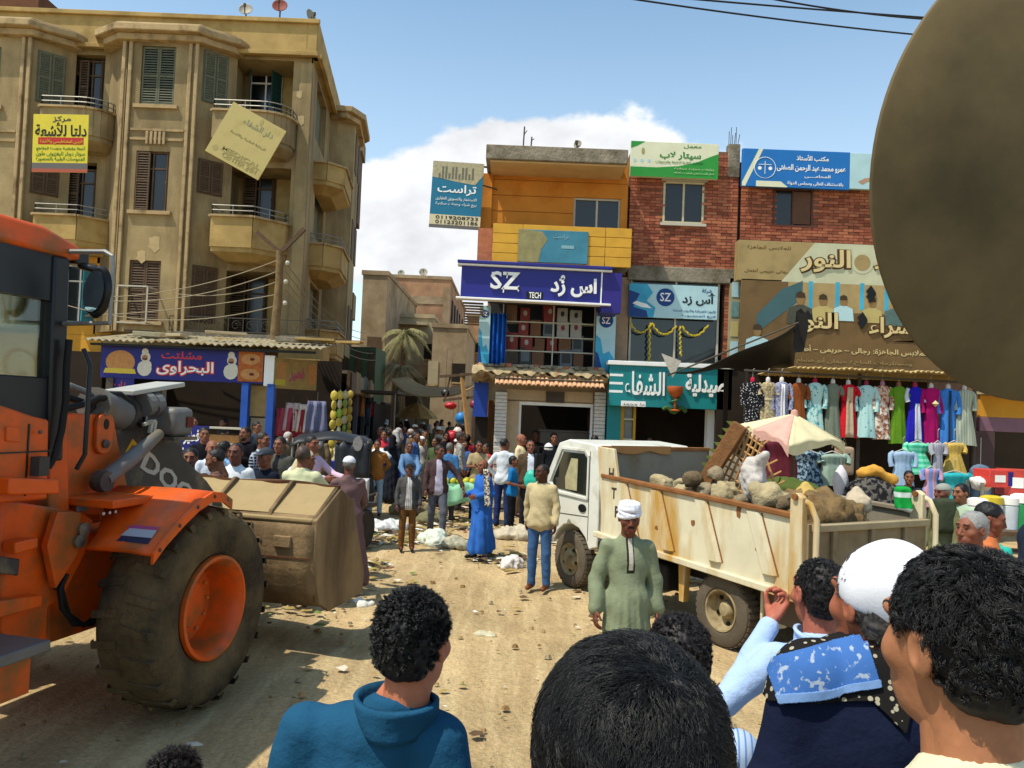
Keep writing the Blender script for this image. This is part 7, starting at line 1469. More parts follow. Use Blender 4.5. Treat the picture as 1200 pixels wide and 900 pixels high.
    m = MB(); m.box(-.25, .25, cu-1.2, cu-.75, 2.0, 2.5); m.build('seat', CABK, o, bev=.05); m = MB(); m.box(-.25, .25, cu-1.3, cu-1.2, 2.4, 3.05); m.build('seat_back', CABK, o, bev=.05); m = MB(); m.tube([(0, cu-.3, 2.0), (0, cu-.5, 2.55)], .03, 8); m.tube([(.17*math.cos(k*PI/8), cu-.5+.06*math.sin(k*PI/8), 2.56+.15*math.sin(k*PI/8)) for k in range(17)], .015, 6); m.build('steering_wheel', CABK, o)
    m = MB(); m.box(.68, .8, cu+.08, cu+.2, zr-.02, zr+.08); m.tube([(.76, cu+.14, zr-.02), (.9, cu+.2, zr-.05)], .03, 6); m.build('roof_lamp', CABK, o, bev=.02)
    # mirror
    MC = mt('mirror_frame_black', '101214', .35, 0)
    m = MB(); m.tube([(.74, cu, 3.345), (1.1, cu, 3.34), (1.155, cu, 3.31), (1.165, cu, 3.2), (1.165, cu, 2.87), (.74, cu, 2.86)], .017, 8); m.build('mirror_bracket', STEEL, o)
    m = MB(); m.lathe([(.001, -.035), (.088, -.03), (.1, 0), (.088, .03), (.001, .035)], 24, T=TR((1.08, cu-.02, 3.07), rx=PI/2, ry=.12) @ Matrix.Scale(1.75, 4, (0, 1, 0))); mi = m.build('mirror_head', MC, o, smooth=40)
    m = MB(); m.lathe([(.001, .003), (.078, .0), (.078, -.006), (.001, -.006)], 24, T=TR((1.075, cu-.06, 3.07), rx=PI/2, ry=.12) @ Matrix.Scale(1.75, 4, (0, 1, 0))); m.build('mirror_glass', mt('mirror_silver', 'b8c4cc', .05, 0, metal=1), mi)
    # boom with lettering, bellcrank and light
    for s in (.36, -.24):
        m = MB(); m.prism([(-.3, 2.0), (.05, 2.2), (.78, 2.1), (.86, 1.86), (1.22, 1.62), (1.75, 1.15), (1.75, .85), (1.45, .85), (1.1, 1.2), (.2, 1.6), (-.3, 1.75)], s-.12, s, 'x'); b = m.build('boom_arm', GRY, o, bev=.012)
        if s > 0:
            def lt(px0, py0, px1, py1, st, h_, mm, bold):
                a, c = LV(px0, py0, s), LV(px1, py1, s); L = math.hypot(c[0]-a[0], c[1]-a[1]); an = math.atan2(c[1]-a[1], c[0]-a[0])
                T = Matrix.Translation((s, a[0], a[1])) @ Matrix(((0, -1, 0, 0), (1, 0, 0, 0), (0, 0, 1, 0), (0, 0, 0, 1))) @ Matrix.Rotation(-an, 4, 'Y'); text('lettering', st, (0, L, 0, h_), mm, b, y=-.001, T=T, bold=bold, ext=.004); return T
            lt(163, 548, 262, 625, 'DOOSAN', .17, mt('letter_pale', 'b8b0a4', .6, .05), .03)
            P_ = [LV(x, y, s) for x, y in ((146, 530), (155, 514), (167, 528), (158, 545))]; m = MB(); m.prism(P_, s+.001, s+.005, 'x'); m.build('warning_mark', mt('mark_yellow', 'c89a18', .5, .05), b); P_ = [LV(x, y, s) for x, y in ((150, 528), (155, 521), (161, 528), (157, 537))]; m = MB(); m.prism(P_, s+.006, s+.009, 'x'); m.build('warning_sign', mt('mark_brown', '6a4a18', .5, .05), b)
    m = MB(); m.tube([(.62, -.42, 1.77), (.62, -.12, 1.93), (.58, .22, 2.1)], [.062, .062, .042], 12); m.build('lift_cylinder', LGR, o, smooth=40)
    m = MB(); m.lathe([(.075, -.05), (.085, 0), (.075, .05)], 16, T=TR((.62, -.44, 1.76), ry=PI/2)); m.build('cylinder_eye', GRY, o)
    u, z = LV(122, 497, .52); u2, z2 = LV(120, 520, .52); m = MB()
    pts_ = [(u+.09*math.cos(a), z+.09*math.sin(a)) for a in [PI*k/8-.15 for k in range(9)]]+[(u2-.08*math.cos(a), z2-.08*math.sin(a)) for a in [PI*k/8-.15 for k in range(9)]]; m.prism(pts_, .5, .54, 'x'); m.build('lock_plate', ORA, o, bev=.008)
    m = MB(); m.prism(disc(u, z, .04, 14, .025), .5405, .546, 'x'); m.build('plate_slot', BLACK, o); m = MB(); m.lathe([(.03, 0), (.035, .02), (.001, .03)], 12, T=TR((.54, u2, z2), ry=PI/2)); m.build('plate_pin', GRY, o)
    m = MB(); m.tube([(.45, -.38, 2.33), (.3, .05, 2.26)], [.13, .15], 18); m.build('tilt_cylinder', LGR, o, smooth=40); m = MB(); m.tube([(.3, .05, 2.26), (.27, .15, 2.25)], [.165, .165], 18); m.build('tilt_cylinder_head', GRY, o, smooth=40)
    m = MB(); m.box(.3, .62, .36, .62, 2.07, 2.32); m.build('headlight_housing', LGR, o, bev=.05)
    m = MB(); m.box(.6225, .632, .5, .59, 2.15, 2.24); m.build('lamp_lens', mt('lens_dark_red', '5a1814', .2, 0), o); m = MB(); m.box(.28, .64, .34, .64, 2.04, 2.068); m.build('lamp_shelf', GRY, o)
    for q in (0, .1): m = MB(); m.tube([(.42, .2+q, 2.33), (.42, .27+q, 2.34)], .1, 14); m.build('hose_coupling', LGR, o)
    u, z = LV(139, 460, .3); u1, z1 = LV(200, 450, .3); m = MB(); m.bar((.3, u, z), (.3, u1, z1), .3, .04); m.build('guard_plate', mt('guard_pale', 'a8a8a0', .5, .1, 4), o, bev=.008); m = MB(); m.bar((.3, u1-.12, z1-.02), (.3, u1-.12, 2.3), .06); m.build('guard_post', LGR, o)
    for st in (0, .04): m = MB(); m.bar((.5, .12+st, 2.17+st*.5), (.5, .22+st, 2.2), .025); m.bar((.5, .22+st, 2.2), (.5, .2+st, 2.1-st), .025); m.build('clamp', ALU, o)
    for h_, (vv, pp) in enumerate(((.45, [(102, 486), (106, 470), (118, 462), (140, 462), (158, 474), (166, 492), (168, 500)]), (.4, [(58, 455), (78, 452), (98, 460), (112, 468), (128, 470)]), (.5, [(74, 480), (92, 474), (110, 466), (128, 466), (140, 474)]), (.42, [(66, 462), (90, 470), (104, 476), (116, 484)]))):
        m = MB(); m.tube([(vv+.04*math.sin(i), *LV(x, y, vv)) for i, (x, y) in enumerate(pp)], .024, 8); m.build('hydraulic_hose', HOSE if h_ != 1 else LGR, o, smooth=60)
    m = MB(); m.tube([(.86, *LV(x, y, .86)) for x, y in ((81, 398), (78, 430), (77, 470), (72, 505), (64, 535), (58, 546), (42, 546))], .022, 8); m.build('drain_pipe', HOSE, o, smooth=60); m = MB(); u, z = LV(43, 546, .86); m.box(.8, .92, u-.04, u+.04, z-.06, z+.06); m.build('pipe_bracket', GRY, o)
    for k, pp in enumerate(([(66, 690), (64, 672), (75, 665), (72, 690), (80, 720), (98, 733), (112, 722)], [(74, 672), (66, 690), (68, 712), (82, 731), (104, 731), (116, 716)])): m = MB(); m.tube([(.66+.03*k, *LV(x, y, .66)) for x, y in pp], .018, 8); m.build('hydraulic_hose', HOSE, o, smooth=60)
    # fender
    path = [(-.76, 1.32), (-.64, 1.42), (-.45, 1.54), (-.28, 1.63), (-.12, 1.68), (.02, 1.665), (.14, 1.60)]
    def f(u, v):
        t = u*(len(path)-1); i = min(int(t), len(path)-2); a = t-i; U = path[i][0]*(1-a)+path[i+1][0]*a; Z = path[i][1]*(1-a)+path[i+1][1]*a
        vin = .8-.3*min(1, max(0, (u-.15)/.4)); return (vin+(1.32-vin)*v, U, Z+.012*math.sin(PI*v))
    m = MB(); m.sheet(f, 30, 4); fe = m.build('fender', ORA, o, solid=.03, smooth=50, fixn=False)
    for (u0, u1) in zip(path, path[1:]): m = MB(); m.add([(1.335, u0[0], u0[1]+.015), (1.335, u1[0], u1[1]+.015), (1.335, u1[0], u1[1]-.06), (1.335, u0[0], u0[1]-.06)], [(0, 1, 2, 3)]); m.build('fender_lip', ORA, fe, solid=.02)
    d = Vector((0, .12, .11)).normalized(); n_ = Vector((0, -d.z, d.y))
    for k, (a, mm) in enumerate((((0, .05), mt('decal_navy', '1c2440', .5, 0)), ((.052, .12), mt('decal_grey', 'a0a4ac', .5, 0)), ((.122, .15), mt('decal_magenta', 'a04070', .5, 0)))):
        b0 = Vector((0, -.7, 1.37))+d*a[0]+n_*.024; b1 = Vector((0, -.7, 1.37))+d*a[1]+n_*.024
        m = MB(); m.add([(1.0+.1*a[0], b0.y, b0.z), (1.26, b0.y, b0.z), (1.26, b1.y, b1.z), (1.0+.1*a[1]*3, b1.y, b1.z)], [(0, 1, 2, 3)]); m.build('decal_stripe', mm, fe, fixn=False)
    u, z = LV(112, 590, .8); m = MB(); m.box(.5, .95, u, u+.5, z-.03, z+.03); m.build('ledge', ORA, o, bev=.01)
    for k in range(8): m = MB(); uu = u+.08+.06*(k % 5); zz = z-.08+.05*(k//5); m.prism(disc(uu, zz, .012, 8), .8, .806, 'x'); m.build('vent_dot', WHITE, o)
    m = MB(); u, z = LV(98, 594, .63); m.box(.62, .635, u-.06, u+.04, z-.03, z+.05); m.build('data_plate', mt('plate_grey', '6a6e74', .4, .2, 20), o, bev=.01)
    # front linkage between boom and bucket
    m = MB(); m.tube([(0, .3, 2.0), (0, 1.2, 1.5)], .09, 12); m.build('tilt_link', GRY, o); m = MB(); m.box(-.4, .45, 1.2, 1.5, .7, 1.3); m.build('bucket_mount', GRY, o, bev=.02)
    # bucket
    bk = empty('bucket', (0, 0, 0), parent=o); VW = 1.42; z_ = 0.
    sh = [(1.86, 1.56), (1.42, 1.30), (1.38, 1.2), (1.38, 1.0), (1.4, .82), (1.47, .62), (1.6, .47), (1.8, .40), (2.5, .40)]
    m = MB(); m.sheet(lambda u, v: (lambda t: (-VW+2*VW*u, sh[int(min(t, len(sh)-1.001))][0]*(1-(t-int(min(t, len(sh)-1.001))))+sh[int(min(t, len(sh)-1.001))+1][0]*(t-int(min(t, len(sh)-1.001))), sh[int(min(t, len(sh)-1.001))][1]*(1-(t-int(min(t, len(sh)-1.001))))+sh[int(min(t, len(sh)-1.001))+1][1]*(t-int(min(t, len(sh)-1.001)))+.012*math.sin(7*u+t)))(v*(len(sh)-1)), 24, 32); m.build('shell', BUK, bk, solid=.04, smooth=50, fixn=False)
    m = MB(); m.add([(-VW+.03, 1.845, 1.583), (VW-.03, 1.845, 1.583), (VW-.03, 1.43, 1.338), (-VW+.03, 1.43, 1.338)], [(0, 1, 2, 3)]); m.build('dusty_slope', BUKI, bk, solid=.006)
    for s in (-VW, VW): m = MB(); m.prism([(1.37, 1.3), (1.86, 1.56), (2.15, 1.42), (2.5, .62), (2.48, .4), (1.72, .38), (1.5, .5), (1.37, .85)], s-.025, s+.025, 'x'); m.build('side_plate', BUK, bk, bev=.01)
    m = MB(); m.sheet(lambda u, v: (-VW+2*VW*u, 1.84+.06*v+.02*math.sin(u*31), 1.575+.012*math.sin(u*17+v)), 60, 1); m.build('top_lip', mt('rusty_lip', '5a3820', .9, .3, 8, .6), bk, solid=.05, fixn=False)
    m = MB(); m.box(-VW+.02, VW-.02, 1.365, 1.43, 1.27, 1.315); m.build('rear_rail', BUKI, bk, bev=.015)
    for vv in (-1.0, -.35, .28, .93):
        m = MB(); m.prism([(1.4, 1.31), (1.42, 1.37), (1.80, 1.62), (1.86, 1.6), (1.86, 1.55)], vv-.018, vv+.018, 'x'); m.build('gusset', BUK, bk, bev=.004)
    for vv in (-1.3, -.65, 0, .65, 1.3): m = MB(); m.prism([(2.45, .37), (2.75, .38), (2.45, .46)], vv-.06, vv+.06, 'x'); m.build('tooth', GRY, bk)
    m = MB(); m.box(1.02, 1.2, 1.33, 1.385, 1.03, 1.14); m.build('hinge_box', BUK, bk, bev=.01); m = MB(); m.box(-VW+.03, VW-.03, 1.36, 1.372, .93, .945); m.build('weld_seam', mt('rusty_lip', '5a3820'), bk)
    m = MB(); m.box(.52, .6, 1.28, 1.4, .95, 1.32); m.build('mount_ear', GRY, bk, bev=.01)
    return o
LDR = loader()
# ---------------------------------------------------------------- tipper truck
TR0 = np.array([2.36, 8.5]); _d = np.array([.82, 11.2])-TR0; _d /= np.linalg.norm(_d); TANG = math.atan2(_d[1], _d[0]); _n = np.array((-_d[1], _d[0]))
def TVp(px, py, y=0.): return PL(px, py, TR0+_n*y, TANG)
TCR = mt('truck_cream', 'cec6a8', .6, .12, 2.5, .2, 30, dirt='b08840', dsc=2.4, damt=.55, streak=True); TWH = mt('cab_white', 'd4d4c8', .35, .08, 2, spec=.5, dirt='a8a08c', dsc=2, damt=.3); RUST = mt('rusty_rail', '84552c', .9, .3, 8, .5); TGR = mt('bed_inner_grey', '8c8474', .8, .25, 2, .4, dirt='6c5c44', dsc=2); BLK = mt('chassis_black', '1c1a18', .7, .3, 5); TYD = mt('tyre_dusty', '5c5244', .95, .25, 5, .6, 30)
def truck():
    o = empty('tipper_truck', (TR0[0], TR0[1], 0), TANG, 'old cream tipper truck with white cab and rusty rubble filled bed', 'truck')
    y1 = .12; y0 = -1.72
    def side(pxs, y, th, mat, name, bev=.01, parent=None): m = MB(); m.prism([TVp(a, b, y) for a, b in pxs], y-th, y, 'y'); return m.build(name, mat, parent or o, bev=bev)
    def wheel(t, y, dual=False, s=1):
        R = .385; T = TR((t, y, R), rx=-PI/2*s)
        m = MB(); m.lathe([(.21, .07), (.24, .1), (.33, .105), (.37, .085), (.385, .05), (.385, -.05), (.37, -.085), (.33, -.105), (.24, -.1), (.21, -.07)], 44, T=T, cap=False)
        for k in range(36): a = 2*PI*k/36; m.add([T @ Vector(((.385+h)*math.cos(a+da), (.385+h)*math.sin(a+da), z)) for h in (-.004, .008) for da, z in ((0, -.075), (.1, -.075), (.1, .075), (0, .075))], [(4, 5, 6, 7), (0, 1, 5, 4), (1, 2, 6, 5), (2, 3, 7, 6), (3, 0, 4, 7)])
        m.build('tyre', TYD, o, smooth=35); m = MB()
        if dual: m.lathe([(.225, .085), (.22, .1), (.205, .095), (.19, .02), (.16, -.02), (.1, -.03), (.09, .02), (.06, .05), (.001, .06)], 32, T=T, cap=False)
        else: m.lathe([(.225, .085), (.22, .1), (.2, .08), (.17, .06), (.13, .09), (.1, .11), (.06, .14), (.001, .14)], 32, T=T, cap=False)
        rm = m.build('rim', mt('rim_dusty', '9c8c68', .8, .25, 6, dirt='5a4830', dsc=5), o, smooth=35)
        for k in range(5):
            a = k*2*PI/5+.4; m = MB(); m.prism(disc(.0, .0, .024, 10), -.01, .006, 'z', T=T @ TR((.145*math.cos(a), .145*math.sin(a), -.012 if dual else .082))); m.build('hand_hole', BLACK, rm)
    wheel(.0, -.02, True); wheel(0, -.26, True); wheel(0, -1.6, True, -1); wheel(0, -1.36, True, -1); wheel(2.98, -.1); wheel(2.98, -1.5, s=-1)
    m = MB(); m.tube([(0, -.2, .385), (0, -1.4, .385)], .09, 10); m.lathe([(.001, -.17), (.17, -.1), (.17, .1), (.001, .17)], 12, c=(0, -.8, .385)); m.build('rear_axle', BLK, o); m = MB(); m.tube([(2.98, -.2, .385), (2.98, -1.4, .385)], .05, 8); m.build('front_axle', BLK, o)
    for y in (-.45, -1.15): m = MB(); m.box(-1.0, 3.3, y-.04, y+.04, .52, .7); m.build('chassis_rail', BLK, o)
    m = MB(); m.box(1.0, 1.75, -.35, -.05, .35, .66); m.build('fuel_tank', BLK, o, bev=.04); m = MB(); m.box(1.9, 2.3, -.3, 0.02, .35, .75); m.build('battery_box', BLK, o, bev=.02)
    for i, z in enumerate((.5, .62, .76, .9, 1.05, 1.18)): m = MB(); m.tube([(2.2, -.02-.0*i, z), (2.2, -.5, z)], .06, 10); m.build('air_intake_rib', BLK, o)
    m = MB(); m.tube([(2.24, -.12, .9), (2.24, -.12, 1.35)], .07, 10); m.build('air_intake', BLK, o)
    for t, n in ((.62, 0), (-.52, 1)): m = MB(); m.box(t-.015, t+.015, -.32, .03, .3, .78) if n else m.prism([(t, .33), (t+.07, .33), (t+.1, .8), (t-.02, .8)], -.05, .03, 'y'); m.build('mudguard_stay', TCR, o)
    m = MB(); m.box(-.98, -.5, -.03, .0, .42, .74); m.build('mudflap', mt('mudflap_brown', '5c4c3c', .9, .2), o)
    m = MB(); m.tube([(1.25, -.0, .62), (1.3, .0, .45), (1.1, .0, .3), (1.35, .0, .2)], .03, 6); m.build('hanging_hook', RUST, o)
    # bed
    def zb(t): return .76+.035*(t+1.1)
    def zt(t): return 1.50+.035*(t+1.1)
    tl, tr = -1.1, 2.1
    for y, mat in ((y1, TCR), (y0, TGR)):
        m = MB(); m.prism([(tl, zb(tl)), (tr, zb(tr)), (tr, zt(tr)), (tl, zt(tl))], y-.02, y, 'y'); m.build('side_wall', mat, o)
        m = MB(); m.bar((tl, y-.01, zt(tl)+.01), (tr, y-.01, zt(tr)+.01), .09, .05); m.build('top_rail', RUST if y > 0 else TGR, o, bev=.01)
        m = MB(); m.bar((tl, y+.0, zb(tl)-.01), (tr+.1, y+.0, zb(tr)-.01), .1, .07); m.build('sill', TCR, o, bev=.01)
    for (a, b) in (((735, 566), (750, 637)), ((775, 573), (790, 646)), ((829, 581), (846, 659)), ((892, 594), (911, 675))):
        A, B = TVp(*a, y1), TVp(*b, y1); za, zb_ = min(A[1], zt(A[0])-.03), B[1]; dt = .2
        m = MB(); vs = []
        for (t, z) in ((A[0], za), (B[0], zb_)): vs += [(t+dt, y1, z), (t+dt*.75, y1+.045, z), (t+.03, y1+.045, z), (t, y1, z)]
        m.add(vs, [(0, 1, 5, 4), (1, 2, 6, 5), (2, 3, 7, 6), (0, 1, 2, 3), (4, 5, 6, 7)]); m.build('side_rib', TCR, o)
        m = MB(); m.bar((A[0]-.012, y1+.004, za), (B[0]-.012, y1+.004, zb_), .016, .006, up=(0, 1, 0)); m.build('rib_seam', RUST, o)
    rg = random.Random(2)
    for i, (px, py) in enumerate(((808, 625), (812, 612), (868, 635), (890, 645), (926, 640), (770, 618), (748, 610), (930, 612), (805, 640), (866, 600))):
        t, z = TVp(px, py, y1); w_, h_ = rg.uniform(.015, .06), rg.uniform(.02, .09); m = MB(); m.prism([(t+w_*(.6+.5*rg.random())*math.cos(k*PI/5), z+h_*(.5+.6*rg.random())*math.sin(k*PI/5)) for k in range(10)], y1-.001, y1+.003, 'y'); m.build('rust_patch', RUST, o) if i % 2 else None
    m = MB(); m.box(tl, tr, y0+.01, y1-.021, zb(0)-.04, zb(0)+.0); m.build('bed_floor', TGR, o)
    # front bulkhead and slanted corner post with letters
    zh = 1.98; m = MB(); m.box(tr, tr+.04, y0, y1-.01, zb(tr), zh-.03); m.build('headboard', TGR, o); m = MB(); m.box(tr-.02, tr+.06, y0, y1, zh-.03, zh+.02); m.build('headboard_cap', RUST, o, bev=.008)
    side([(700, 523), (719, 526), (723, 558), (736, 612), (738, 633), (706, 630), (704, 600)], y1+.012, .05, TCR, 'corner_post')
    m = MB(); m.prism([(tr, 1.55), (tr, zh-.02), (tr-.5, zh-.05), (tr-.9, 1.56)], y0, y0+.03, 'y'); m.build('far_corner_plate', TGR, o)
    for st, px, py in (('H', 716, 555), ('T', 719, 578), ('R', 723, 600)):
        t, z = TVp(px, py, y1+.02); T = Matrix.Translation((t, y1+.013, z)) @ Matrix.Rotation(PI, 4, 'Z'); text('lettering', st, (-.05, .05, -.07, .07), mt('letter_faded_black', '3a342c', .8, 0), o, T=T, bold=.02, y=0)
    m = MB(); m.sheet(lambda u, v: (tr-.03-.0*u, y1-.1-1.0*u, zh+.03-.06*v-.05*v*abs(math.sin(u*5))), 14, 3); m.build('torn_liner', mt('cardboard', 'a87848'), o, solid=.01)
    # tail
    m = MB(); m.box(tl-.03, tl, y0+.02, y1-.02, zb(tl)-.1, zt(tl)-.05); m.build('tailgate', mt('tailgate_drab', '8c7c60', .8, .25, 2, .4, dirt='6a5a40', dsc=2), o)
    for y in (y0+.4, (y0+y1)/2, y1-.35): m = MB(); m.box(tl-.07, tl-.031, y-.03, y+.03, zb(tl)-.08, zt(tl)-.06); m.build('tailgate_rib', mt('tailgate_drab', '8c7c60'), o, bev=.008)
    m = MB(); m.box(tl-.08, tl-.031, y0+.02, y1-.05, zt(tl)-.12, zt(tl)-.05); m.build('tailgate_rail', mt('tailgate_rail', 'a09070', .8, .2), o, bev=.01)
    for y in (y1, y0):
        m = MB(); m.prism([(tl-.02, zb(tl)-.05), (tl+.14, zb(tl)-.05), (tl+.14, zt(tl)+.18), (tl+.07, zt(tl)+.24), (tl+.0, zt(tl)+.2)], y-.03, y+.05, 'y'); m.build('rear_post', TCR, o, bev=.01)
        m = MB(); m.tube([(tl+.08, y, zt(tl)+.2), (tl-.03, y-.03, zt(tl)+.14), (tl-.09, y-.05, zt(tl)), (tl-.09, y-.05, zb(tl)-.02)], .03, 8); m.build('gate_hinge_arm', TCR, o, smooth=50); m = MB(); m.tube([(tl+.07, y-.08, zt(tl)+.2), (tl+.07, y+.08, zt(tl)+.2)], .03, 10); m.build('hinge_pin', RUST, o)
    m = MB(); m.box(tl-.3, tl-.1, y0+.3, y1-.3, .45, .55); m.build('bumper_bar', BLK, o)
    # cab
    c0 = 2.36; pr = [(c0, .98), (c0, 1.88), (c0+.12, 2.0), (c0+.75, 2.04), (c0+1.0, 1.98), (c0+1.26, 1.56), (c0+1.36, 1.2), (c0+1.4, .72), (c0+1.05, .66)]+[(2.98+.47*math.cos(a), .4+.47*math.sin(a)) for a in [PI*k/8 for k in range(1, 8)]]+[(c0+.08, .62), (c0, .64)]
    m = MB(); m.prism(pr, -1.66, -.02, 'y'); cb = m.build('cab', TWH, o, bev=.05)
    gl = mt('cab_dark_glass', '20241f', .06, 0, spec=.7)
    m = MB(); m.prism([(c0+.28, 1.3), (c0+.28, 1.8), (c0+.36, 1.86), (c0+.86, 1.86), (c0+1.14, 1.42), (c0+1.05, 1.33)], -.02, -.012, 'y'); w_ = m.build('door_window', gl, cb)
    m = MB(); fr = [(c0+.24, 1.26), (c0+.24, 1.83), (c0+.33, 1.91), (c0+.9, 1.91), (c0+1.2, 1.41), (c0+1.08, 1.28)]; [m.bar((a[0], -.012, a[1]), (b[0], -.012, b[1]), .03, .03, up=(0, 1, 0)) for a, b in zip(fr, fr[1:]+fr[:1])]; m.build('window_seal', TWH, w_)
    m = MB(); m.prism([(c0+.5, 1.34), (c0+.5, 1.78), (c0+.66, 1.78), (c0+.8, 1.5), (c0+.78, 1.34)], -.0118, -.008, 'y'); m.build('painted_reflection', mt('window_reflection', 'a8a078', .5, .3, 9), w_)  # pale flat shape paints a reflection onto the door glass
    for a in (((c0+.22, .7), (c0+.22, 1.9)), ((c0+1.24, 1.1), (c0+1.22, 1.45)), ((c0+1.0, .98), (c0+1.24, 1.1)), ((c0+.22, 1.02), (c0+1.0, .98))): m = MB(); m.bar((a[0][0], -.018, a[0][1]), (a[1][0], -.018, a[1][1]), .008, .006, up=(0, 1, 0)); m.build('door_gap', BLACK, cb)
    m = MB(); m.prism(disc(c0+.36, 1.12, .055, 16, .09), -.019, -.006, 'y'); m.build('door_handle', BLACK, cb)
    m = MB(); m.box(c0+1.38, c0+1.46, -1.66, -.02, .62, .82); m.build('front_bumper', TWH, cb, bev=.03); m = MB(); m.prism([(c0+1.06, 1.96), (c0+1.3, 1.52), (c0+1.31, 1.53), (c0+1.07, 1.975)], -1.56, -.12, 'y'); m.build('windscreen', gl, cb)
    for y in (-.2, -1.45): m = MB(); m.box(c0+1.37, c0+1.42, y-.1, y+.1, .88, 1.02); m.build('headlight', ALU, cb, bev=.02)
    m = MB(); m.tube([(c0+1.1, -.0, 1.9), (c0+1.3, .14, 1.9), (c0+1.3, .14, 1.3)], .014, 6); m.build('mirror_arm', BLACK, cb); m = MB(); m.box(c0+1.27, c0+1.33, .06, .2, 1.45, 1.8); m.build('mirror', BLACK, cb, bev=.02)
    m = MB(); m.lathe([(.001, 0), (.06, .01), (.07, .05), (.03, .1), (.001, .11)], 12, c=(c0+1.28, -.02, 1.85)); m.build('round_mirror', WHITE, cb)
    return o
TRK = truck()
def tw(t, y, z): p = TR0+_d*t+_n*y; return (p[0], p[1], z)
def on_bed(px, py, yy): t, z = TVp(px, py, yy); return tw(t, yy, z)
RK = [mt('rubble_a', '8c7e64', .95, .3, 6, .9, 25), mt('rubble_b', 'a89874', .95, .3, 6, .9, 25), mt('rubble_c', '6c5c44', .95, .3, 6, .9, 25)]
o = empty('rubble_mound', tw(.2, -.8, .85), TANG, 'brown mound of dirt, straw and rubble filling the truck bed', 'rubble'); V, Q = sdf([ell((.1, 0, .3), (.9, .75, .42)), ell((-.75, .1, .3), (.5, .65, .55)), ell((1.2, 0, .1), (.6, .7, .3)), ell((-.2, .35, .45), (.5, .3, .25))], .05, .1); V = V+vnormals(V, Q)*((vnoise(V, 5, 2)*.16+vnoise(V, 14, 5)*.12+vnoise(V, 30, 8)*.05))[:, None]; link('dirt', mesh_np('dirt', V, Q, mt('straw_dirt', '7c6440', .95, .4, 8, .9, 40, dirt='5c4428', dsc=6)), o)
for i, (px, py, r, lb, ex) in enumerate(((776, 557, .15, 'long pale block of broken concrete near the headboard', 1.7), (800, 560, .12, 'squarish chunk beside the long pale block', 1), (813, 556, .15, 'rounded boulder of rubble in the middle of the bed', 1), (826, 566, .13, 'brown rubble lump by the foot of the broken plank', 1.2), (795, 566, .09, 'small stone under the squarish chunk', 1.2), (850, 568, .17, 'large cream flat chunk at the near rail', 1.5), (866, 578, .1, 'half round pale piece of pot by the near rail', 1.4), (905, 575, .2, 'big clod of dried earth before the sack', 1.5), (924, 580, .13, 'brown clod next to the rear post', 1.3), (838, 548, .12, 'dark lump beneath the crate', 1.2))):
    r *= .88; p = on_bed(px, py+9, -.25 if i not in (0, 1) else -.45); o = empty('rubble_chunk', p, TANG+i, lb, 'rubble chunk', 'rubble on the truck bed'); blob('chunk', [bxx((0, 0, 0), (r*.6*ex, r*.55, r*.36), .02), bxx((r*.4, r*.1, r*.2), (r*.45*ex, r*.35, r*.4), .02)], .035, RK[i % 3] if i not in (0, 5) else RK[1], o, noise=.1, ns=8, seed=i, k=.03, smooth=False)
a, b = Vector(on_bed(818, 578, -.3)), Vector(on_bed(868, 498, -.5)); o = empty('broken_plank', a, 0, 'thick broken timber plank leaning up from the rubble', 'plank'); m = MB(); m.bar((0, 0, 0), b-a, .1, .17); m.build('timber', mt('old_timber', '7c5430', .9, .35, 7, .7, 25), o, bev=.01)
for i in range(7): m = MB(); q = (b-a)*(.3+.1*i); m.add([q+Vector((-.05, 0, .05)), q+Vector((-.12, 0, .12)), q+Vector((0, 0, .12))], [(0, 1, 2)]); m.build('splinter', mt('leaf_scrap', '6a7434', .8, .3), o, solid=.01)
# palm-stick crate
c = [Vector(on_bed(x, y, -.55)) for x, y in ((840, 560), (868, 505), (892, 522), (872, 578))]; o = empty('lattice_crate', c[0], 0, 'broken palm stick crate standing on edge in the truck bed', 'crate'); STK = mt('palm_stick', 'b08450', .85, .3, 9)
for i in range(8):
    m = MB(); p, q = c[0].lerp(c[1], i/7)-c[0], c[3].lerp(c[2], i/7)-c[0]; m.tube([p-(q-p)*.08, q+(q-p)*.08], .012, 6); m.build('slat', STK, o)
for i in range(6): m = MB(); p, q = c[0].lerp(c[3], i/5)-c[0], c[1].lerp(c[2], i/5)-c[0]; m.tube([p-(q-p)*.03, q+(q-p)*.1], .014, 6); m.build('upright', STK, o)
off = Vector((.18, .3, .05))
for i in range(4): m = MB(); p = c[0].lerp(c[1], i/3)-c[0]; m.tube([p, p+off], .012, 5); m.build('crosspiece', STK, o); m = MB(); p = c[3].lerp(c[2], i/3)-c[0]; m.tube([p, p+off], .012, 5); m.build('crosspiece', STK, o)
c = [Vector(on_bed(x, y, -.5)) for x, y in ((897, 535), (912, 580))]; o = empty('stick_frame', c[0], 0, 'small stick frame sticking up right of the white sack', 'frame')
m = MB(); m.tube([(0, 0, 0), c[1]-c[0]], .014, 6); m.build('stick', STK, o)
for k in (.2, .5, .75): m = MB(); q = (c[1]-c[0])*k; m.tube([q+Vector((-.1, 0, -.06)), q+Vector((.1, 0, .05))], .012, 5); m.build('stick', STK, o)
p = on_bed(886, 580, -.35); o = empty('white_sack', p, TANG, 'tall crumpled silvery white sack standing in the rubble', 'sack'); blob('cloth', [seg((0, 0, .05), (.05, 0, .25), .15, .13), seg((.05, 0, .25), (-.1, 0, .45), .12, .04)], .02, mt('sack_white', 'b8b0a8', .6, .25, 9, .6, 20), o, noise=.07, ns=9)
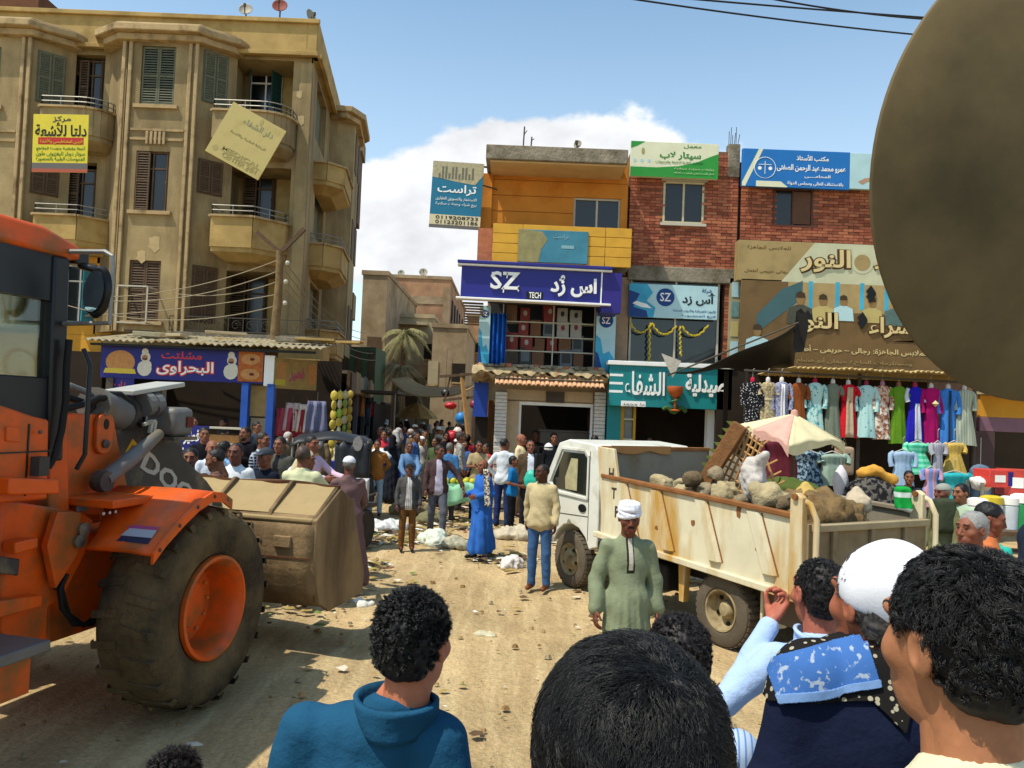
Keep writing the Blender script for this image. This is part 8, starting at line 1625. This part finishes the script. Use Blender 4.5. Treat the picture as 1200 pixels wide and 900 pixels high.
p = on_bed(925, 572, -1.2); o = empty('green_mat', p, TANG, 'olive green cloth lying at the back of the truck bed', 'cloth'); blob('cloth', [ell((0, 0, 0), (.4, .3, .12))], .03, cloth('4c5828'), o, noise=.06)
for i, (px, py, lb) in enumerate(((945, 583, 'pale yellow bag at the rear near corner of the bed'), (1005, 588, 'small cream bundle on the tailgate edge'))):
    p = on_bed(px, py, -.6 if i == 0 else -1.3); o = empty('bundle', p, 0, lb, 'bundle'); blob('cloth', [ell((0, 0, 0), (.14, .12, .13)), ell((0, 0, .12), (.05, .05, .06))], .02, cloth(('b89c58', 'b8a890')[i]), o, noise=.05)
t_ = tw(-1.0, -1.5, 1.55); o = empty('bottle_bag', t_, 0, 'green and white plastic bag propped behind the truck tail', 'bag'); blob('bag', [bxx((0, 0, .1), (.04, .02, .09), .045)], .015, patt('bag_greenwhite', '18903c', 'c8d4cc', 'hstripes', 6, None, .68), o, noise=.03)
for i, (x_, uu, zz) in enumerate([(1.325, u_, z_+.0) for u_, z_ in ((-.7, 1.35), (-.5, 1.49), (-.3, 1.6), (-.1, 1.66), (.08, 1.62))]+[(.865, -1.3, 2.15), (.865, -1.3, 1.8), (.865, -1.6, 1.8)]):
    m = MB(); m.lathe([(.014, 0), (.014, .012), (.001, .016)], 6, T=TR((x_+.015, uu, zz), ry=PI/2)); m.build('bolt', GRY, LDR)
m = MB(); m.box(.851, .858, -1.36, -1.35, 1.75, 2.2); m.build('panel_seam', CABK, LDR); m = MB(); m.box(.851, .858, -1.9, -1.15, 2.02, 2.03); m.build('panel_seam', CABK, LDR)
m = MB(); m.tube([(.9, -1.0, 1.9), (.96, -1.0, 2.0), (.96, -1.0, 2.6), (.9, -1.0, 2.7)], .016, 8); m.build('grab_rail', CABK, LDR, smooth=60)
# ---------------------------------------------------------------- people in the street
def hor(px): return 482+(px-600)*.0402
def pp(px, ytop, Z, label, **k):
    h = 2.4-(ytop-hor(px))*Z/F
    if 'hmul' in k: h *= k.pop('hmul')
    h = min(1.92, max(1.2, h)); X = P(px, hor(px)+30, Z)[0]; return person(X, Z, label, h=h, **k)
HB = ('short', '0c0908'); HG = ('thin', '6a6660'); HT = ('thin', '1a1512'); BALD = ('none', '')
def sh(c, **k): return ('shirt', c, k)
def gal(c, **k): return ('galabiya', c, k)
PLD = patt('plaid_navy', '1a2438', 'a8b0b8', 'checks', 22, None, .72); PLB = patt('plaid_brown', '4a3028', '6a5048', 'checks', 26, None, .6); STRP = patt('stripe_shirt', 'c4c0b8', '6a6a70', 'stripes', 34, None, .75); CHK = patt('check_grey', 'a8a49c', '58564e', 'checks', 30, None, .75)
G1 = 'men gathered behind the loader bucket'
pp(740, 583, 5.5, 'man in a pale green galabiya and white turban walking before the truck', h=0, hmul=1, **{}) if 0 else None
pg = P(741, 500, 6.2); person(pg[0], 6.2, 'moustached man in pale green galabiya and white turban walking before the truck', h=1.73, yaw=6, sk='6a3a28', hair=('turban', 'dcdce4'), top=gal('7c8468', placket='2a2a20', inset='b8b0a0'), arms=(((.225, .04, 1.15), (.245, -.0, .92)), ((.235, .03, 1.15), (.26, -.08, .93))), legs=('stand', 'fore'), beard=('m', '14100c'), head=(-6, 6), fat=.98, cell=.0085, shoes='2a1c14')
pp(637, 543, 10.9, 'man in cream jacket and blue jeans standing with his back to the truck cab', yaw=-20, sk='4a2a1c', hair=HT, top=('jacket', 'b8a880'), low='3c5c86', arms=('down', 'back'), head=(-40, 0), shoes='6a3a22')
pp(568, 538, 13.1, 'bald man in a long bright blue robe with a patterned scarf walking left', yaw=-55, sk='7c4a34', hair=BALD, top=gal('2e60ac'), arms=('bent', 'bent'), legs=('fore', 'hind'), fat=1.25, head=(5, 0))
def scarf(px, Z, z0, z1, lab):
    X = P(px, hor(px), Z)[0]; o = empty('scarf', (X, Z, 0), 0, lab, 'scarf'); m = MB(); m.sheet(lambda u, v: (-.045+.09*u+.05*v, -.17-.06*v+.01*math.sin(u*6), z1-(z1-z0)*v), 6, 14); m.build('cloth', patt('scarf_bw', 'c8c0b0', '3c3a34', 'blot', 40), o, solid=.012, smooth=60)
scarf(573, 13.05, .85, 1.45, 'patterned black and white scarf hanging over the blue robe')
pp(482, 543, 13.4, 'older man in grey waistcoat, striped shirt and brown trousers standing arm in arm', yaw=12, sk='6c4030', hair=('peak', '2a2420'), top=('jacket', '4c4a48', {'inner': STRP, 'open': .055}), low='6c4a28', arms=('down', 'down'), beard=('m', '3a3430'), head=(8, 0))
pp(516, 521, 14.6, 'man in an open brown suit jacket and grey trousers walking with the older man', yaw=10, sk='6c4030', hair=('short', '24160e'), top=('jacket', '4a3838', {'inner': 'b0a8b8', 'open': .06}), low='55565e', arms=('out', 'down'), legs=('fore', 'hind'), head=(38, 0))
pp(443, 515, 17.5, 'young man in mustard brown jacket and pale jeans with hands behind his back', yaw=5, sk='8a5a40', hair=HB, top=('jacket', '94602c'), low='8aa0b0', arms=('behind', 'behind'))
pp(481, 518, 17.8, 'tall man in a long pale blue galabiya behind the older man', yaw=15, sk='6c4030', hair=HT, top=gal('5c7ca0'), arms=('low', 'low'))
pp(497, 504, 22, 'bald man in a cream shirt far down the middle of the crowd', yaw=70, sk='8a5a40', hair=HT, top=sh('c0ac80'), low='4a4440')
pp(528, 518, 17.2, 'grey haired man in blue shirt just behind the suited man', yaw=160, sk='7c4a34', hair=HG, top=sh('3c6a98'), low='3a3a40')
pp(540, 506, 19, 'man in a pale yellow patterned shirt among the stalls', yaw=100, sk='7c4a34', hair=('short', '3a3028'), top=sh(CHK), low='3a3630')
pp(562, 516, 17.3, 'young man in khaki shirt with folded arms beside the green table', yaw=10, sk='7c4a34', hair=HB, top=sh('a08c68', short=True), low='20232c', arms=('cross', 'cross'))
pp(592, 513, 16.6, 'man in white shirt and navy trousers at the stone pillar', yaw=165, sk='7c4a34', hair=HT, top=sh('c8ccd0'), low='22305a', arms=('hip', 'down'), head=(-30, 0))
pp(611, 508, 18.4, 'balding man in loose cream shirt in front of the dark shop', yaw=70, sk='8a5440', hair=BALD, top=sh('d0bc94'), low='6a5440', fat=1.2)
pp(622, 515, 16.2, 'balding man in brown jacket over a white shirt near the truck cab', yaw=10, sk='84523c', hair=HT, top=('jacket', '4c3c2c', {'inner': 'c8ccd4', 'open': .07}), low='24242a', fat=1.15)
pp(603, 534, 15.6, 'boy in bright blue tee and black trousers looking right', yaw=80, sk='7c4a34', hair=HB, top=sh('1c6aa0', short=True), low='17161a', arms=('bent', 'bent'))
o = empty('carrier_bag', tuple(P(623, 562, 15.4)), 0, 'bright turquoise bag held near the truck mirror', 'bag'); blob('bag', [ell((0, 0, 0), (.16, .1, .2))], .03, mt('bag_turquoise', '28a890', .4, .1), o, noise=.04)
# group behind the bucket
pp(240, 500, 14, 'young man in black tee standing tallest left by the kiosk counter', yaw=30, hair=HB, top=sh('17161c', short=True), group=G1)
pp(225, 524, 9.4, 'bearded man in dark shirt lowest at the left behind the bucket', yaw=15, hair=HB, top=sh('25242c'), beard=('full', '14100c'), group=G1)
pp(250, 515, 11.6, 'bald man in white shirt half hidden behind the plaid shirted man', yaw=40, sk='84523c', hair=BALD, top=sh('c4ccd8'), group=G1)
pp(255, 525, 9.3, 'man in brown plaid shirt looking down to the left behind the bucket', yaw=-80, hair=HT, top=sh(PLB), head=(0, 18), group=G1)
pp(265, 516, 12.2, 'black haired man in light blue shirt seen from behind', yaw=150, hair=HB, top=sh('6c94b8'), group=G1)
pp(278, 518, 9.9, 'balding man in clean white shirt facing forward behind the bucket', yaw=-5, sk='6c4030', hair=HT, top=sh('d4d8dc'), group=G1)
pp(288, 493, 15, 'man in black shirt standing back by the kiosk post', yaw=-20, hair=HB, top=sh('121116'), arms=('cross', 'cross'), group=G1, beard=('full', '14100c'))
pp(309, 504, 12.6, 'man in navy and white checked shirt turned to the right', yaw=70, sk='84523c', hair=('short', '241812'), top=sh(PLD), group=G1)
pp(313, 524, 10.2, 'man in dark navy jacket and cap below the checked shirt', yaw=-30, sk='7c4a34', hair=('peak', '3a4048'), top=sh('161c28'), group=G1)
pp(329, 511, 12.4, 'man in grey waistcoat over a dark shirt turning right', yaw=-10, hair=('short', '241812'), top=('jacket', '4c4c44', {'inner': '1c1c20'}), group=G1)
pp(346, 524, 10.4, 'man wrapped in a cream head scarf facing right', yaw=80, sk='84523c', hair=('scarf', 'c0b490'), top=sh('b8ac88'), lean=.25, group=G1)
pp(357, 521, 9.5, 'broad man in pale cream tee seen from behind leaning on the bucket', yaw=175, sk='7c4a34', hair=('thin', '4a3a30'), top=sh('c4c49c', short=True), fat=1.25, arms=('fwd', 'fwd'), group=G1)
pp(366, 508, 12, 'dark haired man in pale pink shirt stretching his arm out to the right', yaw=60, sk='7c4a34', hair=HB, top=sh('c4a8b8'), arms=('fwd', 'fwd'), group=G1)
pp(406, 526, 11.2, 'man in white galabiya bending deeply over behind the bucket', yaw=-70, sk='84523c', hair=('cap', 'c8ccd0'), top=gal('c8bc98'), lean=1.05, arms=('fwd', 'fwd'), hmul=1.25, group=G1)
pp(411, 534, 10.3, 'man in mauve brown galabiya and white skullcap with his back turned', yaw=195, sk='6c4030', hair=('cap', 'c8c8cc', '6a6660'), top=gal('6c5454'), fat=1.15, arms=('low', 'low'), group=G1)
for i, (px, yt, Z, c, lb) in enumerate(((228, 486, 20.5, '2a2c38', 'dim man in dark clothes inside the kiosk, leftmost'), (262, 490, 21, '4a4440', 'dim man in brown inside the kiosk by the glass cabinet'), (301, 488, 19, '38404c', 'dim man in slate shirt at the blue kiosk post'), (649, 497, 19.4, '14161c', 'man in black at the dark shop doorway'), (627, 492, 21.2, '302828', 'dim bearded man deep inside the dark shop'), (697, 508, 18.8, '606468', 'man peeping over the truck cab by the stone pillar'), (1066, 551, 13.2, '2c2a30', 'man in dark glasses standing among the hanging clothes'), (760, 500, 19.9, '24282c', 'dim man inside the pharmacy doorway'))):
    pp(px, yt, Z, lb, hair=HB, top=sh(c), yaw=(20, -30, 60, 10, 0, 170, -20, 30)[i])
# by the tail of the truck
pp(1106, 566, 9.9, 'grey capped man with a backpack in olive shirt seen in profile', yaw=-75, sk='6c4030', hair=('cap', '8a8c84', '8a8478'), top=sh('6c6c4c'), low='6a6a58')
q = Vector(P(1098, 600, 9.7)); o = empty('backpack', q, 0, 'worn dark green backpack strap and bag at the side of the capped man', 'backpack'); blob('bag', [bxx((.14, .1, -.05), (.07, .06, .16), .05)], .025, cloth('3a4030'), o, noise=.02)
pp(1127, 566, 10, 'black haired man in mint and white tee facing left', yaw=-70, sk='8a5a40', hair=HB, top=sh('a0b49c', short=True), low='3a3630')
pp(1141, 598, 5.6, 'grey haired man in a bright pink shirt looking left', yaw=-70, sk='84503a', hair=('short', '8a8884'), top=sh('c02460', short=True), low='3a3630')
pp(1161, 588, 6.4, 'black haired man in orange tee with turquoise sleeve looking down', yaw=60, sk='7c4632', hair=HB, top=sh('b8683c', short=True), low='28303c', head=(0, 15))
pp(1216, 610, 4.6, 'person in dark navy top cut by the right frame edge', yaw=150, sk='7c4632', hair=('scarf', '202634'), top=sh('1c2434'), low='202430')
pp(1168, 612, 8.5, 'man in turquoise shirt behind the pink shirted man', yaw=120, hair=('cap', 'c8c4b8'), top=sh('2ca090'), low='303038')
# crowd deeper in the lane: six kinds copied
tmpl = []
LANE = 'shoppers crowding the market lane'
kinds = [dict(top=sh('c4b898'), low='3a3630', hair=HB), dict(top=sh('b03040'), low='24242c', hair=HB), dict(top=gal('b8b0a0'), hair=('cap', 'd0d0d0', '40382c')), dict(top=gal('20222a'), hair=('scarf', '16161c')), dict(top=sh('3c5c8c'), low='2c2c30', hair=HT), dict(top=gal('6c5c48'), hair=('scarf', 'a8a4a0')), dict(top=sh('4a5a38'), low='4a4238', hair=HB)]
for i, kd in enumerate(kinds):
    r, _, _ = person(0, 26, 'x', h=1.72, yaw=(0, 170, 30, -20, 190, 60, -60)[i], cell=.03, group=LANE, **kd); tmpl.append(r)
rg = random.Random(12); used = [False]*7
spots = []
for i in range(64):
    Z = 19.5+26*(i/64)**1.15+rg.uniform(-.4, .4); px = rg.uniform(446, 560) if Z < 24 else rg.uniform(452, 548)
    if Z < 27 and 500 < px < 512: px += 14
    spots.append((px, Z))
spots += [(452, 20.5), (465, 21.5), (512, 20.3), (548, 20.8), (572, 19.2), (420, 22), (430, 23), (340, 18.5), (378, 19), (398, 20)]
colw = ['cream', 'crimson', 'pale', 'black', 'blue', 'brown', 'olive']
for i, (px, Z) in enumerate(spots):
    k = rg.randrange(7); X = P(px, hor(px), Z)[0]
    if used[k]: r = copy_tree(tmpl[k]) or None; r = [o_ for o_ in COL.objects if o_.parent is None][-1] if r is None else r
    else: r = tmpl[k]; used[k] = True
    r.location = (X, Z, 0); r.rotation_euler = (0, 0, rg.uniform(-PI, PI)); s_ = rg.uniform(.9, 1.06); r.scale = (s_,)*3
    lx = (px-448)/110; r['label'] = '%s shopper in %s clothes %s the market lane, %s' % ('taller' if s_ > .98 else 'shorter', colw[k], 'at the mouth of' if Z < 22 else ('just inside' if Z < 26 else ('halfway down' if Z < 34 else 'far down')), 'by the left stalls' if lx < .25 else ('left of centre' if lx < .5 else ('right of centre' if lx < .72 else 'near the pillar')))
    if px < 435: r['label'] = 'distant shopper in %s clothes before the side shops left of the lane' % colw[k]
# ---------------------------------------------------------------- onlookers in the foreground
def fgp(px, ytop, Z, base, label, **k):
    z = 2.4-(ytop-hor(px))*Z/F; X = P(px, ytop, Z)[0]; return person(X, Z, label, h=(z-base), z=base, near=True, cell=k.pop('cell', .008), **k)
CURL = dict(n=15000, L=.013, curl=.0042, turns=1.4, lift=.9, comb=.25, r=.0009, fade=(-.06, .05), K=6)
# man in blue pullover
r1, J, sc = fgp(447, 685, 1.80, .35, 'man with short black curls in a petrol blue stand collar pullover, seen from behind', yaw=172, sk='b06a4a', hair=('short', '0a0807', dict(CURL, g=-.004, L=.010, fade=(-.05, .06))), top=('jacket', '1c4a66'), low='22242c', hoff=(-.085, 0, 0), head=(-10, 2))
def collar(r, sc, z0, z1, rad, mat, open_a=0., c=(0, .02), flare=.012, th=.012, tilt=0.):
    m = MB()
    def f(u, v):
        a = open_a+(2*PI-2*open_a)*u-PI/2; R = rad+flare*v+.006*math.sin(u*17+v*3); return ((c[0]+R*math.cos(a))*sc, (c[1]+R*1.05*math.sin(a))*sc, (z0+(z1-z0)*v+tilt*math.cos(a)+.006*math.sin(u*11))*sc)
    m.sheet(f, 48, 6); return m.build('collar', mat, r, solid=th, smooth=60)
collar(r1, sc, 1.43, 1.505, .076, cloth('1c4a66'), .0, c=(-.062, .03), flare=.016, tilt=.006)
# kid with curls
fgp(207, 874, 2.35, .18, 'child with tight brown curls at the bottom left', yaw=170, sk='8a5a40', hair=('short', '18100c', dict(CURL, g=.008, L=.02, curl=.006, n=9000)), top=sh('4a3a30'), low='222')
# large wavy head
fgp(740, 757, .86, .35, 'man with thick wavy black hair filling the bottom centre, seen from behind', yaw=184, sk='8a5238', hair=('short', '0b0908', dict(n=42000, L=.034, curl=.0042, turns=1.3, lift=.06, comb=1.0, r=.00055, K=9, g=.010, swirl=(-.03, .07), rn=.22, hug=.10)), top=sh('28303c'), low='222', head=(0, 0))
# close cropped man in striped shirt
r3, J, sc = fgp(797, 716, 2.1, .18, 'man with close cropped hair and light blue striped shirt behind the wavy head', yaw=170, sk='7a4630', hair=('short', '140c0a', dict(n=12000, L=.006, curl=.001, turns=.5, lift=1, comb=.2, r=.0007, K=3, fade=(-.08, .03))), top=sh(patt('stripe_lightblue', 'a8bcd8', '6888b8', 'stripes', 60, None, .7)), low='222')
collar(r3, sc, 1.44, 1.5, .078, cloth('a8bcd8'), .3)
# man with hand on cheek
r4, J, sc = fgp(961, 652, 2.8, .18, 'man in a pale blue shirt with his left hand raised to his cheek', yaw=188, sk='a8604a', hair=('short', '100b09', dict(n=12000, L=.006, curl=.001, turns=.6, lift=.7, comb=.5, r=.0007, K=4, fade=(-.07, .03), g=-.004)), top=sh('a4bce0'), low='22242c', arms=(((.33, -.02, 1.24), (.125, -.10, 1.5)), 'down'), curl=.9)
collar(r4, sc, 1.44, 1.5, .078, cloth('a4bce0'), .3)
# white cap man
r5, J, sc = fgp(1032, 592, 1.82, .35, 'older man in white skullcap and dark navy galabiya with an embroidered shawl', yaw=186, sk='9a5a40', hair=('short', '4a4440', dict(n=7000, L=.004, curl=.001, turns=.5, lift=1, comb=.2, r=.0006, K=3)), top=gal('141a30'), fat=1.32, head=(8, 0), hoff=(0, 0, -.085))
hm = Matrix.Rotation(R_(8), 3, 'Z'); V, Q = sdf([ell((0, .018, .045), (.089, .108, .092)), (ell((0, .05, .1), (.05, .06, .055)), .05), ('-', bxx((0, 0, -.075), (.2, .2, .08), 0), .008)], .005, .02); V = V+vnormals(V, Q)*(vnoise(V, 14, 3)*.008)[:, None]
c_ = Matrix.Rotation(-.22, 3, 'X'); V = V @ np.array(hm @ c_).T+np.array((0, -.005, 1.537)); link('skullcap', mesh_np('skullcap', V*sc, Q, mt('cap_white_cotton', 'd8d8dc', .85, .05, 6, .4, 120)), r5)
def patch(root, child, poly, mat, off, name):
    """cloth lying on a garment: the garment's faces inside a picture outline, lifted off along their normals"""
    me = child.data; n = len(me.vertices); V = np.empty(n*3); me.vertices.foreach_get('co', V); V = V.reshape(-1, 3); Q = np.array([p.vertices[:] for p in me.polygons]); bpy.context.view_layer.update()
    MW = np.array(root.matrix_world); Wd = V @ MW[:3, :3].T+MW[:3, 3]; d = Wd-CAM; z = d @ Fv; X = 600+F*(d @ Rv)/z; Y = 450-F*(d @ Uv)/z; N = vnormals(V, Q); Nw = N @ MW[:3, :3].T
    k = len(poly)
    fr = (Nw*(-d)).sum(1) > 0; xs = [p[0] for p in poly]; ys = [p[1] for p in poly]; nb = (X > min(xs)-12) & (X < max(xs)+12) & (Y > min(ys)-12) & (Y < max(ys)+12) & fr; q = Q[nb[Q].all(1)]; S_ = 5; VV = []; QQ = []; XY = np.stack([X, Y], 1); W_ = V+N*off
    g = np.linspace(0, 1, S_+1); a, b = [t[..., None] for t in np.meshgrid(g, g, indexing='ij')]
    bl = lambda A: (A[q[:, 0]][:, None, None]*(1-a)*(1-b)+A[q[:, 1]][:, None, None]*a*(1-b)+A[q[:, 2]][:, None, None]*a*b+A[q[:, 3]][:, None, None]*(1-a)*b)
    G3 = bl(W_); G2 = bl(XY); cc = (G2[:, :-1, :-1]+G2[:, 1:, 1:])/2; cx_, cy_ = cc[..., 0], cc[..., 1]; ins = np.zeros(cx_.shape, bool)
    for i in range(k):
        (x1, y1), (x2, y2) = poly[i], poly[(i+1) % k]; ins ^= ((y1 > cy_) != (y2 > cy_)) & (cx_ < (x2-x1)*(cy_-y1)/((y2-y1) or 1e-9)+x1)
    C4 = np.stack([G3[:, :-1, :-1], G3[:, 1:, :-1], G3[:, 1:, 1:], G3[:, :-1, 1:]], 3)[ins]; fl = C4.reshape(-1, 3); u, inv = np.unique(np.round(fl, 5), axis=0, return_inverse=True)
    o = link(name, mesh_np(name, u, inv.reshape(-1, 4), mat), root); md = o.modifiers.new('solid', 'SOLIDIFY'); md.thickness = .006; md.offset = 1; return o
gchild = [c for c in r5.children if c.name.startswith('galabiya')][0]
SHB = patt('shawl_lattice', '1c1a18', 'a09880', 'spots', 55, None, .3); SBL = patt('shawl_blue_floral', '3c64a0', '98a4b4', 'blot', 55, None, .6); SEG = mt('shawl_border', '6c8cb8', .8, .2, 40)
patch(r5, gchild, [(868, 778), (925, 735), (985, 700), (1100, 700), (1060, 860), (1022, 822), (905, 822)], SHB, .004, 'shawl')
patch(r5, gchild, [(903, 776), (1012, 748), (1030, 806), (916, 822)], SBL, .010, 'embroidered_panel')
patch(r5, gchild, [(914, 815), (1028, 796), (1030, 806), (917, 825)], SEG, .013, 'panel_border')
# big head right
r6, J, sc = fgp(1133, 642, 1.13, .35, 'young man with textured black hair and cream tee at the right, face turned away', yaw=196, sk='a06a48', hair=('short', '0e0a08', dict(n=24000, hug=.13, L=.016, curl=.0035, turns=1.0, lift=.4, comb=.8, r=.0007, K=7, fade=(-.05, .07), g=-.003)), top=sh('d0c8a8', short=True), low='222')
fgp(1250, 640, 1.7, .35, 'person in a pale blue and white striped shirt cut off by the right frame edge', yaw=190, hair=('short', '140c0a', dict(n=6000, L=.01)), top=sh(patt('stripe_paleaqua', 'b8d0d0', '88aab0', 'hstripes', 24, None, .6)), low='222')
# ---------------------------------------------------------------- large dish beside the camera
dc = P(1254, 205, 1.95); o = empty('satellite_dish', (dc[0], dc[1], 0), 0, 'huge dusty olive brown dish back filling the upper right corner', 'satellite dish')
R_D = .575; q = Vector((.28, -.96, -.2)).normalized().to_track_quat('Z', 'Y').to_matrix().to_4x4(); T = Matrix.Translation((0, 0, dc[2])) @ q
DB = mt('dish_back_olive', '6a5a3a', .75, .12, 3, .12, 60, dirt='4c4028', dsc=2, damt=.5)
m = MB(); m.lathe([(.001, .085), (.15, .08), (.3, .06), (.45, .03), (R_D-.01, .0), (R_D, -.006), (R_D, -.016), (R_D-.02, -.014), (.3, .035), (.001, .06)], 96, T=T, cap=False); m.build('reflector', DB, o, smooth=40)
m = MB(); m.tube([(.12, .1, 0), (.12, .1, dc[2]-.1)], .03, 10); m.build('mast', IRON, o); m = MB(); m.box(.02, .2, .0, .14, dc[2]-.2, dc[2]+.05); m.build('mount_bracket', IRON, o)
